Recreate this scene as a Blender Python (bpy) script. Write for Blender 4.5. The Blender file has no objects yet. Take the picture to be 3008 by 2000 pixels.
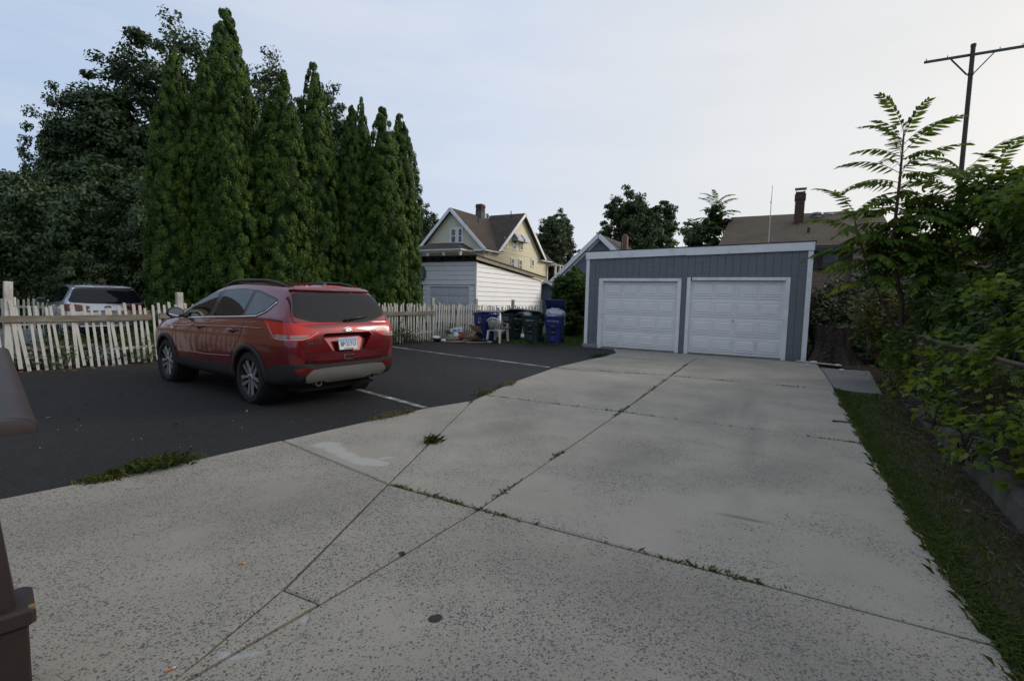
import bpy, bmesh, math, random
import numpy as np
from mathutils import Vector, Matrix, Euler
from mathutils.bvhtree import BVHTree

SC = bpy.context.scene
COL = SC.collection
R = math.radians

# ------------------------------------------------------------------ camera
cam_d = bpy.data.cameras.new("camera")
cam_d.sensor_width = 36.0
cam_d.lens = 1450.0 / 3008.0 * 36.0
cam_d.clip_start = 0.05
cam_d.clip_end = 3000
cam = bpy.data.objects.new("camera", cam_d)
COL.objects.link(cam)
PITCH = math.atan(122 / 1450.0)
ROLL = math.atan(0.0235)
_f = Vector((0, math.cos(PITCH), -math.sin(PITCH)))
_r0 = Vector((1, 0, 0))
_u0 = Vector((0, math.sin(PITCH), math.cos(PITCH)))
_r = _r0 * math.cos(ROLL) + _u0 * math.sin(ROLL)
_u = _u0 * math.cos(ROLL) - _r0 * math.sin(ROLL)
mw = Matrix.Identity(4)
for i in range(3):
    mw[i][0], mw[i][1], mw[i][2] = _r[i], _u[i], -_f[i]
mw[0][3], mw[1][3], mw[2][3] = 0, 0, 1.5
cam.matrix_world = mw
SC.camera = cam

# ------------------------------------------------------------------ sky, sun, exposure
SUN_AZ = R(72)      # clockwise from +Y (camera heading): the low sun is off to the right
SUN_EL = R(21)
world = bpy.data.worlds.new("World")
SC.world = world
world.use_nodes = True
wn = world.node_tree
for n in list(wn.nodes):
    wn.nodes.remove(n)
def _wn(t, **k):
    n = wn.nodes.new(t)
    for a, b in k.items():
        setattr(n, a, b)
    return n
w_out = _wn("ShaderNodeOutputWorld")
w_bg = _wn("ShaderNodeBackground")
w_sky = _wn("ShaderNodeTexSky", sky_type='NISHITA', sun_disc=False, sun_elevation=SUN_EL, sun_rotation=SUN_AZ,
            altitude=50, air_density=1.0, dust_density=3.0, ozone_density=1.6)
w_co = _wn("ShaderNodeTexCoord")
w_map = _wn("ShaderNodeMapping")
w_map.inputs['Scale'].default_value = (1.3, 1.3, 7.0)
w_map.inputs['Rotation'].default_value = (R(14), R(-16), R(20))
w_no = _wn("ShaderNodeTexNoise")
w_no.inputs['Scale'].default_value = 1.6
w_no.inputs['Detail'].default_value = 7
w_no.inputs['Roughness'].default_value = 0.55
w_rmp = _wn("ShaderNodeMapRange")
w_rmp.inputs[1].default_value = 0.42
w_rmp.inputs[2].default_value = 0.72
w_rmp.inputs[3].default_value = 0.0
w_rmp.inputs[4].default_value = 0.42
# hazy veil: pale blue away from the sun, warm white towards it, with faint cirrus streaks
w_dot = _wn("ShaderNodeVectorMath", operation='DOT_PRODUCT')
w_dot.inputs[1].default_value = (math.sin(SUN_AZ), math.cos(SUN_AZ), 0)
w_vr = _wn("ShaderNodeValToRGB")
_e = w_vr.color_ramp.elements
_e[0].position = 0.0; _e[0].color = (2.7, 3.55, 5.1, 1)
_e[1].position = 1.0; _e[1].color = (6.1, 5.9, 5.5, 1)
for _p, _c in ((0.26, (3.45, 4.3, 5.7)), (0.62, (4.75, 5.3, 6.25)), (0.85, (5.7, 5.75, 5.75))):
    _x = _e.new(_p); _x.color = _c + (1,)
w_half = _wn("ShaderNodeMapRange")
w_half.inputs[1].default_value = -1.0
w_half.inputs[2].default_value = 1.0
w_cir = _wn("ShaderNodeMix", data_type='RGBA')
w_cir.inputs[7].default_value = (6.3, 6.3, 6.5, 1)
w_mix = _wn("ShaderNodeMix", data_type='RGBA')
w_mix.inputs[0].default_value = 0.90
wn.links.new(w_co.outputs['Generated'], w_map.inputs[0])
wn.links.new(w_map.outputs[0], w_no.inputs['Vector'])
wn.links.new(w_no.outputs['Fac'], w_rmp.inputs[0])
wn.links.new(w_co.outputs['Generated'], w_dot.inputs[0])
wn.links.new(w_dot.outputs['Value'], w_half.inputs[0])
wn.links.new(w_half.outputs[0], w_vr.inputs[0])
wn.links.new(w_rmp.outputs[0], w_cir.inputs[0])
wn.links.new(w_vr.outputs[0], w_cir.inputs[6])
wn.links.new(w_sky.outputs[0], w_mix.inputs[6])
wn.links.new(w_cir.outputs[2], w_mix.inputs[7])
wn.links.new(w_mix.outputs[2], w_bg.inputs['Color'])
w_bg.inputs['Strength'].default_value = 0.1
wn.links.new(w_bg.outputs[0], w_out.inputs[0])

sun_d = bpy.data.lights.new("sun", 'SUN')
sun_d.energy = 1.45
sun_d.angle = R(20)
sun_d.color = (1.0, 0.92, 0.82)
sun = bpy.data.objects.new("sun", sun_d)
COL.objects.link(sun)
_to_sun = Vector((math.sin(SUN_AZ) * math.cos(SUN_EL), math.cos(SUN_AZ) * math.cos(SUN_EL), math.sin(SUN_EL)))
sun.rotation_euler = _to_sun.to_track_quat('Z', 'Y').to_euler()
sun.location = (30, 10, 20)

SC.view_settings.view_transform = 'Standard'
SC.view_settings.look = 'None'
SC.view_settings.exposure = 0.52
SC.view_settings.gamma = 1.0
SC.view_settings.use_curve_mapping = False

# ------------------------------------------------------------------ materials
def new_mat(name):
    m = bpy.data.materials.new(name)
    m.use_nodes = True
    nt = m.node_tree
    for n in list(nt.nodes):
        nt.nodes.remove(n)
    out = nt.nodes.new("ShaderNodeOutputMaterial")
    return m, nt, out
class NT:
    """tiny wrapper for building node trees"""
    def __init__(s, nt): s.nt = nt
    def n(s, t, ins=None, **k):
        x = s.nt.nodes.new(t)
        for a, b in k.items(): setattr(x, a, b)
        for a, b in (ins or {}).items():
            if hasattr(b, 'is_linked'): s.nt.links.new(b, x.inputs[a])
            else: x.inputs[a].default_value = b
        return x
    def coord(s, which='Object', scale=None, rot=None):
        c = s.n("ShaderNodeTexCoord").outputs[which]
        if scale or rot:
            mp = s.n("ShaderNodeMapping", {0: c})
            if scale: mp.inputs['Scale'].default_value = scale
            if rot: mp.inputs['Rotation'].default_value = rot
            c = mp.outputs[0]
        return c
    def noise(s, vec, scale, detail=4, rough=.55):
        return s.n("ShaderNodeTexNoise", {'Vector': vec, 'Scale': scale, 'Detail': detail, 'Roughness': rough}).outputs['Fac']
    def ramp(s, v, a, b, lo=0., hi=1.):
        return s.n("ShaderNodeMapRange", {0: v, 1: a, 2: b, 3: lo, 4: hi}).outputs[0]
    def mix(s, f, a, b, mode='MIX'):
        x = s.n("ShaderNodeMix", data_type='RGBA', blend_type=mode)
        for i, v in ((0, f), (6, a), (7, b)):
            if hasattr(v, 'is_linked'): s.nt.links.new(v, x.inputs[i])
            else: x.inputs[i].default_value = v if i == 0 else (tuple(v) + (1,) if len(v) == 3 else v)
        return x.outputs[2]
    def math(s, op, a, b=0.):
        x = s.n("ShaderNodeMath", operation=op)
        for i, v in ((0, a), (1, b)):
            if hasattr(v, 'is_linked'): s.nt.links.new(v, x.inputs[i])
            else: x.inputs[i].default_value = v
        return x.outputs[0]
    def bump(s, h, strength=.3, dist=.01):
        return s.n("ShaderNodeBump", {'Strength': strength, 'Distance': dist, 'Height': h}).outputs[0]
    def bsdf(s, col, rough=.6, normal=None, metal=0., spec=.5, **kw):
        x = s.n("ShaderNodeBsdfPrincipled")
        for k, v in (('Base Color', col), ('Roughness', rough), ('Metallic', metal), ('Specular IOR Level', spec)):
            if hasattr(v, 'is_linked'): s.nt.links.new(v, x.inputs[k])
            elif k == 'Base Color': x.inputs[k].default_value = tuple(v) + (1,) if len(v) == 3 else v
            else: x.inputs[k].default_value = v
        if normal: s.nt.links.new(normal, x.inputs['Normal'])
        for k, v in kw.items(): x.inputs[k.replace('_', ' ')].default_value = v
        return x.outputs[0]
MATS = {}
def M(name, col, rough=.6, var=.2, scale=5., bump=.15, bscale=60., metal=0., spec=.4, stretch=(1, 1, 1), dirt=None, dirt_amt=.4, dscale=2.5, **kw):
    """weathered plain surface: two noise scales of tone, optional dirt colour in patches, fine relief"""
    if name in MATS: return MATS[name]
    m, nt, out = new_mat(name); t = NT(nt)
    co = t.coord('Object', scale=stretch)
    a = t.noise(co, scale, 5); b = t.noise(co, scale * 7, 3)
    k = t.math('ADD', t.math('MULTIPLY', a, .65), t.math('MULTIPLY', b, .35))
    lo = tuple(c * (1 - var) for c in col); hi = tuple(min(1, c * (1 + var)) for c in col)
    c = t.mix(t.ramp(k, .3, .7), lo, hi)
    if dirt:
        d = t.ramp(t.noise(co, dscale, 6, .65), .5, .72, 0, dirt_amt)
        c = t.mix(d, c, dirt)
    nrm = t.bump(t.noise(co, bscale, 4), bump, .01) if bump else None
    nt.links.new(t.bsdf(c, rough, nrm, metal, spec, **kw), out.inputs[0])
    MATS[name] = m
    return m

# ------------------------------------------------------------------ mesh helpers
class MB:
    """collects shapes, then links them as ONE mesh object"""
    def __init__(s): s.v = []; s.f = []
    def add(s, vs, fs, mx=None):
        o = len(s.v)
        if mx is not None: vs = [mx @ Vector(v) for v in vs]
        s.v += [tuple(v) for v in vs]; s.f += [tuple(i + o for i in f) for f in fs]; return s
    def box(s, x0, x1, y0, y1, z0, z1, mx=None):
        vs = [(x0, y0, z0), (x1, y0, z0), (x1, y1, z0), (x0, y1, z0), (x0, y0, z1), (x1, y0, z1), (x1, y1, z1), (x0, y1, z1)]
        return s.add(vs, [(0, 3, 2, 1), (4, 5, 6, 7), (0, 1, 5, 4), (1, 2, 6, 5), (2, 3, 7, 6), (3, 0, 4, 7)], mx)
    def bbox(s, x0, x1, y0, y1, z0, z1, b=.005, mx=None):
        """box with chamfered vertical+horizontal edges (cheap: 24 verts)"""
        vs = []; 
        for (z, k) in ((z0, b), (z0 + b, 0), (z1 - b, 0), (z1, b)):
            for (x, y) in ((x0 + k + b, y0 + k), (x1 - k - b, y0 + k), (x1 - k, y0 + k + b), (x1 - k, y1 - k - b), (x1 - k - b, y1 - k), (x0 + k + b, y1 - k), (x0 + k, y1 - k - b), (x0 + k, y0 + k + b)):
                vs.append((x, y, z))
        fs = [tuple(range(7, -1, -1)), tuple(range(24, 32))]
        for l in range(3):
            for i in range(8):
                j = (i + 1) % 8; fs.append((l * 8 + i, l * 8 + j, l * 8 + 8 + j, l * 8 + 8 + i))
        return s.add(vs, fs, mx)
    def prism(s, poly, z0, z1, mx=None, top=None):
        """poly (x,y) counter-clockwise extruded z0..z1"""
        n = len(poly)
        vs = [(p[0], p[1], z0) for p in poly] + [(p[0], p[1], z1 if top is None else top(p)) for p in poly]
        fs = [tuple(range(n - 1, -1, -1)), tuple(range(n, 2 * n))] + [(i, (i + 1) % n, n + (i + 1) % n, n + i) for i in range(n)]
        return s.add(vs, fs, mx)
    def tube(s, pts, rad, seg=8, cap=True, mx=None):
        pts = [Vector(p) for p in pts]; n = len(pts)
        rad = [rad] * n if isinstance(rad, (int, float)) else rad
        vs = []; fs = []; up = None
        for i, p in enumerate(pts):
            d = (pts[min(i + 1, n - 1)] - pts[max(i - 1, 0)]).normalized()
            if up is None:
                up = Vector((0, 0, 1)) if abs(d.z) < .9 else Vector((1, 0, 0))
            a = d.cross(up).normalized(); b = a.cross(d).normalized(); up = b
            for k in range(seg):
                th = 2 * math.pi * k / seg
                vs.append(p + (a * math.cos(th) + b * math.sin(th)) * rad[i])
        for i in range(n - 1):
            for k in range(seg):
                j = (k + 1) % seg
                fs.append((i * seg + k, i * seg + j, (i + 1) * seg + j, (i + 1) * seg + k))
        if cap:
            fs.append(tuple(range(seg - 1, -1, -1))); fs.append(tuple(range((n - 1) * seg, n * seg)))
        return s.add(vs, fs, mx)
    def bar(s, p, q, w, h, mx=None):
        """rectangular bar from p to q, w sideways, h up"""
        p = Vector(p); q = Vector(q); d = (q - p).normalized()
        up = Vector((0, 0, 1)) if abs(d.z) < .95 else Vector((0, 1, 0))
        a = d.cross(up).normalized() * w / 2; b = a.cross(d).normalized() * h / 2
        vs = [p - a - b, p + a - b, p + a + b, p - a + b, q - a - b, q + a - b, q + a + b, q - a + b]
        return s.add(vs, [(0, 1, 2, 3), (7, 6, 5, 4), (0, 4, 5, 1), (1, 5, 6, 2), (2, 6, 7, 3), (3, 7, 4, 0)], mx)
    def lathe(s, prof, seg=24, mx=None, close=False):
        """profile (r,z) turned about z"""
        vs = []; fs = []; n = len(prof)
        for (r, z) in prof:
            for k in range(seg):
                th = 2 * math.pi * k / seg; vs.append((r * math.cos(th), r * math.sin(th), z))
        for i in range(n - 1 + (1 if close else 0)):
            a = i % n; b = (i + 1) % n
            for k in range(seg):
                j = (k + 1) % seg; fs.append((a * seg + k, a * seg + j, b * seg + j, b * seg + k))
        if not close:
            if prof[0][0] > 1e-5: fs.append(tuple(range(seg - 1, -1, -1)))
            if prof[-1][0] > 1e-5: fs.append(tuple(range((n - 1) * seg, n * seg)))
        return s.add(vs, fs, mx)
    def mesh(s, name):
        me = bpy.data.meshes.new(name); me.from_pydata(s.v, [], s.f); me.update(); return me
    def build(s, name, mat, parent=None, smooth=False, **tags):
        return link(name, s.mesh(name), mat, parent, smooth, **tags)
def link(name, me, mat, parent=None, smooth=False, **tags):
    o = bpy.data.objects.new(name, me); COL.objects.link(o)
    if mat is not None and len(me.materials) == 0: me.materials.append(mat)
    if smooth:
        me.polygons.foreach_set('use_smooth', [True] * len(me.polygons))
        if smooth != True: me.set_sharp_from_angle(angle=R(smooth))
    if parent is not None: o.parent = parent
    for k, v in tags.items(): o[k] = v
    return o
def thing(name, label, cat, loc=(0, 0, 0), rz=0., group=None, kind=None):
    o = bpy.data.objects.new(name, None); COL.objects.link(o)
    o.empty_display_size = .2; o.location = loc; o.rotation_euler = (0, 0, rz)
    if label: o['label'] = label
    if cat: o['category'] = cat
    if group: o['group'] = group
    if kind: o['kind'] = kind
    return o
def inst(o, name, parent, loc=(0, 0, 0), rot=(0, 0, 0), sc=(1, 1, 1)):
    """another part sharing mesh data"""
    c = bpy.data.objects.new(name, o.data if hasattr(o, 'data') else o); COL.objects.link(c)
    c.parent = parent; c.location = loc; c.rotation_euler = rot; c.scale = sc
    return c
def copy_tree(o, parent=None):
    c = o.copy(); COL.objects.link(c); c.parent = parent
    for ch in list(o.children): copy_tree(ch, c)
    return c
def text_part(txt, size, mat, parent, mx, name='lettering', depth=.001, align='CENTER', shear=0., bold=0.):
    cu = bpy.data.curves.new(name, 'FONT'); cu.body = txt; cu.size = size; cu.extrude = depth
    cu.align_x = align; cu.align_y = 'CENTER'; cu.shear = shear; cu.offset = bold; cu.resolution_u = 3
    o = bpy.data.objects.new('tmp', cu); COL.objects.link(o)
    dg = bpy.context.evaluated_depsgraph_get()
    me = bpy.data.meshes.new_from_object(o.evaluated_get(dg)); bpy.data.objects.remove(o); bpy.data.curves.remove(cu)
    me.name = name; me.materials.clear(); me.transform(mx)
    return link(name, me, mat, parent)
def np_mesh(name, verts, quads, attr=None):
    """fast mesh from numpy arrays; quads (n,4) or (n,3); attr = per-vertex float 'v'"""
    me = bpy.data.meshes.new(name); k = quads.shape[1]
    me.vertices.add(len(verts)); me.vertices.foreach_set('co', np.ascontiguousarray(verts, dtype=np.float32).ravel())
    me.loops.add(quads.size); me.loops.foreach_set('vertex_index', np.ascontiguousarray(quads, dtype=np.int32).ravel())
    me.polygons.add(len(quads)); me.polygons.foreach_set('loop_start', np.arange(0, quads.size, k, dtype=np.int32))
    me.polygons.foreach_set('loop_total', np.full(len(quads), k, dtype=np.int32))
    if attr is not None:
        at = me.attributes.new('v', 'FLOAT', 'POINT'); at.data.foreach_set('value', np.ascontiguousarray(attr, dtype=np.float32))
    me.update(); me.validate(); return me
def along(p, q, t): return (p[0] + (q[0] - p[0]) * t, p[1] + (q[1] - p[1]) * t)
# ------------------------------------------------------------------ ground materials
def ell_mask(t, co, marks, soft, nz, amp):
    """union of worn-edged ellipses (x, y, rx, ry, angle) on the slab surface -> 0..1"""
    best = None
    for (x, y, rx, ry, a) in marks:
        mp = t.n("ShaderNodeMapping", {0: co}, vector_type='TEXTURE')
        mp.inputs['Location'].default_value = (x, y, 0); mp.inputs['Rotation'].default_value = (0, 0, a); mp.inputs['Scale'].default_value = (rx, ry, 50)
        L = t.n("ShaderNodeVectorMath", {0: mp.outputs[0]}, operation='LENGTH').outputs['Value']
        best = L if best is None else t.math('MINIMUM', best, L)
    d = t.math('ADD', best, t.math('MULTIPLY', t.math('SUBTRACT', nz, .5), amp))
    return t.ramp(d, 1 - soft, 1 + soft, 1, 0)
def mat_concrete(name, col, chips, seed=0., marks=()):
    m, nt, out = new_mat(name); t = NT(nt)
    co = t.n("ShaderNodeVectorMath", {0: t.coord('Object'), 1: (seed, seed * .7, 0)}, operation='ADD').outputs[0]
    wob = t.n("ShaderNodeTexNoise", {'Vector': co, 'Scale': 60., 'Detail': 2})
    w2 = t.n("ShaderNodeVectorMath", {0: wob.outputs['Color'], 'Scale': .014}, operation='SCALE').outputs[0]
    cw = t.n("ShaderNodeVectorMath", {0: co, 1: w2}, operation='ADD').outputs[0]
    big = t.noise(co, 1.1, 6, .6); mid = t.noise(co, 5.5, 5, .6); fine = t.noise(co, 160, 3, .7)
    lo = tuple(c * .87 for c in col); hi = tuple(c * 1.09 for c in col)
    c = t.mix(t.ramp(big, .3, .7), lo, hi)
    c = t.mix(t.ramp(mid, .35, .75, 0, .30), c, tuple(x * y for x, y in zip(col, (.80, .78, .78))))
    c = t.mix(t.ramp(fine, .3, .75, 0, .42), c, tuple(x * .62 for x in col))
    sand = t.noise(co, 420, 2, .8)
    c = t.mix(t.ramp(sand, .56, .74, 0, .45), c, tuple(min(1, x * 1.75) for x in col))
    hgt = t.math('MULTIPLY', fine, .35)
    dens = t.ramp(t.noise(co, 1.3, 4, .65), .34, .62, .0, 1.0)
    for sc, thr, rad, k in ((36., 1 - chips * .36, .33, .7), (60., 1 - chips * .82, .42, .82), (108., 1 - chips * .9, .44, .72), (190., .52, .45, .45)):
        v = t.n("ShaderNodeTexVoronoi", {'Vector': cw, 'Scale': sc, 'Randomness': 1.0}, voronoi_dimensions='3D')
        rnd = t.n("ShaderNodeSeparateColor", {0: v.outputs['Color']})
        on = t.math('GREATER_THAN', t.math('MULTIPLY', rnd.outputs[0], t.math('ADD', t.math('MULTIPLY', dens, .55), .45)), thr)
        inside = t.ramp(v.outputs['Distance'], rad * .86, rad, 1, 0)
        msk = t.math('MULTIPLY', t.math('MULTIPLY', on, inside), k)
        stone = t.mix(rnd.outputs[1], (.045, .048, .056), (.125, .12, .118))
        c = t.mix(msk, c, stone)
        hgt = t.math('SUBTRACT', hgt, t.math('MULTIPLY', msk, .5))
    oc = t.coord('Object'); nz = t.noise(oc, 14, 5, .75)
    for (mcol, op, soft, amp, els) in marks:
        c = t.mix(t.math('MULTIPLY', ell_mask(t, oc, els, soft, nz, amp), t.ramp(fine, .25, .75, op * 1.1, op * .8)), c, mcol)
    nt.links.new(t.bsdf(c, .88, t.bump(hgt, .45, .004), 0, .25), out.inputs[0])
    return m
TARC = (.018, .018, .020); OLD = (.135, .125, .110)
MARK_A = ((OLD, .35, .75, 1.2, ((-1.7, 3.3, .8, .35, .6), (.7, 2.5, .7, .3, -.5), (-2.6, 3.2, .6, .4, .8), (-.2, 1.6, .6, .3, .3), (1.3, 1.9, .5, .25, -.5))), (TARC, .96, .12, .25, ((-.33, 2.20, .036, .031, .6), (-.62, 2.79, .022, .018, .5))), ((.36, .36, .36), .75, .35, .9, ((-1.14, 1.93, .055, .020, -.1), (-1.05, 1.945, .04, .014, .4), (-.93, 2.17, .014, .03, .2))))
MARK_B = ((OLD, .36, .8, 1.3, ((1.2, 4.6, .6, .22, .9), (3.0, 6.9, .9, .22, 1.0), (2.3, 4.3, .7, .25, .4), (4.3, 8.7, .8, .3, 1.0), (1.9, 8.4, .8, .25, 1.05), (-.1, 5.6, .5, .2, .7), (3.6, 7.4, 1.5, .10, 1.07), (2.6, 5.2, 1.6, .09, 1.07), (2.0, 10.6, .8, .3, -.4), (4.6, 11.2, .9, .3, 1.0))), (OLD, .75, .4, .9, ((1.66, 3.36, .16, .026, -.45),)),
          ((.40, .385, .345), .80, .22, .6, ((-1.84, 4.85, .14, .10, .2), (-1.70, 4.72, .16, .09, -.9), (-1.52, 4.53, .19, .075, -.75), (-1.30, 4.38, .18, .09, -.35), (-1.17, 4.33, .09, .07, 0.), (-1.15, 4.49, .07, .035, .5))))
CONC_A = mat_concrete('concrete_worn_aggregate', (.330, .298, .245), .64, 3., MARK_A)
CONC_B = mat_concrete('concrete_broom_finish', (.345, .315, .262), .40, 11., MARK_B)
CONC_C = mat_concrete('concrete_dark_slab', (.215, .208, .198), .30, 23.)  # darker, greyer concrete for the side slab
def mat_asphalt():
    m, nt, out = new_mat('asphalt_sealed'); t = NT(nt); co = t.coord('Object')
    a = t.noise(co, .55, 6, .6); f = t.noise(co, 230, 3, .8); g = t.noise(co, 70, 4, .7)
    a2 = t.noise(co, 3.2, 5, .7); c = t.mix(t.ramp(t.math('ADD', t.math('MULTIPLY', a, .6), t.math('MULTIPLY', a2, .4)), .34, .66), (.0085, .0083, .0088), (.0225, .0215, .021))
    c = t.mix(t.ramp(f, .45, .8, 0, .6), c, (.046, .044, .044)); f2 = t.noise(co, 48, 4, .8); c = t.mix(t.ramp(f2, .50, .68, 0, .75), c, (.048, .045, .043)); c = t.mix(t.ramp(f2, .32, .47, .75, 0), c, (.004, .004, .004)); c = t.mix(t.ramp(t.noise(co, .9, 5, .7), .52, .75, 0, .45), c, (.034, .031, .028))
    v = t.n("ShaderNodeTexVoronoi", {'Vector': co, 'Scale': 26.})
    sp = t.math('MULTIPLY', t.math('GREATER_THAN', t.n("ShaderNodeSeparateColor", {0: v.outputs['Color']}).outputs[0], .985), t.ramp(v.outputs['Distance'], .10, .16, 1, 0))
    c = t.mix(sp, c, (.22, .21, .20))
    h = t.math('ADD', t.math('MULTIPLY', f, .6), g)
    nt.links.new(t.bsdf(c, t.ramp(a, .3, .7, .72, .88), t.bump(h, .7, .008), 0, .22), out.inputs[0])
    return m
ASPH = mat_asphalt()
def mat_soil(name, c1, c2, c3):
    m, nt, out = new_mat(name); t = NT(nt); co = t.coord('Object')
    a = t.noise(co, 1.3, 6, .65); b = t.noise(co, 22, 6, .7)
    c = t.mix(t.ramp(a, .35, .65), c1, c2); c = t.mix(t.ramp(b, .45, .75, 0, .7), c, c3)
    nt.links.new(t.bsdf(c, .95, t.bump(b, .9, .03), 0, .1), out.inputs[0]); return m
SOIL = mat_soil('bare_soil', (.040, .032, .026), (.066, .053, .042), (.085, .074, .058))
TURF = mat_soil('turf_ground', (.030, .042, .016), (.055, .060, .026), (.060, .050, .030))
GRAVEL = mat_soil('grey_gravel', (.13, .13, .135), (.21, .21, .215), (.09, .095, .09))
def mat_line():
    m, nt, out = new_mat('worn_white_paint'); t = NT(nt); co = t.coord('Object')
    f = t.noise(co, 55, 5, .75); g = t.noise(co, 3, 3)
    k = t.ramp(t.math('ADD', t.math('MULTIPLY', f, .7), t.math('MULTIPLY', g, .5)), .50, .62, 0, 1)
    c = t.mix(k, (.60, .60, .60), (.12, .12, .12))
    nt.links.new(t.bsdf(c, .75, t.bump(f, .3, .004), 0, .3), out.inputs[0]); return m
LINE = mat_line()

def sheet(name, poly, z, mat, parent=None, **tags):
    me = bpy.data.meshes.new(name)
    bm = bmesh.new(); vs = [bm.verts.new((p[0], p[1], z)) for p in poly]; f = bm.faces.new(vs)
    bm.normal_update()
    if f.normal.z < 0: f.normal_flip()
    bmesh.ops.triangulate(bm, faces=[f]); bm.to_mesh(me); bm.free()
    return link(name, me, mat, parent, **tags)
def inset(poly, d):
    """shrink a counter-clockwise polygon by d"""
    n = len(poly); out = []
    for i in range(n):
        a = Vector(poly[i - 1]); b = Vector(poly[i]); c = Vector(poly[(i + 1) % n])
        e1 = (b - a).normalized(); e2 = (c - b).normalized()
        n1 = Vector((-e1.y, e1.x)); n2 = Vector((-e2.y, e2.x)); k = n1 + n2
        L = d / max(.3, (1 + n1.dot(n2)) / 2) / 2
        out.append(tuple(b + k * L))
    return out
def ccw(poly):
    a = sum(poly[i - 1][0] * poly[i][1] - poly[i][0] * poly[i - 1][1] for i in range(len(poly)))
    return poly if a > 0 else poly[::-1]
def ragged(poly, step, amp, rng, closed=True):
    out = []
    n = len(poly)
    for i in range(n if closed else n - 1):
        a = Vector(poly[i]); b = Vector(poly[(i + 1) % n]); L = (b - a).length; k = max(1, int(L / step))
        nr = Vector((-(b - a).y, (b - a).x)).normalized()
        for j in range(k):
            p = a + (b - a) * j / k
            if j: p += nr * rng.uniform(-amp, amp)
            out.append(tuple(p))
    return out

G = sheet('ground', [(-900, -300), (900, -300), (900, 1500), (-900, 1500)], -.09, TURF, kind='structure')

# ------------------------------------------------------------------ fence line and asphalt lot
F0 = Vector((-8.98, 8.73)); F1 = Vector((-2.72, 17.0)); F2 = Vector((1.45, 22.0)); FM = Vector((-11.4, 5.53))
fdir = (F1 - F0).normalized(); fnor = Vector((fdir.y, -fdir.x))      # fnor points to the lot
rng = random.Random(5)
lot = [(-16, .4), (-6.2, .4), (-3.62, 3.32), (-2.83, 4.22), (-2.30, 4.90), (-1.10, 6.55), (-.45, 7.2), (-.25, 7.9), (.25, 9.5), (.97, 10.7), (2.0, 12.6), (3.15, 14.35),
       (3.3, 15.5), (2.36, 16.08), (1.3, 16.45), (.3, 16.62), (-.6, 16.85), (-1.35, 17.3)]
back = [F1 + fnor * .30 + fdir * .6] + [F0 + fdir * s + fnor * (.36 + rng.uniform(-.06, .06)) for s in (9.5, 8, 7, 6, 5, 4, 3, 2, 1, 0)] + [FM + fnor * .36, FM + fnor * .36 - fdir * 3]
asphalt = sheet('asphalt_lot', ccw(ragged(lot[1:11], 9, 0, rng, False) + ragged([lot[10], lot[11], lot[12], lot[13], lot[14], lot[15], lot[16], lot[17]] + [tuple(b) for b in back], .25, .035, rng, False) + [tuple(back[-1]), (-16, .4)]), -.014, ASPH, kind='structure')
def paint_line(pts, w, name='parking_line'):
    mb = MB(); r = random.Random(3); L = []; Rr = []
    for i in range(len(pts) - 1):
        a = Vector(pts[i]); b = Vector(pts[i + 1]); n = max(2, int((b - a).length / .12)); nr = Vector((-(b - a).y, (b - a).x)).normalized()
        for k in range(n):
            p = a + (b - a) * k / n
            L.append(p + nr * (w / 2 + r.uniform(-.006, .006))); Rr.append(p - nr * (w / 2 + r.uniform(-.006, .006)))
    n = len(L)
    mb.add([(p.x, p.y, -.009) for p in L] + [(p.x, p.y, -.009) for p in Rr], [(i, n + i, n + i + 1, i + 1) for i in range(n - 1)])
    o = mb.build(name, LINE, asphalt); return o
paint_line([(-1.16, 6.66), (-2.0, 7.43), (-3.04, 8.4), (-4.6, 9.85), (-6.3, 11.5)], .10)
paint_line([(.84, 11.02), (-.35, 12.02), (-1.3, 12.72), (-2.4, 13.66), (-3.6, 14.72), (-3.95, 15.0)], .10)

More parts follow.
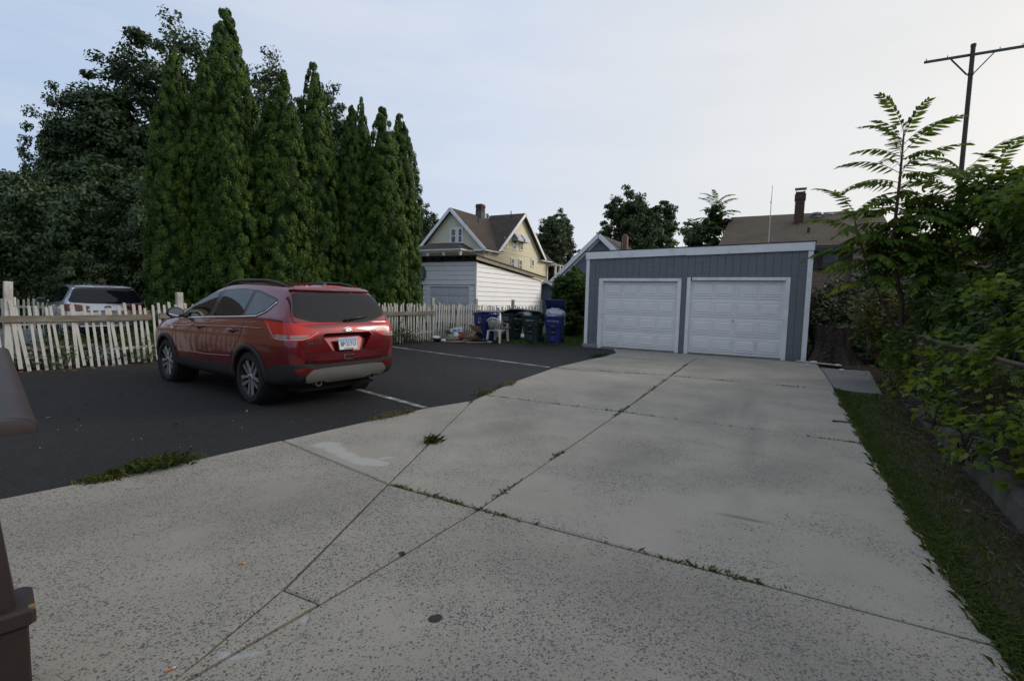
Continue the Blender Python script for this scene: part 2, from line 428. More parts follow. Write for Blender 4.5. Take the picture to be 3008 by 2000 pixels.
# ------------------------------------------------------------------ concrete driveway: one mesh for each slab
drive = thing('driveway', None, None, kind='structure')
T1a, T1b, T1c, T1d = (-2.34, 4.97), (-.97, 3.86), (-.21, 3.42), (2.22, 2.10)
T2a, T2b, T2c = (-.41, 7.60), (1.51, 6.64), (3.94, 5.32)
T3a, T3b, T3c = (.93, 10.85), (3.29, 10.09), (5.86, 8.81)
L0t, aspC = (-.56, 7.17), (-1.13, 6.63)
sA, sB = (-1.14, 2.40), (-.91, 2.29)
Lg, Gq = (4.35, 12.15), (2.55, 13.45)
slabs = [
    ([(-8, -1.5), (-1.75, -1.5), (-1.30, 1.70), sA, T1b, T1a, (-2.83, 4.29), (-3.62, 3.40), (-6.3, .35), (-8, -.9)], CONC_A),
    ([sA, sB, T1c, T1b], CONC_A), ([(-1.30, 1.70), sB, sA], CONC_A),
    ([(-1.75, -1.5), (.35, -1.5), (2.22, 2.10), T1c, sB, (-1.30, 1.70)], CONC_A),
    ([T1a, T1b, L0t, aspC], CONC_B), ([T1b, T1c, T2b, T2a, L0t], CONC_B), ([T1c, T1d, (2.95, 3.49), T2c, T2b], CONC_B),
    ([T2a, T2b, T3b, T3a, (.62, 10.15), (.22, 9.30), (-.12, 8.45)], CONC_B), ([T2b, T2c, T3c, T3b], CONC_B),
    ([T3a, T3b, Lg, Gq, (1.9, 12.45)], CONC_B), ([T3b, T3c, (7.28, 11.45), (7.55, 12.0), (5.9, 12.85), (5.0, 13.3), (4.95, 13.25), Lg], CONC_B),
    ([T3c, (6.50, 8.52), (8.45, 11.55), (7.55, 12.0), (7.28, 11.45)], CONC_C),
    ([Gq, Lg, (4.95, 13.25), (5.0, 13.3), (5.15, 13.6), (4.75, 14.75), (3.2, 15.55), (3.05, 14.35)], CONC_B),
    ([(5.0, 13.3), (5.9, 12.85), (7.55, 12.0), (7.95, 12.75), (7.7, 13.25), (4.75, 14.75), (5.15, 13.6)], CONC_B)]
rng = random.Random(9)
for i, (poly, mt) in enumerate(slabs):
    poly = inset(ccw(ragged(ccw(poly), .18, .0025, rng)), .0075)
    mb = MB(); n = len(poly); dz = rng.uniform(-.003, .003)
    inner = inset(poly, .012)
    mb.add([(p[0], p[1], -.12) for p in poly] + [(p[0], p[1], -.008 + dz) for p in poly] + [(p[0], p[1], dz) for p in inner],
           [(k, (k + 1) % n, n + (k + 1) % n, n + k) for k in range(n)] + [(n + k, n + (k + 1) % n, 2 * n + (k + 1) % n, 2 * n + k) for k in range(n)])
    me = mb.mesh('slab'); bm = bmesh.new(); bm.from_mesh(me); bm.verts.ensure_lookup_table()
    f = bm.faces.new([bm.verts[2 * n + k] for k in range(n)]); bm.normal_update()
    if f.normal.z < 0: f.normal_flip()
    bmesh.ops.triangulate(bm, faces=[f]); bm.to_mesh(me); bm.free()
    link('slab', me, mt, drive)
# soil bed under the joints
sheet('joint_soil', ccw([(-8.5, -1.8), (.3, -1.8), (2.2, 1.9), (6.3, 8.5), (8.2, 11.5), (7.8, 13.2), (3.2, 15.5), (1.2, 11.2), (-.3, 7.8), (-1.2, 6.4), (-3.0, 3.9), (-6.3, .2)]), -.034, SOIL, kind='structure')
# ------------------------------------------------------------------ verge, kerb wall, bank on the right
kd = Vector((3.59 - 6.58, 3.32 - 8.22)).normalized(); kn = Vector((-kd.y, kd.x))   # kd towards camera, kn away from the driveway (right)
K0 = Vector((7.72, 10.1)); 
def kp(s, off=0.): p = K0 + kd * s + kn * off; return (p.x, p.y)
sheet('verge_soil', ccw(ragged([(.5, -1.2), (2.25, 2.15), (2.96, 3.5), (3.95, 5.33), (5.87, 8.8), (6.5, 8.53), (8.45, 11.55), (7.9, 13.3), (10.5, 17), (15, 14), kp(0, .4), kp(12, .4), (2.0, -1.2)], .6, .01, random.Random(4))), -.022, SOIL, kind='structure')
bank_mb = MB()
prof = [(.16, .10), (.5, .22), (1.2, .40), (2.4, .62), (5, .9), (10, 1.0)]
ss = [-9 + .8 * k for k in range(29)]
vs = []; r_ = random.Random(8)
for s in ss:
    for (o, z) in prof: p = kp(s, o); vs.append((p[0], p[1], z + r_.uniform(-.04, .04)))
w = len(prof)
bank_mb.add(vs, [(i * w + j, i * w + j + 1, (i + 1) * w + j + 1, (i + 1) * w + j) for i in range(len(ss) - 1) for j in range(w - 1)])
bank_mb.build('bank', SOIL, kind='structure', smooth=True)
KERB = M('old_concrete_kerb', (.085, .078, .068), .95, .4, 4, .6, 30, dirt=(.05, .05, .04), dirt_amt=.8)
mb = MB(); vs = []; fs = []
N = 60; r_ = random.Random(12)
for i in range(N + 1):
    s = -.4 + 12.4 * i / N; q = [r_.uniform(-.012, .012) for _ in range(4)]
    for (o, z) in ((-.02 + q[0], -.06), (-.01 + q[1], .15 + q[2]), (.02, .175 + q[2]), (.15, .18 + q[3]), (.19, .15), (.2, -.06)):
        p = kp(s, o); vs.append((p[0], p[1], z))
for i in range(N):
    for j in range(5): fs.append((i * 6 + j, i * 6 + j + 1, (i + 1) * 6 + j + 1, (i + 1) * 6 + j))
fs += [(0, 1, 2, 3, 4, 5), tuple(N * 6 + k for k in range(5, -1, -1))]
mb.add(vs, fs)
mb.build('kerb_wall', KERB, smooth=40, label='low weathered concrete kerb wall running below the chain link fence', category='wall')
# ------------------------------------------------------------------ grey double garage
WHITE = M('white_painted_trim', (.80, .80, .80), .55, .05, 6, .12, 40, dirt=(.36, .34, .31), dirt_amt=.35)
GREY = M('grey_stained_board', (.165, .175, .185), .75, .16, 3.5, .35, 30, stretch=(.6, 1, 5), dirt=(.115, .124, .135), dirt_amt=.5, dscale=4)
DARKW = M('dark_weathered_wood', (.045, .040, .036), .85, .3, 6, .4, 40)
OLDGREY = M('bare_grey_plywood', (.135, .128, .12), .85, .25, 4, .4, 40, stretch=(1, 1, .3))
DOORW = M('white_steel_door', (.80, .79, .775), .42, .04, 1.5, .06, 25, dirt=(.58, .55, .50), dirt_amt=.35, dscale=1.2)
BLACKV = M('interior_black', (.012, .012, .012), .9, .1, 4, 0)
STEEL = M('dull_steel', (.35, .35, .36), .4, .1, 10, .05, 60, metal=.9)
ROOFEDGE = M('dark_roof_edge', (.035, .034, .034), .85, .2, 8, .3, 50)
gar = thing('garage', 'grey double garage with white trim and two white panelled doors', 'garage', (2.39, 16.25, 0), R(-28.5))
GW, GD = 6.30, 6.2
ztop = lambda x: 3.06 + .125 * x / GW
mb = MB()   # dark core
mb.add([(.05, .05, 0), (GW - .05, .05, 0), (GW - .05, GD, 0), (.05, GD, 0), (.05, .05, ztop(0) - .08), (GW - .05, .05, ztop(GW) - .08), (GW - .05, GD, 2.65), (.05, GD, 2.55)],
       [(4, 5, 6, 7), (2, 3, 7, 6)]); mb.build('back_wall', OLDGREY, gar)
mb = MB(); mb.add([(-.06, -.07, ztop(0) + .004), (GW + .06, -.07, ztop(GW) + .004), (GW + .08, GD + .1, 2.70), (-.08, GD + .1, 2.60),
                   (-.06, -.07, ztop(0) + .03), (GW + .06, -.07, ztop(GW) + .03), (GW + .08, GD + .1, 2.73), (-.08, GD + .1, 2.63)],
                  [(0, 3, 2, 1), (4, 5, 6, 7), (0, 1, 5, 4), (1, 2, 6, 5), (2, 3, 7, 6), (3, 0, 4, 7)])
mb.build('roof', ROOFEDGE, gar)
doors = [(.44, 2.99, 2.225), (3.15, 5.82, 2.255)]
br = sorted(set([.10 + .203 * k for k in range(31)] + [.44, 2.99, 3.15, 5.82, 6.20]))
br = [b for b in br if .1 <= b <= 6.2]
keep = [br[0]]
for b in br[1:]:
    if b - keep[-1] > .07 or b in (.44, 2.99, 3.15, 5.82, 6.2):
        if b - keep[-1] <= .07 and keep[-1] not in (.44, 2.99, 3.15, 5.82): keep[-1] = b
        else: keep.append(b)
rng = random.Random(21)
for a, b in zip(keep[:-1], keep[1:]):
    m_ = (a + b) / 2; z0 = .0
    for (da, db, dh) in doors:
        if da < m_ < db: z0 = dh - .02
    if z0 == 0 and m_ < 1: z0 = .10
    d_ = rng.uniform(0, .002)
    mb = MB(); zt = ztop(m_) - .12
    mb.bbox(a + .003, b - .003, -.012 - d_, .03, z0, zt, .003); mb.build('board', GREY, gar)
mb = MB(); mb.box(.12, 6.18, .004, .04, 2.25, 2.9); mb.box(.12, .43, .004, .04, .1, 2.3); mb.box(5.83, 6.18, .004, .04, 0, 2.3); mb.box(3.0, 3.14, .004, .04, 0, 2.3); mb.build('groove_backing', BLACKV, gar)
for (xa, za, xb, zb, mt) in ((0, .02, GW, .02, OLDGREY),):
    for x in (0.02, GW - .02):
        for k in range(22):     # side walls, boards .28 wide
            y0 = .04 + k * .28; y1 = min(GD, y0 + .276)
            t0 = (ztop(x) - .1) - (ztop(x) - 2.65) * y0 / GD
            mb = MB(); mb.bbox(x - .012, x + .012, y0, y1, .05, t0 - .04, .002); mb.build('board', mt if x > 1 else GREY, gar)
# corner boards, fascia in two lengths, roof-edge strip
for (x0, x1, z0, xl) in ((-.01, .10, .10, 0), (6.19, 6.31, -.02, 6.25)):
    mb = MB(); mb.bbox(x0, x1, -.036, -.014, z0, ztop(xl) - .22, .003); mb.build('corner_board', WHITE, gar)
mb = MB(); mb.bbox(6.285, 6.312, -.012, .11, -.02, ztop(6.25) - .25, .003); mb.build('corner_board', WHITE, gar)
for (x0, x1, dz, hh) in ((-.03, 3.075, 0., .225), (3.08, 6.33, .005, .222)):
    vs = []
    for y in (-.062, -.037):
        for (x, z) in ((x0, ztop(x0) - hh - dz), (x1, ztop(x1) - hh + .01 - dz), (x1, ztop(x1)), (x0, ztop(x0))): vs.append((x, y, z))
    mb = MB(); mb.add(vs, [(0, 1, 2, 3), (7, 6, 5, 4), (0, 4, 5, 1), (1, 5, 6, 2), (2, 6, 7, 3), (3, 7, 4, 0)]); mb.build('fascia', WHITE, gar)
for x0, s in ((6.322, 1), (-.045, -1)):
    mb = MB(); mb.add([(x0, -.05, ztop(x0) - .21), (x0, GD, 2.45), (x0, GD, 2.66), (x0, -.05, ztop(x0)), (x0 + .02, -.05, ztop(x0) - .21), (x0 + .02, GD, 2.45), (x0 + .02, GD, 2.66), (x0 + .02, -.05, ztop(x0))],
                      [(0, 1, 2, 3), (7, 6, 5, 4), (0, 4, 5, 1), (1, 5, 6, 2), (2, 6, 7, 3), (3, 7, 4, 0)]); mb.build('rake_board', DARKW, gar)
def raised_panel_mesh(w, h):
    """pressed-steel raised panel: a ridge, a groove and a proud centre"""
    me = MB(); rings = [(0, 0), (.012, -.014), (.024, -.004), (.044, -.002), (.066, -.016)]
    vs = []; fs = []
    for (i, y) in rings:
        vs += [(i, y, i), (w - i, y, i), (w - i, y, h - i), (i, y, h - i)]
    for k in range(len(rings) - 1):
        for j in range(4): fs.append((k * 4 + j, k * 4 + (j + 1) % 4, k * 4 + 4 + (j + 1) % 4, k * 4 + 4 + j))
    fs.append(tuple(range(len(rings) * 4 - 4, len(rings) * 4)))
    me.add(vs, fs); return me.mesh('panel')
for di, (xa, xb, zt_) in enumerate(doors):
    tw = .105
    for (p0, p1, q0, q1) in ((xa, xa + tw + (.03 if di == 0 else 0), -.02, zt_ - .001), (xb - tw, xb, -.03, zt_ - .001)):
        mb = MB(); mb.bbox(p0, p1, -.045, -.018, q0, q1, .004); mb.build('door_trim', WHITE, gar)
    mb = MB(); mb.bbox(xa + tw + .032, xb - tw - .002, -.045, -.018, zt_ - .09, zt_, .004); mb.build('door_trim', WHITE, gar)
    o0 = xa + tw + (.03 if di == 0 else 0); o1 = xb - tw; hgt = zt_ - .085
    for x in (o0, o1 - .012):   # jamb linings
        mb = MB(); mb.box(x, x + .012, -.016, .085, 0, hgt); mb.build('jamb', WHITE, gar)
    dr = thing('garage_door', None, None); dr.parent = gar; dr.location = (o0 + .012, .06, .03)
    if di: dr['label'] = 'right garage door, bent near the bottom and with a lock handle'
    w_, h_ = o1 - o0 - .024, hgt - .03; sh = h_ / 4
    pm = raised_panel_mesh((w_ - .30) / 4 + .0, sh - .17)
    pm.materials.append(DOORW)
    for k in range(4):
        z = k * sh; bend = .02 if (di and k == 0) else 0
        mb = MB(); n = 16; vs = []
        for i in range(n + 1):
            x = w_ * i / n; d_ = bend * math.exp(-((x - w_ * .70) / .32) ** 2)
            vs += [(x, d_ * .2, z + .002), (x, d_ - .0, z + sh * .5), (x, -.004 + d_ * .3, z + sh - .03), (x, .010, z + sh - .006), (x, .03, z + sh - .006), (x, .03, z + .002)]
        fs = []
        for i in range(n):
            for j in range(6): fs.append((i * 6 + j, (i + 1) * 6 + j, (i + 1) * 6 + (j + 1) % 6, i * 6 + (j + 1) % 6))
        fs += [(5, 4, 3, 2, 1, 0), tuple(n * 6 + j for j in range(6))]
        mb.add(vs, fs); mb.build('door_section', DOORW, dr)
        for j in range(4):
            inst(pm, 'panel', dr, (.06 + j * (w_ - .06) / 4, -.0035, z + .085 + rng.uniform(-.002, .002)), (rng.uniform(-.004, .004) + (-.02 if bend and j == 2 else 0), rng.uniform(-.006, .006), 0))
    if di:
        mb = MB(); mb.lathe([(.022, 0), (.022, .006), (.012, .01), (.012, .03), (0, .03)], 14, Matrix.Translation((w_ * .485, -.003, 1.02 - .03)) @ Matrix.Rotation(R(90), 4, 'X'))
        mb.bbox(w_ * .485 - .008, w_ * .485 + .008, -.035, -.022, .94, 1.03, .003); mb.build('lock_handle', STEEL, dr)
    mb = MB(); mb.box(o0 - .04, o1 + .04, .09, .1, 0, hgt + .05); mb.build('door_backing', BLACKV, gar)
    mb = MB(); mb.bbox(o0 + .012, o1 - .012, .05, .09, .004, .034, .004); mb.build('door_seal', BLACKV, gar)
FOOT = M('rough_footing', (.23, .22, .20), .95, .25, 8, .7, 35)
mb = MB(); mb.bbox(-.06, .46, -.10, .22, -.06, .095, .02); mb.build('footing', FOOT, gar)
mb = MB(); mb.bbox(.58, 6.0, -.01, .2, -.06, .022, .008); mb.build('sill', FOOT, gar)
BOARDW = M('peeling_white_board', (.50, .48, .44), .8, .2, 10, .4, 50, dirt=(.16, .13, .10), dirt_amt=.7)
mb = MB(); mb.bbox(-.5, .5, -.045, .045, 0, .03, .006)
o = mb.build('fallen_board', BOARDW, label='short peeling white board lying on the ground at the garage corner', category='board'); o.location = (7.98, 12.78, .005); o.rotation_euler = (0, .02, R(-41))
# ------------------------------------------------------------------ white picket fence
PICK = M('peeling_white_picket', (.47, .46, .42), .8, .16, 9, .35, 60, stretch=(1, 1, .35), dirt=(.17, .14, .10), dirt_amt=.85, dscale=5)
RAILW = M('weathered_rail', (.155, .135, .105), .85, .25, 6, .45, 40, stretch=(.35, 1, 1.6), dirt=(.40, .38, .33), dirt_amt=.35, dscale=3)
RUST = M('rusty_pipe', (.075, .048, .036), .75, .35, 8, .4, 60, metal=.2, dirt=(.03, .022, .018), dirt_amt=.6)
def picket_mesh(w, h, d, kind):
    mb = MB()
    if kind == 0: top = [(-w / 2, h), (-w * .3, h + .02), (0, h + .028), (w * .3, h + .02), (w / 2, h)]
    elif kind == 1: top = [(-w / 2, h + .01), (w / 2, h - .004)]
    else: top = [(-w / 2, h), (-w * .2, h + .018), (w * .3, h + .014), (w / 2, h - .01)]
    p = [(w / 2, 0), (w * .48, h * .5)] + top[::-1] + [(-w * .5, h * .45), (-w / 2, 0)]
    n = len(p)
    mb.add([(x, -d / 2, z) for x, z in p] + [(x, d / 2, z) for x, z in p], [tuple(range(n - 1, -1, -1)), tuple(range(n, 2 * n))] + [(i, (i + 1) % n, n + (i + 1) % n, n + i) for i in range(n)])
    me = mb.mesh('picket'); me.materials.append(PICK); return me
PM = [picket_mesh(.041 + .003 * k, 1.14 + .015 * k, .02, k % 3) for k in range(5)]
fence = thing('picket_fence', 'leaning white picket fence along the asphalt behind the red car', 'fence', (F0.x, F0.y, 0), 0)
def fpos(s):
    """point at distance s along the fence line, and its heading"""
    L1 = (F1 - F0).length
    if s <= L1: return F0 + fdir * s, math.atan2(fdir.y, fdir.x)
    d2 = (F2 - F1).normalized(); return F1 + d2 * (s - L1), math.atan2(d2.y, d2.x)
LT = (F1 - F0).length + (F2 - F1).length
def floc(s, off, z):
    p, h = fpos(s); nr = Vector((math.sin(h), -math.cos(h))); p = p + nr * off - F0; return (p.x, p.y, z)
rng = random.Random(31)
s = -1.4
while s < LT - .1:
    p, h = fpos(s); z = rng.uniform(-.02, .05); lean = rng.gauss(0, .018); off = .055
    if s < 3.2: lean += -.05 - .05 * rng.random(); z -= .03 * math.sin(s * 1.3)
    if s > 3.2 and rng.random() < .06: lean += rng.choice((-.08, .07))
    if s > 10.3: off = -.055
    if not (rng.random() < .03 or (-.05 < s < .07)):
        inst(rng.choice(PM), 'picket', fence, floc(s, off, z), (rng.gauss(0, .015), lean, h), (rng.uniform(.9, 1.1), 1, rng.uniform(.97, 1.03)))
    s += .108 + rng.uniform(-.010, .012)
s = 6.9     # the neighbour's second row of pickets nailed to the far side
while s < 12.4:
    p, h = fpos(s)
    inst(rng.choice(PM), 'picket', fence, floc(s, -.075 if s < 10.2 else .07, .06 + rng.uniform(-.02, .03)), (rng.gauss(0, .01), rng.gauss(.02, .02), h), (1, 1, 1.02))
    s += .121
for k, s in enumerate((0.0, 2.72, 5.2, 7.7, 10.35, 12.5, 14.65, 16.6)):
    hh = (1.60, 1.47, 1.45, 1.44, 1.47, 1.48, 1.47, 1.47)[k]; w = .115 if k < 2 else .10
    mb = MB(); mb.bbox(-w / 2, w / 2, -w / 2, w / 2, -.1, hh, .006)
    o = mb.build('post', PICK, fence); o.location = floc(s, -.03 if k else -.01, 0); o.rotation_euler = (rng.gauss(0, .008), rng.gauss(.0, .01) + (.03 if k == 0 else 0), fpos(s)[1])
    if k > 3:
        mb = MB(); mb.tube([(0, -.06, 1.18), (0, -.075, 1.18)], .022, 8); q = mb.build('rusty_bolt', RUST, o)
def rail(s0, z0, s1, z1, off, h, d, mat):
    a = Vector(floc(s0, off, z0)); b = Vector(floc(s1, off, z1)); mb = MB(); n = 6
    L = (b - a).length; vs = []; r = random.Random(int(s0 * 100 + z0 * 10)); hd = math.atan2(b.y - a.y, b.x - a.x)
    for i in range(n + 1):
        x = L * i / n; e = r.uniform(-.006, .006); sag = -.012 * math.sin(math.pi * i / n)
        for (y, z) in ((-d / 2, -h / 2), (d / 2, -h / 2), (d / 2, h / 2), (-d / 2, h / 2)): vs.append((x, y, z + e + sag))
    fs = [(3, 2, 1, 0), tuple(n * 4 + k for k in range(4))]
    for i in range(n):
        for j in range(4): fs.append((i * 4 + j, i * 4 + (j + 1) % 4, i * 4 + 4 + (j + 1) % 4, i * 4 + 4 + j))
    mb.add(vs, fs); o = mb.build('rail', mat, fence); o.location = a; o.rotation_euler = (0, -math.atan2(b.z - a.z, math.hypot(b.x - a.x, b.y - a.y)), hd); return o
rail(-2.2, .955, 2.15, .945, .095, .115, .035, RAILW); rail(1.55, 1.02, 3.0, 1.075, .025, .10, .035, RAILW); rail(2.3, .97, 5.3, .99, .095, .115, .035, RAILW)
rail(.05, .83, 1.75, .905, .030, .035, .05, PICK); rail(.05, .42, 1.2, .40, .02, .05, .035, RAILW); rail(1.5, .30, 3.2, .42, .03, .05, .03, PICK); rail(-2.2, .36, -.1, .38, .02, .07, .035, RAILW)
rail(5.1, .99, 8.0, .955, .095, .115, .035, RAILW); rail(7.7, .96, 10.4, .965, .095, .12, .035, RAILW); rail(10.4, 1.03, 12.7, 1.0, .0, .10, .035, RAILW)
rail(5.2, .32, 10.4, .32, .02, .07, .035, PICK); rail(10.5, .30, 16.6, .30, .0, .08, .035, RAILW); rail(12.5, .98, 16.6, .98, .0, .10, .035, PICK)
# far fence across the neighbour's drive
far = thing('picket_fence', 'distant low white picket fence seen behind the silver car', 'fence', (-20.5, 16.6, 0), 0)
FA = Vector((-20.5, 16.6)); FB = Vector((-12.0, 18.7)); fd = (FB - FA).normalized(); fh = math.atan2(fd.y, fd.x); s = 0.
while s < (FB - FA).length:
    q = fd * s
    inst(rng.choice(PM), 'picket', far, (q.x, q.y, rng.uniform(-.02, .02)), (0, rng.gauss(0, .02), fh), (1.15, 1, .92)); s += .145 + rng.uniform(-.01, .01)
for z in (.35, .82):
    mb = MB(); mb.bar((0, 0.03, z), (fd.x * 8.76, fd.y * 8.76 + .03, z), .035, .08); mb.build('rail', PICK, far)
for s in (0.6, 3.0, 5.4, 7.8):
    mb = MB(); mb.bbox(-.05, .05, -.05, .05, -.05, 1.15, .006); o = mb.build('post', PICK, far); o.location = (fd.x * s, fd.y * s + .09, 0); o.rotation_euler = (0, 0, fh)
sheet('gravel_drive', ccw(ragged([tuple(F0 - fnor * 1.1 - fdir * 4), tuple(F0 - fnor * 1.1 + fdir * 3.5), (-9.5, 14.5), (-12.5, 20), (-22, 17), (-24, 8)], .6, .08, rng)), -.03, GRAVEL, kind='structure')
# ------------------------------------------------------------------ building helpers
def clip_band(poly, z0, z1):
    """clip a convex (x,z) polygon to z0..z1"""
    def cl(p, zc, keep_above):
        out = []
        for i in range(len(p)):
            a = p[i - 1]; b = p[i]; ia = (a[1] >= zc) == keep_above; ib = (b[1] >= zc) == keep_above
            if ia != ib:
                t = (zc - a[1]) / (b[1] - a[1]); out.append((a[0] + (b[0] - a[0]) * t, zc))
            if ib: out.append(b)
        return out
    p = cl(poly, z0, True)
    return cl(p, z1, False) if len(p) > 2 else []
def lap_boards(poly, h, lip, z_start=0.):
    """lapped boards covering an (x,z) polygon; yields MBs facing -y"""
    z = z_start; zmax = max(p[1] for p in poly); out = []
    while z < zmax:
        b = clip_band(poly, z, z + h)
        b2 = []
        for p in b:
            if not b2 or (abs(p[0] - b2[-1][0]) + abs(p[1] - b2[-1][1])) > 1e-4: b2.append(p)
        if len(b2) > 2 and (max(p[1] for p in b2) - min(p[1] for p in b2)) > .01:
            n = len(b2)
            yy = lambda q: -lip + (lip - .003) * (q - z) / h
            mb = MB()
            mb.add([(x, yy(q), q) for x, q in b2] + [(x, .01, q) for x, q in b2], [tuple(range(n)), tuple(range(2 * n - 1, n - 1, -1))] + [(i, n + i, n + (i + 1) % n, (i + 1) % n) for i in range(n)])
            out.append(mb)
        z += h
    return out
def lap_wall(name, poly, h, lip, mat, parent, mx):
    big = MB()
    for b in lap_boards(ccw(poly), h, lip, min(p[1] for p in poly)): big.add(b.v, b.f, mx)
    return big.build(name, mat, parent)
def face_mx(origin, ang, z=0.):
    return Matrix.Translation((origin[0], origin[1], z)) @ Matrix.Rotation(ang, 4, 'Z')
GLASS = M('dark_window_glass', (.018, .021, .025), .06, .1, 3, 0, spec=.8)
BLIND = M('pale_window_blind', (.42, .42, .43), .35, .06, 4, 0)
SHADE = M('green_grey_shade', (.16, .19, .17), .5, .06, 4, 0)
def window(parent, mx, x, z, w, h, frame=None, fw=.09, double=True, pane=None, lower=None, proud=.05):
    """casing with sill, meeting rail and panes on a wall facing -y"""
    frame = frame or WHITE
    mb = MB()
    mb.box(x - fw, x, -proud, .02, z, z + h); mb.box(x + w, x + w + fw, -proud, .02, z, z + h)
    mb.box(x - fw - .02, x + w + fw + .02, -proud - .012, .02, z + h, z + h + fw * 1.1); mb.box(x - fw - .03, x + w + fw + .03, -proud - .03, .02, z - fw * .7, z)
    sb = .035
    mb.box(x, x + sb, -.022, .0, z, z + h); mb.box(x + w - sb, x + w, -.022, .0, z, z + h); mb.box(x + sb, x + w - sb, -.022, 0, z, z + sb); mb.box(x + sb, x + w - sb, -.022, 0, z + h - sb, z + h)
    if double: mb.box(x + sb, x + w - sb, -.028, 0, z + h * .5 - .03, z + h * .5 + .03)
    fr = MB(); fr.add(mb.v, mb.f, mx); o = fr.build('window', frame, parent)
    zz = [(z + sb, z + h * .5 - .03), (z + h * .5 + .03, z + h - sb)] if double else [(z + sb, z + h - sb)]
    for k, (a, b) in enumerate(zz):
        p = MB(); p.box(x + sb, x + w - sb, -.016, -.008, a, b, mx); p.build('pane', (lower if (k == 0 and lower) else (pane or GLASS)), o)
    return o
def roof_plane(name, pts, th, mat, parent, mx=None):
    """thick roof plane from 4+ corner points"""
    a, b, c = Vector(pts[0]), Vector(pts[1]), Vector(pts[2]); nr = (b - a).cross(c - a).normalized()
    if nr.z < 0: nr = -nr; pts = pts[::-1]
    n = len(pts); mb = MB()
    mb.add([Vector(p) for p in pts] + [Vector(p) - nr * th for p in pts], [tuple(range(n)), tuple(range(2 * n - 1, n - 1, -1))] + [(i, n + i, n + (i + 1) % n, (i + 1) % n) for i in range(n)], mx)
    return mb.build(name, mat, parent)
def mat_shingle(name, c1, c2, sc=1.0):
    m, nt, out = new_mat(name); t = NT(nt); co = t.coord('Object')
    a = t.noise(co, 1.2, 5, .6); b = t.noise(t.coord('Object', scale=(4, 4, 26)), 2.2 * sc, 3, .7); f = t.noise(co, 40, 3)
    c = t.mix(t.ramp(a, .3, .7), c1, c2); c = t.mix(t.ramp(b, .35, .65, 0, .75), c, tuple(x * .55 for x in c1)); c = t.mix(t.ramp(f, .4, .8, 0, .4), c, tuple(min(1, x * 1.5) for x in c2))
    nt.links.new(t.bsdf(c, .92, t.bump(b, .5, .02), 0, .15), out.inputs[0]); return m
SH_BROWN = mat_shingle('brown_shingles', (.060, .048, .040), (.105, .084, .068))
SH_TAN = mat_shingle('tan_brown_shingles', (.105, .082, .060), (.165, .130, .096))
SH_GREY = mat_shingle('grey_shingles', (.070, .070, .072), (.115, .112, .110))
SH_DARK = mat_shingle('dark_slate_shingles', (.030, .034, .042), (.055, .062, .075))
def mat_brick(name, c1, c2, mortar, sc):
    m, nt, out = new_mat(name); t = NT(nt)
    o = t.n("ShaderNodeSeparateXYZ", {0: t.coord('Object')}).outputs
    v = t.n("ShaderNodeCombineXYZ", {0: t.math('ADD', o[0], o[1]), 1: o[2], 2: 0.}).outputs[0]
    b = t.n("ShaderNodeTexBrick", {'Vector': v, 'Color1': c1 + (1,), 'Color2': c2 + (1,), 'Mortar': mortar + (1,), 'Scale': sc, 'Mortar Size': .016, 'Mortar Smooth': .2, 'Bias': -.1, 'Brick Width': .5, 'Row Height': .17})
    n = t.noise(t.coord('Object'), 9, 4); c = t.mix(t.ramp(n, .35, .7, 0, .5), b.outputs['Color'], tuple(x * .6 for x in c2))
    nt.links.new(t.bsdf(c, .9, t.bump(b.outputs['Fac'], -.4, .01), 0, .2), out.inputs[0]); return m
BRICK_TAN = mat_brick('tan_brick', (.30, .21, .15), (.20, .135, .10), (.17, .15, .13), 2.3)
BRICK_DK = mat_brick('dark_red_brick', (.085, .042, .036), (.055, .030, .028), (.17, .14, .12), 2.6)
BRICK_OR = mat_brick('orange_brick', (.20, .105, .07), (.14, .075, .055), (.28, .24, .2), 2.6)
CREAM = M('cream_siding', (.70, .63, .43), .7, .05, 1.0, .1, 30)
CREAMW = M('pale_cream_siding', (.60, .56, .44), .7, .05, 1.0, .1, 30)
WSID = M('white_aluminium_siding', (.76, .76, .765), .5, .04, 1.5, .08, 20, dirt=(.50, .49, .47), dirt_amt=.25)
BSID = M('blue_grey_siding', (.150, .172, .198), .7, .08, 2, .1, 30)
PINKS = M('peach_siding', (.62, .44, .36), .7, .06, 2, .1, 30)
TANS = M('tan_ochre_siding', (.42, .33, .17), .75, .1, 2, .2, 20)
SLATE = M('dark_slate_siding', (.040, .050, .066), .7, .15, 3, .25, 20)
DOORG = M('pale_grey_door', (.56, .58, .62), .5, .04, 2, .05, 20, dirt=(.33, .33, .33), dirt_amt=.3)
ST = R(61.5)

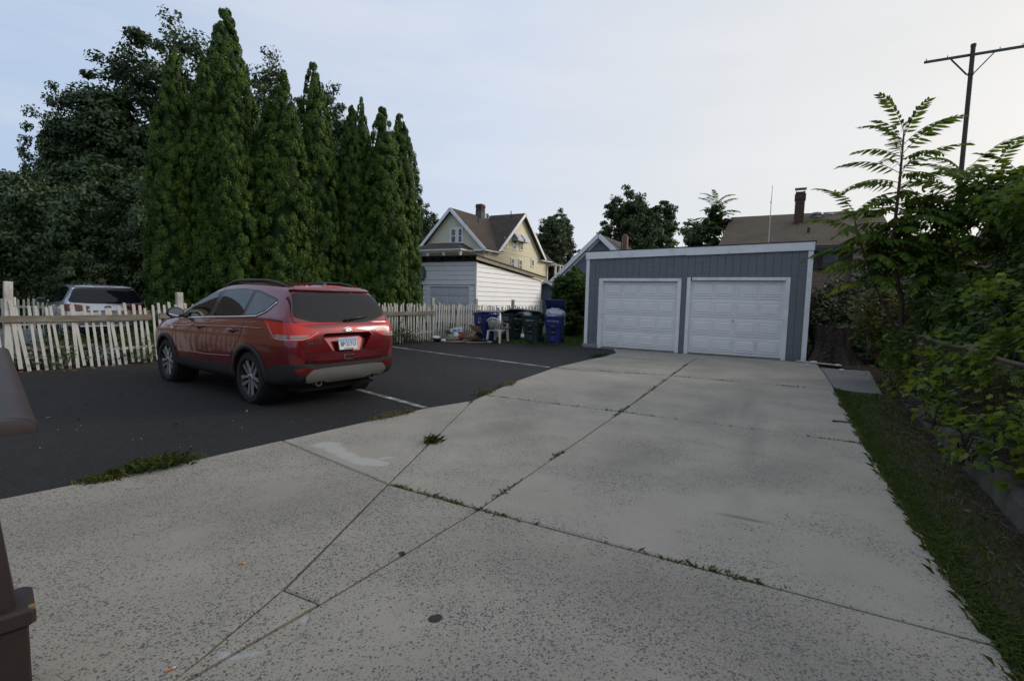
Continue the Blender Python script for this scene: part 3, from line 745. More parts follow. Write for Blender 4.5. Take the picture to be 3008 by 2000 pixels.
# ------------------------------------------------------------------ neighbour's white lean-to garage
wg = thing('garage', 'white garage with lapped siding and a sloping roof behind the picket fence', 'garage', (-2.07, 27.7, 0), ST)
side_poly = [(.0, 0), (8.4, 0), (8.4, 2.84), (0, 3.48)]
for b in lap_boards(side_poly, .268, .034):
    for i_, v_ in enumerate(b.v):
        zf = (v_[2] % .268); b.v[i_] = (v_[0], v_[1], v_[2] + (.016 if zf < .002 or zf > .2665 else 0) * (1 if abs((v_[2] / .268) - round(v_[2] / .268)) < 1e-3 and v_[2] <= min(q[2] for q in b.v) + 1e-4 else 0))
    b.build('siding_board', WSID, wg)
FM_ = Matrix.Rotation(R(-90), 4, 'Z')      # a wall along local +y facing -x: x_wall -> -y ... mirrored run
def front_boards(y0, y1, z0, z1, h=.268):
    for b in lap_boards([(-y1, z0), (-y0, z0), (-y0, z1), (-y1, z1)], h, .022, z0):
        lo_ = min(q[2] for q in b.v); b.v = [(q[0], q[1], q[2] + (.016 if q[2] < lo_ + 1e-4 else 0)) for q in b.v]
        c = MB(); c.add(b.v, b.f, FM_); c.build('siding_board', WSID, wg)
front_boards(.0, 7.4, 2.22, 3.52); front_boards(.12, .40, 0, 2.2); front_boards(3.46, 3.74, 0, 2.2); front_boards(6.9, 7.4, 0, 2.2)
mb = MB(); mb.box(.012, 8.38, .012, 7.38, 0, 2.75); mb.build('core', BLACKV, wg)  # black colour, seen through the board gaps, stands in for lap shadow lines
mb = MB(); mb.bbox(-.035, .09, -.035, .09, 0, 3.5, .004); mb.build('corner_board', WSID, wg)
mb = MB(); mb.bbox(8.33, 8.43, -.03, .05, 0, 2.84, .004); mb.build('corner_board', WSID, wg)
roof_plane('roof', [(-.42, -.28, 3.86), (8.75, -.28, 3.10), (8.75, 7.7, 3.10), (-.42, 7.7, 3.86)], .05, ROOFEDGE, wg)
TANW = M('weathered_tan_fascia', (.27, .235, .165), .85, .2, 4, .3, 30, dirt=(.10, .085, .06), dirt_amt=.6)
roof_plane('fascia', [(-.34, -.23, 3.80), (8.7, -.23, 3.05), (8.7, -.18, 3.05), (-.34, -.18, 3.80)], .20, TANW, wg)
for k in range(13):
    mb = MB(); mb.bar((-.38, .1 + k * .6, 3.745), (.6, .1 + k * .6, 3.665), .045, .12); mb.build('rafter_tail', DARKW, wg)
mb = MB(); mb.box(-.02, .02, 0, 7.4, 3.52, 3.70); mb.build('eave_board', DARKW, wg)
for (y0, y1) in ((.46, 3.22), (3.98, 6.74)):
    for (a, b) in ((y0 - .1, y0), (y1, y1 + .1 + (.12 if y0 < 1 else 0))):
        mb = MB(); mb.bbox(-.05, .02, a, b, 0, 2.2, .004); mb.build('door_trim', WSID, wg)
    mb = MB(); mb.bbox(-.05, .02, y0 + .002, y1 - .002, 2.11, 2.2, .004); mb.build('door_trim', WSID, wg)
    d = thing('garage_door', None, None); d.parent = wg
    for k in range(4):
        mb = MB(); mb.bbox(-.006 + .016, .05, y0, y1, .02 + k * .523, .02 + k * .523 + .517, .006); mb.build('door_section', DOORG, d)
    pm = raised_panel_mesh(.54, .36); pm.transform(Matrix.Rotation(R(-90), 4, 'Z')); pm.materials.append(DOORG)
    for k in range(4):
        for j in range(4): inst(pm, 'panel', d, (.009, y0 + .66 + .67 * j, .10 + k * .523))
# backboard on the front wall
BLK = M('black_plastic', (.014, .014, .015), .45, .1, 6, .08, 60)
BBG = M('scuffed_grey_board', (.13, .15, .19), .55, .35, 5, .1, 30)
bb = thing('basketball_backboard', 'fan shaped grey basketball backboard with black rim on the white garage', 'backboard', (-2.07 - math.sin(ST) * 4.05 - .477 * .09, 27.7 + math.cos(ST) * 4.05 - .879 * .09, 2.94), ST)
fan = [(-.56, -.20), (-.40, -.44), (.40, -.44), (.56, -.20), (.56, .05), (.45, .27), (.25, .42), (0, .46), (-.25, .42), (-.45, .27), (-.56, .05)]
n = len(fan); mb = MB(); mb.add([(-.02, -y, z) for y, z in fan] + [(.02, -y, z) for y, z in fan], [tuple(range(n)), tuple(range(2 * n - 1, n - 1, -1))] + [(i, n + i, n + (i + 1) % n, (i + 1) % n) for i in range(n)]); mb.build('board', BBG, bb)
mb = MB(); mb.tube([(-.02, -y, z) for y, z in fan + fan[:2]], .028, 6, False); mb.build('rim', BLK, bb)
mb = MB(); mb.box(.02, .1, -.1, .1, -.2, .2); mb.build('bracket', BLK, bb)

# ------------------------------------------------------------------ yellow house
yh = thing('house', 'cream yellow gabled house with brown roof and two window awnings', 'house', (-2.89, 48.0, 0), ST)
MS = Matrix.Identity(4)                      # side wall, local y = 0 facing -y
lap_wall('wall', [(0, 0), (14.9, 0), (14.9, 6.2), (0, 6.2)], .115, .014, CREAM, yh, MS)
lap_wall('gable_wall', [(2.35, 6.22), (12.95, 6.22), (7.62, 10.6)], .115, .014, CREAM, yh, Matrix.Translation((0, -.02, 0)))
MF = Matrix.Rotation(R(-90), 4, 'Z')
def yf(p): return [(-y, z) for y, z in p]
lap_wall('front_wall', yf([(0, 0), (7.5, 0), (7.5, 6.2), (0, 6.2)]), .115, .014, CREAMW, yh, MF)
lap_wall('front_gable', yf([(-.1, 6.2), (7.6, 6.2), (3.75, 10.2)]), .115, .014, CREAMW, yh, MF @ Matrix.Translation((0, -.01, 0)))
mb = MB(); mb.box(.05, 14.85, .05, 7.45, 0, 6.2); mb.build('core', BLACKV, yh)
def sp(y): return 6.2 + (10.25 - 6.2) * (y + .45) / 4.2
for (x0_, x1_, y0_) in ((-.45, 2.5, -.45), (2.502, 12.798, .25), (12.8, 15.4, -.45)):
    z0_ = 6.15 + (y0_ + .45) / 4.2 * 4.15
    roof_plane('roof', [(x0_, y0_, z0_), (x1_, y0_, z0_), (x1_, 3.75, 10.30), (x0_, 3.75, 10.30)], .14, SH_BROWN, yh)
roof_plane('roof', [(-.45, 3.75, 10.30), (15.4, 3.75, 10.30), (15.4, 7.95, 6.15), (-.45, 7.95, 6.15)], .14, SH_BROWN, yh)
roof_plane('wing_roof', [(2.05, -.5, 6.22), (7.62, -.5, 10.78), (7.62, 4.0, 10.78), (2.05, 4.0, 6.22)], .14, SH_BROWN, yh)
roof_plane('wing_roof', [(7.62, -.5, 10.78), (13.2, -.5, 6.22), (13.2, 4.0, 6.22), (7.62, 4.0, 10.78)], .14, SH_BROWN, yh)
for (a, b) in (((2.02, 6.08), (7.62, 10.66)), ((7.62, 10.66), (13.22, 6.08))):
    mb = MB(); mb.bar((a[0], -.52, a[1]), (b[0], -.52, b[1]), .06, .30); mb.build('rake_board', WHITE, yh)
for (a, b) in (((-.48, 6.02), (3.75, 10.16)), ((3.75, 10.16), (7.98, 6.02))):
    mb = MB(); mb.bar((-.47, a[0], a[1]), (-.47, b[0], b[1]), .06, .30); mb.build('rake_board', WHITE, yh)
for (x0, x1) in ((-.5, 2.9), (12.3, 15.5)):      # boxed eave returns with gutter
    mb = MB(); mb.bbox(x0, x1, -.55, .0, 6.0, 6.14, .02); mb.build('gutter', WHITE, yh)
    roof_plane('eave_return', [(x0 + .02, -.58, 6.16), (x1 - .02, -.58, 6.16), (x1 - .3, .2, 6.55), (x0 + .3, .2, 6.55)], .05, SH_BROWN, yh)
mb = MB(); mb.bbox(-.5, -.02, -.5, .9, 6.0, 6.14, .02); mb.build('gutter', WHITE, yh)
for (x, y) in ((.18, -.06), (14.5, -.06)):
    mb = MB(); mb.tube([(x + .35, -.5, 6.0), (x + .2, -.3, 5.75), (x, y, 5.35), (x, y, .2)], .05, 8); mb.build('downpipe', WHITE, yh)
for (x, z, w, h) in ((5.40, 4.75, .62, .95), (7.18, 4.65, .62, 1.05), (10.25, 5.3, .55, .70), (5.72, 6.75, .60, .95), (7.35, 6.85, .60, .95), (4.0, 6.8, .34, .85)):
    window(yh, Matrix.Translation((0, -.03, 0)), x, z, w, h, fw=.12, double=h > .8)
for x in (5.40, 7.03):     # metal awnings over the attic windows
    mb = MB(); w = 1.25; pr = [(-.04, 8.45), (-.35, 8.38), (-.80, 7.85), (-.82, 7.62)]; vs = []
    for xx in (x, x + w): vs += [(xx, y, z) for y, z in pr] + [(xx, y + .03, z - .03) for y, z in pr]
    fs = []
    for j in range(3): fs += [(j, j + 1, 8 + j + 1, 8 + j), (4 + j, 12 + j, 12 + j + 1, 4 + j + 1)]
    fs += [(0, 8, 12, 4), (3, 7, 15, 11)]
    for o_ in (0, 8): fs += [(o_, o_ + 4, o_ + 7, o_ + 3, o_ + 2, o_ + 1)]
    mb.add(vs, fs)
    for xx in (x, x + w - .01): mb.add([(xx, -.04, 8.43), (xx, -.35, 8.36), (xx, -.80, 7.83), (xx, -.80, 7.62), (xx, -.04, 7.62)], [(0, 1, 2, 3, 4), (4, 3, 2, 1, 0)])
    mb.build('awning', M('grey_white_awning', (.52, .53, .55), .5, .1, 4, .05), yh)
FWx = Matrix.Rotation(R(-90), 4, 'Z') @ Matrix.Translation((0, -.03, 0))
window(yh, FWx, -3.86, 6.92, .55, 1.30, fw=.13, pane=SHADE, lower=GLASS); window(yh, FWx, -2.98, 6.92, .42, 1.30, fw=.13)
mb = MB(); mb.bbox(-.32, -.02, -3.78, -3.40, 6.95, 7.2, .01, Matrix.Rotation(R(-90), 4, 'Z') @ Matrix.Rotation(R(90), 4, 'Z')); 
# upper porch on the front
mb = MB(); mb.box(-2.2, -.02, 1.25, 7.0, 0, 3.0); mb.build('porch_base', CREAMW, yh)
for y in (1.3, 3.2, 5.1, 6.9):
    mb = MB(); mb.bbox(-2.2, -2.0, y - .1, y + .1, 3.0, 6.0, .02); mb.build('porch_post', WHITE, yh)
mb = MB(); mb.bbox(-2.5, -.02, 1.0, 7.3, 5.92, 6.08, .02); mb.build('porch_eave', WHITE, yh)
mb = MB(); mb.add([(-2.55, .95, 6.08), (-.02, .95, 6.08), (-.02, 7.35, 6.08), (-2.55, 7.35, 6.08), (-.02, 2.5, 6.85), (-.02, 5.8, 6.85), (-1.0, 2.7, 6.80), (-1.0, 5.6, 6.80)],
                  [(0, 1, 4, 6), (3, 0, 6, 7), (2, 3, 7, 5), (6, 4, 5, 7), (0, 3, 2, 1), (1, 2, 5, 4)]); mb.build('porch_roof', SH_BROWN, yh)
ch = MB(); ch.box(4.75, 5.5, 3.4, 4.1, 9.2, 11.55); ch.box(4.71, 5.54, 3.36, 4.14, 11.2, 11.4); c_ = ch.build('chimney', BRICK_DK, yh)
ch = MB(); ch.box(4.73, 5.52, 3.38, 4.12, 9.2, 10.75); ch.build('flue_cement', M('grey_render', (.10, .10, .11), .9, .3, 4, .3), c_)
for (x, y, z0, z1) in ((3.1, 2.7, 9.0, 10.6), (7.0, 1.0, 9.2, 11.0)):
    mb = MB(); mb.tube([(x, y, z0), (x, y, z1)], .055, 8); mb.build('vent_pipe', BLK, yh)
# rear porch and ochre extension to the right
mb = MB(); mb.box(14.95, 18.4, -1.0, 6.5, 0, 3.2); mb.build('rear_porch_base', CREAM, yh)
for x in (15.1, 16.4, 17.4, 18.3):
    mb = MB(); mb.bbox(x - .1, x + .1, -1.0, -.8, 3.2, 5.7, .02); mb.build('porch_post', WHITE, yh)
mb = MB(); mb.bbox(14.9, 18.6, -1.1, 6, 5.70, 5.95, .02); mb.build('porch_beam', WHITE, yh)
roof_plane('rear_porch_roof', [(14.95, -1.3, 5.98), (22.9, -1.3, 5.98), (22.9, 6.8, 7.0), (14.95, 6.8, 7.0)], .10, SH_BROWN, yh)
mb = MB(); mb.box(18.4, 22.6, -.9, 6.5, 0, 5.9); mb.build('extension', TANS, yh)
window(yh, Matrix.Translation((0, -.92, 0)), 19.0, 3.9, .6, 1.3, fw=.12); window(yh, Matrix.Translation((0, -.92, 0)), 21.3, 3.9, .6, 1.3, fw=.12); window(yh, Matrix.Translation((0, -.92, 0)), 19.0, 1.2, .6, 1.3, fw=.12)

# ------------------------------------------------------------------ peach house, far left of it
ph = thing('house', 'peach clapboard gabled house half hidden behind the arborvitae', 'house', (-14.6, 60.0, 0), ST)
lap_wall('wall', [(-7, 0), (0, 0), (0, 7.4), (-7, 7.4)], .16, .018, PINKS, ph, Matrix.Rotation(R(-90), 4, 'Z'))
lap_wall('gable_wall', [(-7, 7.4), (0, 7.4), (-3.5, 10.9)], .16, .018, PINKS, ph, Matrix.Rotation(R(-90), 4, 'Z') @ Matrix.Translation((0, -.01, 0)))
lap_wall('wall', [(0, 0), (11, 0), (11, 7.4), (0, 7.4)], .16, .018, PINKS, ph, Matrix.Identity(4))
for (a, b) in (((-.5, 7.0), (3.5, 11.1)), ((3.5, 11.1), (7.5, 7.0))):
    roof_plane('roof', [(-.5, a[0], a[1]), (11, a[0], a[1]), (11, b[0], b[1]), (-.5, b[0], b[1])], .14, SH_GREY, ph)
    mb = MB(); mb.bar((-.52, a[0], a[1] - .15), (-.52, b[0], b[1] - .15), .06, .4); mb.build('rake_board', WHITE, ph)
for x in (-2.3, -5.2): window(ph, Matrix.Rotation(R(-90), 4, 'Z') @ Matrix.Translation((0, -.02, 0)), x, 4.9, .8, 1.5, fw=.14)
window(ph, Matrix.Translation((0, -.02, 0)), 2.0, 4.6, .8, 1.5, fw=.14)

# ------------------------------------------------------------------ blue grey shed
sd = thing('shed', 'small blue grey gabled shed beside the white garage', 'shed', (2.0, 36.4, 0), R(-28.5))
lap_wall('wall', [(-1.6, 0), (2.6, 0), (2.6, 1.95), (.5, 2.75), (-1.6, 1.95)], .19, .02, BSID, sd, Matrix.Identity(4))
lap_wall('wall', [(0, 0), (4, 0), (4, 1.95), (0, 1.95)], .19, .02, BSID, sd, Matrix.Translation((2.6, 0, 0)) @ Matrix.Rotation(R(90), 4, 'Z'))
for (a, b) in (((-1.9, 1.92), (.5, 2.86)), ((.5, 2.86), (2.9, 1.92))):
    roof_plane('roof', [(a[0], -.25, a[1]), (b[0], -.25, b[1]), (b[0], 4.2, b[1]), (a[0], 4.2, a[1])], .07, SH_GREY, sd)
    mb = MB(); mb.bar((a[0], -.27, a[1] - .07), (b[0], -.27, b[1] - .07), .04, .16); mb.build('rake_board', WHITE, sd)
mb = MB(); mb.bbox(2.52, 2.66, -.03, .1, 0, 1.95, .01); mb.build('corner_board', WHITE, sd)

# ------------------------------------------------------------------ blue grey house behind the grey garage
bh = thing('house', 'blue grey gabled house with brick chimney peeking over the grey garage', 'house', (4.2, 44.8, 0), R(-28.5))
lap_wall('wall', [(-.6, 0), (7.8, 0), (7.8, 3.1), (3.6, 6.95), (-.6, 3.1)], .16, .018, BSID, bh, Matrix.Identity(4))
for (a, b) in (((-1.3, 2.7), (3.6, 7.2)), ((3.6, 7.2), (8.5, 2.7))):
    roof_plane('roof', [(a[0], -.4, a[1]), (b[0], -.4, b[1]), (b[0], 9, b[1]), (a[0], 9, a[1])], .12, SH_GREY, bh)
    mb = MB(); mb.bar((a[0], -.43, a[1] - .12), (b[0], -.43, b[1] - .12), .06, .34); mb.build('rake_board', WHITE, bh)
    mb = MB(); mb.bar((a[0] + .1, -.1, a[1] - .42), (b[0], -.1, b[1] - .42), .06, .2); mb.build('frieze_board', WHITE, bh)
mb = MB(); mb.box(4.7, 5.2, 2.7, 3.15, 5.6, 7.35); c_ = mb.build('chimney', BRICK_OR, bh)
mb = MB(); mb.box(4.82, 5.08, 2.8, 3.05, 7.35, 7.5); mb.build('chimney_pot', BRICK_OR, c_)
mb = MB(); mb.tube([(5.3, .8, 5.2), (5.3, .8, 6.5)], .07, 8); mb.build('vent_pipe', BLK, bh)

# ------------------------------------------------------------------ brick house with tan roof
kh = thing('house', 'tan brick house with brown shingle roof and tall chimney on the right', 'house', (12.3, 20.0, 0), R(-28.5))
BROWNT = M('dark_brown_trim', (.050, .034, .028), .6, .2, 6, .2, 40)
mb = MB(); mb.box(-7.0, 1.2, .35, 8.0, 0, 3.9); mb.build('wall', BRICK_TAN, kh)
mb = MB(); mb.box(1.05, 6.2, -.05, 6.0, 0, 4.05); mb.build('bay_wall', BRICK_TAN, kh)
mb = MB(); mb.bbox(1.0, 6.25, -.1, 6.1, 2.95, 3.03, .01); mb.build('stone_course', M('pale_stone', (.34, .30, .26), .8, .1, 6, .2), kh)
roof_plane('roof', [(-3.9, -.05, 3.92), (2.45, -.05, 3.92), (2.35, 4.2, 5.88), (-3.8, 4.2, 5.88)], .12, SH_TAN, kh)
roof_plane('roof', [(-3.8, 4.2, 5.88), (2.35, 4.2, 5.88), (2.45, 8.5, 3.92), (-3.9, 8.5, 3.92)], .12, SH_TAN, kh)
mb = MB(); mb.add([(2.30, .0, 3.9), (2.30, 8.4, 3.9), (2.30, 4.2, 5.8)], [(0, 1, 2)]); mb.build('gable_wall', BRICK_TAN, kh)
mb = MB(); mb.bbox(-7.2, 1.0, -.12, .34, 3.66, 3.86, .02); mb.build('soffit', M('dark_grey_gutter', (.040, .042, .05), .6, .1, 6, .05), kh)
mb = MB(); mb.box(-6.9, 1.0, .30, .36, 2.95, 3.66); mb.build('window_band', BROWNT, kh)
for x, p in ((-1.05, BLIND), (.05, GLASS), (-2.2, GLASS)):
    window(kh, Matrix.Translation((0, .28, 0)), x, 3.06, .58, .56, frame=BROWNT, fw=.07, double=False, pane=GLASS)
    if p is BLIND:
        mb = MB(); mb.box(x + .04, x + .54, .262, .27, 3.28, 3.58); mb.build('blind', BLIND, kh)
ck = MB(); ck.box(-1.02, -.64, 2.6, 3.0, 4.6, 6.6); ck.box(-1.05, -.61, 2.57, 3.03, 6.25, 6.5); co_ = ck.build('chimney', BRICK_DK, kh)
mb = MB(); mb.bbox(-1.06, -.60, 2.56, 3.04, 6.74, 6.765, .005)
for dx, dy in ((-1.0, 2.62), (-.7, 2.62), (-1.0, 2.97), (-.7, 2.97)): mb.box(dx, dx + .02, dy, dy + .02, 6.59, 6.745)
mb.build('chimney_cap', STEEL, co_)
mb = MB(); mb.box(-1.1, -.56, 2.5, 3.05, 4.95, 5.1); mb.build('flashing', STEEL, co_)
mb = MB(); mb.lathe([(.2, 0), (.2, .1), (.26, .14), (.24, .22), (0, .28)], 16, Matrix.Translation((-.1, 3.6, 5.55))); mb.build('roof_vent', M('galvanised_vent', (.22, .22, .22), .5, .1, 8, .05, metal=.6), kh)
mb = MB(); mb.lathe([(.14, 0), (.14, .05), (.18, .07), (0, .1)], 16, Matrix.Translation((.45, 3.9, 5.72))); mb.build('roof_vent', WHITE, kh)
mb = MB(); mb.tube([(-.45, 1.5, 4.5), (-.45, 1.5, 4.85)], .06, 10); mb.build('vent_pipe', BLK, kh)
ant = MB(); ant.tube([(0, 0, 3.3), (.01, 0, 5.2), (.02, 0, 5.8)], [.018, .014, .008], 6); 
for z in (3.9, 4.7, 5.2): ant.tube([(0, 0, z), (0, 0, z + .05)], .026, 6)
o = ant.build('radio_antenna', M('pale_grey_pole', (.45, .44, .42), .6, .05, 5, 0), label='thin whip radio antenna rising behind the grey garage roof', category='antenna'); o.location = (10.3, 20.3, -.5); o.scale = (1, 1, 1.17)

# ------------------------------------------------------------------ dark house behind the right-hand thicket
dh = thing('house', 'dark slate sided house behind the thicket at the right edge', 'house', (14.2, 12.6, -.9), R(-28.5))
lap_wall('wall', [(0, 0), (9, 0), (9, 4.4), (0, 4.4)], .15, .018, SLATE, dh, Matrix.Identity(4))
lap_wall('wall', [(-8, 0), (0, 0), (0, 4.4), (-4, 6.0), (-8, 4.4)], .15, .018, SLATE, dh, Matrix.Rotation(R(-90), 4, 'Z'))
roof_plane('roof', [(-.3, -.3, 4.35), (9, -.3, 4.35), (9, 4, 6.1), (-.3, 4, 6.1)], .12, SH_DARK, dh)
roof_plane('roof', [(-.3, 4, 6.1), (9, 4, 6.1), (9, 8.3, 4.35), (-.3, 8.3, 4.35)], .12, SH_DARK, dh)
for (a, b) in (((-.35, 4.2), (4, 6.0)), ((4, 6.0), (8.3, 4.2))):
    mb = MB(); mb.bar((-.33, a[0], a[1]), (-.33, b[0], b[1]), .04, .16); mb.build('rake_board', WHITE, dh)
window(dh, Matrix.Translation((0, -.02, 0)), 3, 2.2, .9, 1.3)
# ochre house beyond the left edge of the lot (seen mirrored in the car's flank)
oh = thing('house', 'ochre yellow house standing left of the parking lot', 'house', (-27.0, -4.0, 0), R(78))
lap_wall('wall', [(0, 0), (19, 0), (19, 6.6), (0, 6.6)], .16, .018, M('ochre_siding', (.22, .17, .09), .7, .06, 2, .1, 30), oh, Matrix.Identity(4))
mb = MB(); mb.box(.05, 18.9, .05, 9, 0, 6.5); mb.build('core', BLACKV, oh)
roof_plane('roof', [(-.4, -.5, 6.5), (19.4, -.5, 6.5), (19.4, 4.5, 10.2), (-.4, 4.5, 10.2)], .14, SH_BROWN, oh)
roof_plane('roof', [(-.4, 4.5, 10.2), (19.4, 4.5, 10.2), (19.4, 9.5, 6.5), (-.4, 9.5, 6.5)], .14, SH_BROWN, oh)
for x in (2, 6, 10, 14, 17):
    for z in (1.2, 4.1): window(oh, Matrix.Translation((0, -.02, 0)), x, z, .9, 1.5, fw=.14)
# ------------------------------------------------------------------ cars
def mat_paint(name, col, metal=.35, rough=.32, flake=.0):
    m, nt, out = new_mat(name); t = NT(nt); co = t.coord('Object')
    dust = t.ramp(t.noise(co, 3, 5, .6), .35, .75, 0, .03)
    z = t.n("ShaderNodeSeparateXYZ", {0: co}).outputs[2]
    c = t.mix(t.math('ADD', dust, t.ramp(z, .30, .75, .07, 0)), col, (.16, .13, .11))
    b = t.bsdf(c, rough, None, metal, .5, Coat_Weight=1.0, Coat_Roughness=.045)
    nt.links.new(b, out.inputs[0]); return m
RED = mat_paint('deep_red_metallic_paint', (.150, .003, .0095), .42, .26)
SILV = mat_paint('silver_metallic_paint', (.50, .52, .55), .75, .30)
TINT = M('tinted_car_glass', (.010, .012, .013), .03, .05, 2, 0, spec=.9)
RTINT = M('tinted_rear_glass', (.010, .012, .015), .05, .05, 2, 0, spec=.35)
TRIMB = M('black_textured_plastic', (.017, .017, .0185), .62, .12, 10, .25, 200)
GLOSSB = M('gloss_black_trim', (.010, .010, .011), .2, .05, 5, 0)
CHROME = M('chrome', (.80, .80, .82), .12, .02, 5, 0, metal=1.0)
SKID = M('satin_silver_skid', (.33, .32, .30), .42, .06, 5, .05, 80, metal=.65)
RUB = M('tyre_rubber', (.013, .013, .0135), .8, .15, 10, .3, 120)
ALLOY = M('alloy_wheel', (.50, .50, .51), .35, .06, 6, 0, metal=.85)
REDL = M('red_tail_lens', (.50, .012, .008), .22, .08, 8, 0, spec=.4, Coat_Weight=.25)
CLRL = M('clear_tail_lens', (.30, .24, .23), .25, .2, 14, 0, spec=.4, Coat_Weight=.2)
DREDL = M('dark_red_lens', (.12, .008, .008), .15, .08, 8, 0, spec=.7)
SEAM = M('panel_seam', (.006, .004, .004), .7, 0, 4, 0)
WELL = M('wheel_well', (.008, .008, .008), .95, .1, 4, 0)

def lerp_tab(tab, x):
    if x <= tab[0][0]: return tab[0][1]
    for (a, va), (b, vb) in zip(tab[:-1], tab[1:]):
        if x <= b: 
            t = (x - a) / (b - a); return va + (vb - va) * t
    return tab[-1][1]
def suv_body_mesh(P):
    """lofted half sections mirrored, smoothed by subdivision"""
    rings = []
    for x in P['xs']:
        zt = lerp_tab(P['top'], x); zb = lerp_tab(P['bot'], x); w = lerp_tab(P['wid'], x); zbelt = lerp_tab(P['belt'], x)
        zbelt = min(zbelt, zt - .03)
        green = lambda z: w - .068 - max(0, z - 1.12) * P['tumble']
        wr = min(green(zt - .05), w - .05)
        hood = x > P['cowl']
        if hood: wr = w - .16
        raw = [(0, zb), (.7 * (w - .06), zb), (w - .055, zb + .03), (w - .018, zb + .12), (w - .004, .54), (w, .70), (w - .006, .86), (w - .032, zbelt - .065), (w - .068, zbelt)]
        zr = zt - .055
        if hood: raw += [(w - .09, zbelt + .01), (wr, zt - .02), (wr - .1, zt - .006), (wr * .5, zt), (0, zt + .004)]
        else: raw += [(green((zbelt + zr) / 2) + .008, (zbelt + zr) / 2), (wr, zr), (wr - .055, zt - .016), (wr * .5, zt - .002), (0, zt)]
        pts = []
        for i, (y, z) in enumerate(raw):
            lim = zt - .012 * (13 - i) if i > 3 else zt - .06
            pts.append((max(0, y), max(min(z, lim), zb + .0008 * i)))
        rings.append([(x, y, z) for y, z in pts])
    n = len(rings[0]); vs = []; fs = []
    for r in rings:
        vs += r + [(x, -y, z) for (x, y, z) in r[1:-1]][::-1]
    m = 2 * n - 2
    for i in range(len(rings) - 1):
        for k in range(m):
            j = (k + 1) % m; fs.append((i * m + k, i * m + j, (i + 1) * m + j, (i + 1) * m + k))
    # end caps as strips so that subdivision stays even
    for base, flip in ((0, True), ((len(rings) - 1) * m, False)):
        for k in range(n - 1):
            a, b = base + k, base + k + 1; c = base + (m - k - 1) % m; d = base + (m - k) % m
            q = (a, b, c, d) if k > 0 else (a, b, c)
            if k == n - 2: q = (a, b, d)
            q = tuple(dict.fromkeys(q)); fs.append(q if flip else q[::-1])
    me = bpy.data.meshes.new('body'); me.from_pydata(vs, [], fs); me.update()
    o = bpy.data.objects.new('tmpbody', me); COL.objects.link(o)
    md = o.modifiers.new('s', 'SUBSURF'); md.levels = 2; md.render_levels = 2
    dg = bpy.context.evaluated_depsgraph_get(); me2 = bpy.data.meshes.new_from_object(o.evaluated_get(dg))
    bpy.data.objects.remove(o); bpy.data.meshes.remove(me)
    bm = bmesh.new(); bm.from_mesh(me2); bmesh.ops.recalc_face_normals(bm, faces=bm.faces); bm.to_mesh(me2); bm.free()
    return me2
def bool_cut(me, cutters):
    o = bpy.data.objects.new('a', me); COL.objects.link(o); tmp = []
    for c in cutters:
        co = bpy.data.objects.new('b', c.mesh('c')); COL.objects.link(co); tmp.append(co)
        bm = bmesh.new(); bm.from_mesh(co.data); bmesh.ops.recalc_face_normals(bm, faces=bm.faces); bm.to_mesh(co.data); bm.free()
        md = o.modifiers.new('x', 'BOOLEAN'); md.operation = 'DIFFERENCE'; md.object = co; md.solver = 'EXACT'
    dg = bpy.context.evaluated_depsgraph_get(); r = bpy.data.meshes.new_from_object(o.evaluated_get(dg))
    for t in tmp: bpy.data.objects.remove(t)
    bpy.data.objects.remove(o); r.materials.clear(); return r
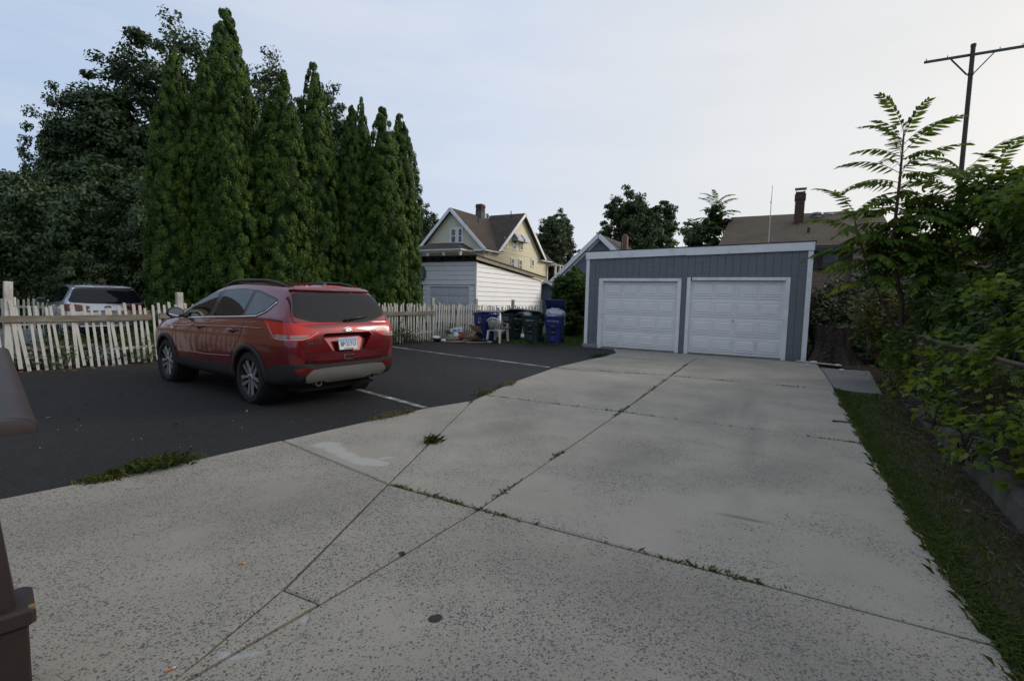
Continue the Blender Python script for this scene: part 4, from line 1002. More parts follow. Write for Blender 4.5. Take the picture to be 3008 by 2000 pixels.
class Draper:
    def __init__(s, me):
        bm = bmesh.new(); bm.from_mesh(me); s.bvh = BVHTree.FromBMesh(bm); bm.free()
    def hit(s, a, b, view):
        """view 'L'/'R': (x,z) seen from the side; 'B': (y,z) seen from behind; 'T': (x,y) from above; 'F' from the front"""
        if view == 'L': o, d = Vector((a, 3, b)), Vector((0, -1, 0))
        elif view == 'R': o, d = Vector((a, -3, b)), Vector((0, 1, 0))
        elif view == 'B': o, d = Vector((-4, a, b)), Vector((1, 0, 0))
        elif view == 'F': o, d = Vector((8, a, b)), Vector((-1, 0, 0))
        else: o, d = Vector((a, b, 5)), Vector((0, 0, -1))
        p, n, i, _ = s.bvh.ray_cast(o, d)
        if view == 'B':         # keep rear details on the tail instead of sliding forward past the corner
            k = 0
            while (p is None or p.x > -.53) and k < 40:
                k += 1; a *= .985; b -= .002 if b > 1.45 else 0; o = Vector((-4, a, b)); p, n, i, _ = s.bvh.ray_cast(o, d)
        if p is None:
            p, n, i, _ = s.bvh.find_nearest(o + d * (3 if view in 'LR' else 4))
        if n.dot(d) > 0: n = -n
        return p, n
    def patch(s, name, poly, view, off, mat, parent, maxlen=.05, thick=.006, smooth=True):
        bm = bmesh.new(); vs = [bm.verts.new((p[0], p[1], 0)) for p in poly]; f = bm.faces.new(vs)
        bmesh.ops.triangulate(bm, faces=[f])
        for _ in range(7):
            es = [e for e in bm.edges if e.calc_length() > maxlen]
            if not es: break
            bmesh.ops.subdivide_edges(bm, edges=es, cuts=1)
            bmesh.ops.triangulate(bm, faces=[f for f in bm.faces if len(f.verts) > 3])
        for v in bm.verts:
            p, n = s.hit(v.co.x, v.co.y, view); v.co = p + n * off
        bmesh.ops.recalc_face_normals(bm, faces=bm.faces)
        # face outwards
        ref = {'L': Vector((0, 1, 0)), 'R': Vector((0, -1, 0)), 'B': Vector((-1, 0, 0)), 'F': Vector((1, 0, 0)), 'T': Vector((0, 0, 1))}[view]
        bm.normal_update()
        if sum(f.normal.dot(ref) for f in bm.faces) < 0: bmesh.ops.reverse_faces(bm, faces=bm.faces)
        for f in bm.faces: f.smooth = True
        if thick:               # rim with its own vertices, so that the face keeps clean shading
            bm.normal_update(); vn = {v: v.normal.copy() for v in bm.verts}
            for e in [e for e in bm.edges if e.is_boundary]:
                l = e.link_loops[0]; v0, v1 = l.vert, l.link_loop_next.vert
                a_, b_ = bm.verts.new(v0.co), bm.verts.new(v1.co); c_, d_ = bm.verts.new(v1.co - vn[v1] * thick), bm.verts.new(v0.co - vn[v0] * thick)
                bm.faces.new((b_, a_, d_, c_))
        me = bpy.data.meshes.new(name); bm.to_mesh(me); bm.free()
        return link(name, me, mat, parent)
    def ribbon(s, name, pts, w, view, off, mat, parent, closed=False, thick=.0, step=.03):
        P = []
        n = len(pts)
        for i in range(n if closed else n - 1):
            a = Vector(pts[i]); b = Vector(pts[(i + 1) % n]); k = max(1, int((b - a).length / step))
            for j in range(k): P.append(a + (b - a) * j / k)
        if not closed: P.append(Vector(pts[-1]))
        n = len(P); vs = []; fs = []
        for i in range(n):
            d = (P[(i + 1) % n] - P[i - 1]) if closed else (P[min(i + 1, n - 1)] - P[max(i - 1, 0)])
            nr = Vector((-d.y, d.x)).normalized() * w / 2
            for q in (P[i] + nr, P[i] - nr):
                p, nn = s.hit(q.x, q.y, view); vs.append(p + nn * off)
        for i in range(n if closed else n - 1):
            j = (i + 1) % n; fs.append((2 * i, 2 * i + 1, 2 * j + 1, 2 * j))
        mb = MB(); mb.add(vs, fs); o = mb.build(name, mat, parent, True)
        if thick:
            md = o.modifiers.new('t', 'SOLIDIFY'); md.thickness = thick; md.offset = 0
        return o
def ring_poly(cx, cz, r0, r1, a0, a1, n=28):
    out = [(cx + r1 * math.cos(a0 + (a1 - a0) * i / n), cz + r1 * math.sin(a0 + (a1 - a0) * i / n)) for i in range(n + 1)]
    inn = [(cx + r0 * math.cos(a0 + (a1 - a0) * i / n), cz + r0 * math.sin(a0 + (a1 - a0) * i / n)) for i in range(n + 1)]
    return out + inn[::-1]
def smooth_poly(poly, it=2, keep=.25):
    for _ in range(it):
        q = []
        for i in range(len(poly)):
            a = Vector(poly[i]); b = Vector(poly[(i + 1) % len(poly)])
            q += [tuple(a + (b - a) * keep), tuple(a + (b - a) * (1 - keep))]
        poly = q
    return poly
def make_wheel(parent, loc, side, rad=.352, wid=.23):
    w = bpy.data.objects.new('wheel', None); COL.objects.link(w); w.parent = parent; w.location = loc
    A = Matrix.Rotation(R(-90 * side), 4, 'X')          # lathe z -> outward
    h = wid / 2
    mb = MB(); mb.lathe([(.246, -h * .8), (.262, -h), (rad - .035, -h), (rad - .008, -h * .78), (rad, -h * .45), (rad, h * .45), (rad - .008, h * .78), (rad - .035, h), (.262, h), (.246, h * .8)], 44, A, close=True)
    for k in range(44):     # tread blocks on the shoulder
        th = 2 * math.pi * k / 44
        mb.box(-.014, .014, rad - .006, rad + .004, -h * .72, -h * .12, A @ Matrix.Rotation(th, 4, 'Z')); mb.box(-.014, .014, rad - .006, rad + .004, h * .12, h * .72, A @ Matrix.Rotation(th + .07, 4, 'Z'))
    mb.build('tyre', RUB, w, 35)
    mb = MB(); mb.lathe([(.248, -h * .8), (.238, h * .75), (.248, h * .86), (.243, h * .90), (.225, h * .70), (.215, h * .2), (.21, -h * .6), (.0, -h * .6)], 40, A)
    mb.build('barrel', M('dark_barrel', (.03, .03, .031), .5, .1, 5, 0, metal=.6), w, 35)
    mb = MB(); z1 = h * .80
    mb.lathe([(.254, z1 - .012), (.254, z1 + .006), (.238, z1 + .004), (.224, z1 - .016), (.230, z1 - .03)], 44, A, close=True)
    for k in range(5):
        th = 2 * math.pi * k / 5 + .3
        for sgn in (-1, 1):
            B = A @ Matrix.Rotation(th, 4, 'Z')
            vs = [(.035, sgn * .012, z1 - .030), (.035, sgn * .040, z1 - .030), (.230, sgn * .078, z1 - .010), (.230, sgn * .026, z1 - .010),
                  (.035, sgn * .012, z1 - .004), (.035, sgn * .036, z1 - .006), (.230, sgn * .074, z1 + .002), (.230, sgn * .028, z1 + .002)]
            mb.add(vs, [(0, 3, 2, 1), (4, 5, 6, 7), (0, 1, 5, 4), (1, 2, 6, 5), (2, 3, 7, 6), (3, 0, 4, 7)], B)
    mb.lathe([(.062, z1 - .03), (.062, z1 - .008), (.045, z1), (.0, z1)], 20, A)
    mb.build('rim', ALLOY, w, 30)
    mb = MB(); mb.lathe([(.028, z1 - .002), (.027, z1 + .004), (0, z1 + .005)], 16, A); mb.build('hub_cap', M('blue_hub_cap', (.02, .045, .12), .3, .05, 5, 0), w)
    return w
XS = [-.975, -.958, -.925, -.87, -.80, -.72, -.63, -.53, -.36, 0, .38, .75, 1.10, 1.38, 1.70, 2.02, 2.30, 2.42, 2.70, 3.0, 3.22, 3.38, 3.49, 3.545, 3.56]
PR = dict(xs=XS, cowl=2.36, tumble=.50,
    top=[(-.975, .74), (-.958, .95), (-.925, 1.06), (-.87, 1.135), (-.80, 1.28), (-.72, 1.43), (-.63, 1.545), (-.53, 1.575), (-.36, 1.598), (0, 1.630), (.38, 1.650), (.75, 1.645), (1.10, 1.615), (1.38, 1.555), (1.70, 1.425), (2.02, 1.285), (2.30, 1.155), (2.42, 1.125), (2.70, 1.10), (3.0, 1.055), (3.22, 1.0), (3.38, .92), (3.49, .80), (3.545, .70), (3.56, .62)],
    bot=[(-.975, .52), (-.958, .42), (-.925, .36), (-.87, .31), (-.6, .26), (0, .25), (2.8, .25), (3.2, .24), (3.49, .28), (3.545, .36), (3.56, .44)],
    wid=[(-.975, .70), (-.958, .78), (-.925, .835), (-.87, .870), (-.80, .888), (-.6, .908), (0, .925), (1.3, .925), (2.6, .925), (3.0, .905), (3.22, .875), (3.38, .82), (3.49, .74), (3.545, .66), (3.56, .60)],
    belt=[(-.9, 1.19), (0, 1.165), (1.0, 1.11), (2.3, 1.045), (2.42, 1.04), (3.0, .98), (3.3, .88), (3.56, .6)])
def make_red_suv():
    root = thing('car', 'dark red suv parked on the asphalt with its tail towards the concrete driveway', 'car')
    base = suv_body_mesh(PR); D = Draper(base)
    cuts = []
    for ax in (0, 2.69):
        for sd in (-1, 1):
            c = MB(); c.lathe([(.395, -.2), (.395, .2)], 40, Matrix.Translation((ax, sd * .87, .345)) @ Matrix.Rotation(R(90), 4, 'X')); cuts.append(c)
    c = MB()        # number plate recess in the tailgate
    tr = [(-.36, .965), (.36, .965), (.40, .93), (.26, .735), (.20, .715), (-.20, .715), (-.26, .735), (-.40, .93)]
    n = len(tr); c.add([(-1.3, y, z) for y, z in tr] + [(-.925 + .10 * (z - .71) / .25, y, z) for y, z in tr], [tuple(range(n)), tuple(range(2 * n - 1, n - 1, -1))] + [(i, n + i, n + (i + 1) % n, (i + 1) % n) for i in range(n)]); cuts.append(c)
    body = bool_cut(base, cuts)
    assert len(body.polygons) > 5000
    link('body', body, RED, root, 38)
    mb = MB(); mb.box(-.75, 3.35, -.60, .60, .20, .30); mb.box(-.5, 3.2, -.45, .45, .3, .9); mb.build('underbody', WELL, root)
    for ax in (0, 2.69):
        for sd in (-1, 1):
            mb = MB(); mb.lathe([(.40, -.17), (.40, .16), (.404, .16), (.404, -.17)], 32, Matrix.Translation((ax, sd * .72, .345)) @ Matrix.Rotation(R(90), 4, 'X'), close=True)
            o = mb.build('wheel_liner', WELL, root)
            make_wheel(root, (ax, sd * .795, .345), sd)
            v = 'L' if sd > 0 else 'R'
            D.ribbon('arch_trim', [(ax + .418 * math.cos(R(-6 + 192 * i / 30)), .345 + .418 * math.sin(R(-6 + 192 * i / 30))) for i in range(31)], .066, v, .006, TRIMB, root, thick=.022)
    glass_f = smooth_poly([(2.10, 1.075), (1.26, 1.12), (1.20, 1.475), (1.40, 1.435), (1.70, 1.322)], 1, .08)
    glass_r = smooth_poly([(1.10, 1.125), (.25, 1.165), (.25, 1.498), (.62, 1.508), (1.06, 1.485)], 1, .06)
    glass_q = smooth_poly([(.17, 1.17), (-.11, 1.19), (-.27, 1.245), (-.42, 1.365), (-.36, 1.39), (.17, 1.492)], 1, .10)
    dlo = smooth_poly([(2.22, 1.055), (1.2, 1.105), (.1, 1.155), (-.14, 1.17), (-.30, 1.225), (-.47, 1.365), (-.42, 1.40), (.1, 1.505), (.6, 1.527), (1.1, 1.505), (1.42, 1.455), (1.78, 1.325)], 1, .06)
    for v in 'LR':
        D.patch('window_surround', dlo, v, .002, GLOSSB, root, .06, .003)
        for g in (glass_f, glass_r, glass_q): D.patch('side_window', g, v, .0055, TINT, root, .06, .003)
        D.ribbon('chrome_strip', [(2.16, 1.052), (1.2, 1.102), (.1, 1.152), (-.14, 1.167), (-.30, 1.222), (-.46, 1.355)], .020, v, .007, CHROME, root, thick=.006)
        for pl in ([(1.16, 1.09), (1.20, .95), (1.19, .62), (1.12, .47), (1.10, .40)], [(.13, 1.14), (.16, .95), (.28, .80), (.42, .66), (.47, .50), (.48, .42)], [(2.20, 1.03), (2.26, .85), (2.24, .60), (2.20, .42)], [(1.16, 1.57), (1.14, 1.50)]):
            D.ribbon('door_gap', pl, .009, v, .0015, SEAM, root)
        D.ribbon('body_line', [(-.34, 1.015), (.3, 1.005), (1.3, .975), (2.3, .93), (2.75, .93)], .016, v, .002, RED, root, thick=.007)
        D.ribbon('body_line', [(.46, .60), (1.2, .565), (2.2, .555)], .018, v, .002, RED, root, thick=.007)
        sill = [(2.27, .45), (2.27, .24), (.43, .24), (.43, .47), (1.2, .455)]
        D.patch('sill_cladding', sill, v, .006, TRIMB, root, .06, .02)
        for x in (1.36, .32):     # pull handles
            s_ = 1 if v == 'L' else -1
            p, nn = D.hit(x, .955, v)
            mb = MB(); mb.tube([p + nn * .002 + Vector((-.01, 0, 0)), p + nn * .034 + Vector((.03, 0, .004)), p + nn * .036 + Vector((.13, 0, .006)), p + nn * .003 + Vector((.19, 0, .002))], [.012, .015, .015, .012], 8); mb.build('door_handle', RED, root, True)
            D.patch('handle_cup', [(x + .09 + .075 * math.cos(a * .524), .95 + .034 * math.sin(a * .524)) for a in range(12)], v, .0015, SEAM, root, .05, 0)
        # mirror
        s_ = 1 if v == 'L' else -1
        p, nn = D.hit(1.98, 1.07, v)
        mr = MB(); mr.bar(p + Vector((0, -.02 * s_, .0)), p + Vector((.02, .10 * s_, .03)), .09, .04); m_ = mr.build('door_mirror', GLOSSB, root)
        me = bpy.data.meshes.new('mirror_shell'); bm = bmesh.new(); bmesh.ops.create_icosphere(bm, subdivisions=3, radius=1.0)
        for q in bm.verts:
            q.co = Vector((q.co.x * .085 * (1 if q.co.x > 0 else .35), q.co.y * .125, q.co.z * .085)) + Vector((p.x + .03, p.y + s_ * .15, p.z + .075))
        bm.to_mesh(me); bm.free(); link('mirror_shell', me, GLOSSB, m_, True)
        mb = MB(); cx_, cy_, cz_ = p.x - .0025, p.y + s_ * .15, p.z + .075
        mb.add([(cx_, cy_ + .105 * math.cos(k * .524), cz_ + .068 * math.sin(k * .524)) for k in range(12)], [tuple(range(12))]); mb.build('mirror_glass', M('mirror_glass', (.55, .58, .60), .03, 0, 1, 0, metal=1.0), m_)
        # fender badge, roof rail
        D.patch('fender_vent', [(2.34, .905), (2.50, .93), (2.52, .915), (2.36, .875)], v, .005, CHROME, root, .05, .006)
        y = .60 * s_
        pts = []
        for i in range(17):
            t_ = i / 16; x = 1.30 - 1.72 * t_; lift = .052 * min(1, 4.5 * t_, 4.5 * (1 - t_)) ** .7 if 0 < t_ < 1 else -.004
            q, nn = D.hit(x, y - .03 * s_ * abs(2 * t_ - 1) ** 2, 'T'); pts.append(q + Vector((0, 0, lift)))
        mb = MB(); mb.tube(pts, [.014 + .008 * (1 - abs(2 * i / 16 - 1)) for i in range(17)], 10); mb.build('roof_rail', M('grey_black_rail', (.022, .023, .026), .35, .1, 6, 0), root, True)
        # tail lamp: red housing wrapped round the corner with a clear band
        lb = [(.875 * s_, 1.105), (.70 * s_, 1.075), (.47 * s_, 1.005), (.40 * s_, .985), (.47 * s_, .945), (.60 * s_, .895), (.72 * s_, .885), (.875 * s_, .885)]
        ls = [(-.90, 1.10), (-.60, 1.115), (-.36, 1.125), (-.44, 1.055), (-.52, 1.0), (-.60, .93), (-.66, .893), (-.90, .882)]
        D.patch('tail_lamp', lb, 'B', .007, REDL, root, .035, .012); D.patch('tail_lamp', ls, v, .007, REDL, root, .035, .012)
        D.patch('lamp_band', [(.83 * s_, .955), (.68 * s_, .955), (.58 * s_, .952), (.63 * s_, .928), (.71 * s_, .912), (.83 * s_, .910)], 'B', .0115, CLRL, root, .035, .004)
        D.patch('lamp_band', [(-.87, .955), (-.70, .96), (-.65, .955), (-.67, .925), (-.70, .912), (-.87, .908)], v, .0115, CLRL, root, .035, .004)
        D.ribbon('lamp_edge', [(.86 * s_, .90), (.70 * s_, .900), (.60 * s_, .920), (.46 * s_, .985)], .009, 'B', .013, M('pale_lamp_edge', (.46, .42, .40), .2, .05, 5, 0), root)
        D.ribbon('lamp_edge', [(-.885, .897), (-.68, .905), (-.62, .94), (-.53, 1.02), (-.47, 1.09)], .009, v, .013, M('pale_lamp_edge', (.6, .58, .55)), root)
        # side wrap of the bumper cladding
        D.patch('bumper_side', [(-.42, .50), (-.42, .30), (-.92, .34), (-.93, .595), (-.72, .585)], v, .006, TRIMB, root, .05, .02)
        D.patch('reflector', [(.80 * s_, .535), (.52 * s_, .545), (.57 * s_, .475), (.80 * s_, .465)], 'B', .012, DREDL, root, .05, .008)
        mb = MB(); mb.lathe([(.045, -.12), (.045, .02), (.038, .02), (.036, -.1)], 20, Matrix.Translation((-.90, .44 * s_, .325)) @ Matrix.Rotation(R(-90), 4, 'Y')); mb.build('exhaust_tip', STEEL, root, 40)
    rg = smooth_poly([(-.635, 1.485), (.635, 1.485), (.725, 1.245), (.725, 1.185), (.52, 1.13), (.30, 1.105), (-.30, 1.105), (-.52, 1.13), (-.725, 1.185), (-.725, 1.245)], 1, .10)
    D.patch('rear_window', rg, 'B', .004, RTINT, root, .05, .004)
    D.ribbon('window_seal', rg, .016, 'B', .0045, GLOSSB, root, closed=True)
    D.patch('spoiler', [(-.60, 1.562), (.60, 1.562), (.67, 1.50), (-.67, 1.50)], 'B', .030, RED, root, .06, .035)
    D.patch('brake_lamp', [(-.16, 1.555), (.16, 1.555), (.15, 1.543), (-.15, 1.543)], 'B', .034, REDL, root, .06, .004)
    D.ribbon('tailgate_gap', [(.665, 1.49), (.755, 1.23), (.765, 1.12), (.665, 1.085), (.655, .88), (.64, .80), (.60, .60)], .010, 'B', .0025, SEAM, root); D.ribbon('tailgate_gap', [(-.665, 1.49), (-.755, 1.23), (-.765, 1.12), (-.665, 1.085), (-.655, .88), (-.64, .80), (-.60, .60)], .010, 'B', .0025, SEAM, root)
    D.ribbon('tailgate_crease', [(-.645, .705), (-.3, .695), (.3, .695), (.645, .705)], .010, 'B', .0015, SEAM, root)
    D.patch('tailgate_grip', [(-.10, .665), (.10, .665), (.07, .612), (-.07, .612)], 'B', .003, SEAM, root, .05, 0)
    D.ribbon('grip_lip', [(-.10, .668), (.10, .668), (.072, .609), (-.072, .609)], .008, 'B', .005, RED, root, closed=True, thick=.006)
    D.patch('rear_bumper', [(-.86, .585), (-.60, .590), (-.5, .57), (.5, .57), (.60, .590), (.86, .585), (.84, .33), (.5, .30), (-.5, .30), (-.84, .33)], 'B', .008, TRIMB, root, .05, .02)
    D.patch('skid_plate', smooth_poly([(-.56, .52), (.56, .52), (.66, .43), (.62, .345), (.40, .37), (.30, .33), (-.30, .33), (-.40, .37), (-.62, .345), (-.66, .43)], 1, .15), 'B', .024, SKID, root, .05, .03)
    # wiper
    w0, n0 = D.hit(.02, 1.115, 'B'); w1, n1 = D.hit(-.43, 1.17, 'B')
    mb = MB(); mb.tube([w0 + n0 * .02, (w0 + w1) / 2 + n0 * .035, w1 + n1 * .012], [.018, .014, .006], 8); mb.build('rear_wiper', BLK, root, True)
    # badge, lettering, plate
    p, nn = D.hit(0, 1.0, 'B')
    F = Matrix.Translation(p + nn * .004) @ Matrix(((0, nn.x, 0, 0), (-1, nn.y, 0, 0), (0, nn.z, 1, 0), (0, 0, 0, 1))).to_3x3().to_4x4()
    def back_mx(y, z, off=.003, tilt=0.):
        q, n_ = D.hit(y, z, 'B'); up = (Vector((0, 0, 1)) - n_ * n_.z).normalized(); xx = up.cross(n_)
        m_ = Matrix.Identity(4)
        for i in range(3): m_[i][0], m_[i][1], m_[i][2] = xx[i], up[i], n_[i]
        return Matrix.Translation(q + n_ * off) @ m_
    mb = MB(); mb.lathe([(1, 0), (1, .5), (.9, 1), (.0, 1)], 28, back_mx(0, 1.005, .002) @ Matrix.Diagonal((.075, .03, .010, 1))); b_ = mb.build('badge', CHROME, root, 40)
    mb = MB(); mb.lathe([(1, 0), (.96, 1), (.0, 1.1)], 28, back_mx(0, 1.005, .010) @ Matrix.Diagonal((.066, .0245, .005, 1))); mb.build('badge_field', M('badge_blue', (.012, .035, .12), .25, 0, 1, 0), b_, 40)
    text_part('Ford', .040, CHROME, b_, back_mx(0, 1.005, .0165), shear=.25)
    text_part('ESCAPE', .047, CHROME, root, back_mx(.52, .845, .003) @ Matrix.Scale(1.25, 4, (1, 0, 0)), bold=.0015)
    text_part('SE', .030, CHROME, root, back_mx(-.74, .865, .003)); text_part('4WD', .032, CHROME, root, back_mx(-.745, .83, .003), bold=.002)
    q = Vector((-.952, 0, .815)); n_ = Vector((-1, 0, .22)).normalized(); up = (Vector((0, 0, 1)) - n_ * n_.z).normalized(); xx = up.cross(n_)
    PMx = Matrix.Identity(4)
    for i in range(3): PMx[i][0], PMx[i][1], PMx[i][2] = xx[i], up[i], n_[i]
    PMx = Matrix.Translation(q) @ PMx
    pl = M('plate_face', (.58, .61, .62), .4, .02, 3, 0)
    mb = MB(); mb.bbox(-.152, .152, -.077, .077, -.004, .004, .003, PMx); plate = mb.build('number_plate', pl, root)
    mb = MB(); mb.box(-.146, .146, .030, .071, .0045, .0055, PMx); mb.build('plate_top', M('plate_blue_top', (.20, .33, .52), .4, .02, 3, 0), plate)
    text_part('BP\u00b721713', .083, M('plate_ink', (.012, .03, .12), .5, 0, 1, 0), plate, PMx @ Matrix.Translation((0, -.008, .006)) @ Matrix.Scale(.80, 4, (1, 0, 0)), bold=.0012)
    text_part('Constitution State', .021, M('plate_ink', (.012, .03, .12)), plate, PMx @ Matrix.Translation((0, -.064, .006)))
    mb = MB()
    for a, b in ((-.158, -.150), (.150, .158)): mb.box(a, b, -.083, .083, -.005, .006, PMx)
    for a, b in ((-.083, -.077), (.077, .083)): mb.box(-.15, .15, a, b, -.005, .006, PMx)
    mb.build('plate_frame', CHROME, plate)
    # roof fin antenna, windscreen, head lamps, grille (front faces the fence)
    q, _n = D.hit(-.30, -.05, 'T'); mb = MB(); mb.add([(q.x + .09, q.y, q.z - .004), (q.x - .06, q.y - .03, q.z - .004), (q.x - .06, q.y + .03, q.z - .004), (q.x - .05, q.y, q.z + .045)], [(0, 2, 1), (0, 1, 3), (1, 2, 3), (2, 0, 3)]); mb.tube([(q.x - .03, q.y, q.z + .03), (q.x - .20, q.y, q.z + .16)], .004, 6); mb.build('roof_antenna', BLK, root)
    D.patch('windscreen', [(1.40, -.56), (1.40, .56), (2.22, .70), (2.30, .3), (2.32, 0), (2.30, -.3), (2.22, -.70)], 'T', .004, TINT, root, .08, .004)
    for s_ in (-1, 1): D.patch('head_lamp', [(.42 * s_, .86), (.78 * s_, .93), (.80 * s_, .82), (.50 * s_, .78)], 'F', .006, CLRL, root, .05, .008)
    D.patch('grille', [(-.45, .66), (.45, .66), (.40, .42), (-.40, .42)], 'F', .006, BLK, root, .06, .008)
    return root
car = make_red_suv()
CAR_H = R(145.0)
car.location = (-3.07, 7.42, -.013); car.rotation_euler = (0, 0, CAR_H); car.scale = (1, 1, 1.03)

def make_silver_suv():
    root = thing('car', 'silver suv parked beyond the white picket fence', 'car')
    P = dict(PR); P['tumble'] = .42
    base = suv_body_mesh(P); D = Draper(base); cuts = []
    for ax in (0, 2.69):
        for sd in (-1, 1):
            c = MB(); c.lathe([(.39, -.2), (.39, .2)], 32, Matrix.Translation((ax, sd * .87, .345)) @ Matrix.Rotation(R(90), 4, 'X')); cuts.append(c)
    link('body', bool_cut(base, cuts), SILV, root, 40)
    mb = MB(); mb.box(-.75, 3.35, -.60, .60, .20, .9); mb.build('underbody', WELL, root)
    for ax in (0, 2.69):
        for sd in (-1, 1): make_wheel(root, (ax, sd * .795, .345), sd)
    dlo = smooth_poly([(2.2, 1.05), (.2, 1.13), (-.30, 1.16), (-.40, 1.24), (-.30, 1.50), (.3, 1.56), (1.1, 1.545), (1.45, 1.49), (1.80, 1.34)], 1, .06)
    for v in 'LR':
        s_ = 1 if v == 'L' else -1
        D.patch('side_window', dlo, v, .004, TINT, root, .06, .003)
        for x in (1.15, .13): D.ribbon('door_pillar', [(x, 1.12), (x - .02, 1.55)], .05, v, .006, GLOSSB, root)
        for pl in ([(1.16, 1.09), (1.2, .6), (1.1, .4)], [(.13, 1.12), (.2, .85), (.45, .6), (.47, .42)]): D.ribbon('door_gap', pl, .009, v, .0015, SEAM, root)
        D.patch('sill_cladding', [(2.27, .40), (2.27, .24), (.43, .24), (.43, .40)], v, .006, TRIMB, root, .06, .02)
        for x in (1.36, .32):
            p, nn = D.hit(x, .94, v); mb = MB(); mb.tube([p, p + nn * .035 + Vector((.03, 0, 0)), p + nn * .035 + Vector((.13, 0, 0)), p + Vector((.18, 0, 0))], .014, 8); mb.build('door_handle', SILV, root, True)
        p, nn = D.hit(1.98, 1.07, v); mb = MB(); mb.bar(p, p + Vector((.02, .10 * s_, .03)), .09, .04); mb.bbox(p.x - .03, p.x + .09, min(p.y + .05 * s_, p.y + .27 * s_), max(p.y + .05 * s_, p.y + .27 * s_), p.z + .0, p.z + .15, .03); mb.build('door_mirror', GLOSSB, root, 40)
        D.patch('tail_lamp', smooth_poly([(.87 * s_, 1.09), (.45 * s_, 1.05), (.36 * s_, 1.03), (.42 * s_, .93), (.60 * s_, .895), (.87 * s_, .90)], 1, .08), 'B', .008, DREDL, root, .04, .012)
        D.patch('tail_lamp', [(-.9, 1.09), (-.55, 1.08), (-.62, .93), (-.9, .90)], v, .008, DREDL, root, .04, .012)
    rg = smooth_poly([(-.60, 1.51), (.60, 1.51), (.70, 1.46), (.80, 1.22), (.76, 1.13), (.30, 1.105), (-.30, 1.105), (-.76, 1.13), (-.80, 1.22), (-.70, 1.46)], 1, .12)
    D.patch('rear_window', rg, 'B', .004, RTINT, root, .05, .004)
    D.patch('spoiler', [(-.58, 1.565), (.58, 1.565), (.62, 1.52), (-.62, 1.52)], 'B', .04, SILV, root, .06, .05)
    D.patch('brake_lamp', [(-.25, 1.55), (.25, 1.55), (.24, 1.538), (-.24, 1.538)], 'B', .044, REDL, root, .06, .004)
    D.ribbon('plate_brow', [(-.5, .90), (.5, .90)], .03, 'B', .02, SEAM, root, thick=.01)
    D.patch('number_plate', [(-.152, .87), (.152, .87), (.152, .72), (-.152, .72)], 'B', .01, M('plate_light_blue', (.25, .40, .55), .4, .1, 12, 0), root, .08, .006)
    D.patch('rear_bumper', [(-.84, .52), (.84, .52), (.80, .32), (-.80, .32)], 'B', .008, TRIMB, root, .06, .02)
    D.ribbon('bumper_strip', [(-.6, .50), (.6, .50)], .03, 'B', .018, CHROME, root, thick=.01)
    mb = MB(); q, nn = D.hit(0, 1.01, 'B'); mb.lathe([(.085, 0), (.08, .01), (0, .012)], 20, Matrix.Translation(q) @ Matrix.Rotation(R(-90), 4, 'Y') @ Matrix.Diagonal((.55, 1, 1, 1))); mb.build('badge', CHROME, root)
    w0, n0 = D.hit(.02, 1.13, 'B'); w1, n1 = D.hit(-.36, 1.15, 'B'); mb = MB(); mb.tube([w0 + n0 * .02, w1 + n1 * .012], [.018, .008], 8); mb.build('rear_wiper', BLK, root, True)
    return root
car2 = make_silver_suv()
car2.location = (-12.1, 14.5, -.03); car2.rotation_euler = (0, 0, R(139)); car2.scale = (1.04, 1.03, 1.02)
# ------------------------------------------------------------------ foliage
def mat_leaf(name, dark, mid, light, transl=.25, rough=.55, spec=.35):
    """leaf colour varies leaf by leaf through the 'v' attribute"""
    m, nt, out = new_mat(name); t = NT(nt)
    v = t.n("ShaderNodeAttribute", attribute_name='v').outputs['Fac']
    rp = t.n("ShaderNodeValToRGB", {0: v}); e = rp.color_ramp.elements
    e[0].position = 0.; e[0].color = dark + (1,); e[1].position = 1.; e[1].color = light + (1,)
    x = rp.color_ramp.elements.new(.5); x.color = mid + (1,)
    b = t.bsdf(rp.outputs[0], rough, None, 0, spec)
    tr = t.n("ShaderNodeBsdfTranslucent", {0: t.mix(.5, rp.outputs[0], light)}).outputs[0]
    mx = t.n("ShaderNodeMixShader", {0: transl, 1: b, 2: tr}).outputs[0]
    nt.links.new(mx, out.inputs[0]); return m
L_THUJA = mat_leaf('arborvitae_leaf', (.012, .032, .005), (.040, .084, .009), (.100, .155, .018), .10, .6, .25)
L_OAK = mat_leaf('dark_broad_leaf', (.028, .050, .019), (.054, .088, .031), (.102, .145, .052), .15, .5, .4)
L_FAR = mat_leaf('far_tree_leaf', (.036, .056, .022), (.066, .096, .036), (.110, .146, .054), .15, .6, .3)
L_AIL = mat_leaf('ailanthus_leaf', (.030, .060, .012), (.068, .122, .017), (.145, .205, .024), .42, .6, .2)
L_VINE = mat_leaf('vine_leaf', (.042, .084, .013), (.105, .175, .020), (.240, .290, .036), .48, .55, .3)
L_YEL = mat_leaf('yellow_green_leaf', (.045, .065, .012), (.095, .115, .018), (.20, .20, .03), .3, .5, .35)
L_WEED = mat_leaf('weed_leaf', (.030, .062, .014), (.062, .112, .022), (.125, .170, .036), .40, .55, .3)
L_GRASS = mat_leaf('grass_blade', (.065, .115, .026), (.115, .180, .042), (.21, .25, .075), .42, .6, .25)
L_DRY = mat_leaf('dry_grass_blade', (.20, .17, .09), (.30, .26, .14), (.22, .23, .10), .35, .7, .2)
BARK = M('grey_brown_bark', (.060, .048, .040), .95, .35, 6, .8, 25, stretch=(1, 1, .3))
BARKD = M('dark_bark', (.030, .025, .022), .95, .35, 6, .8, 25, stretch=(1, 1, .3))

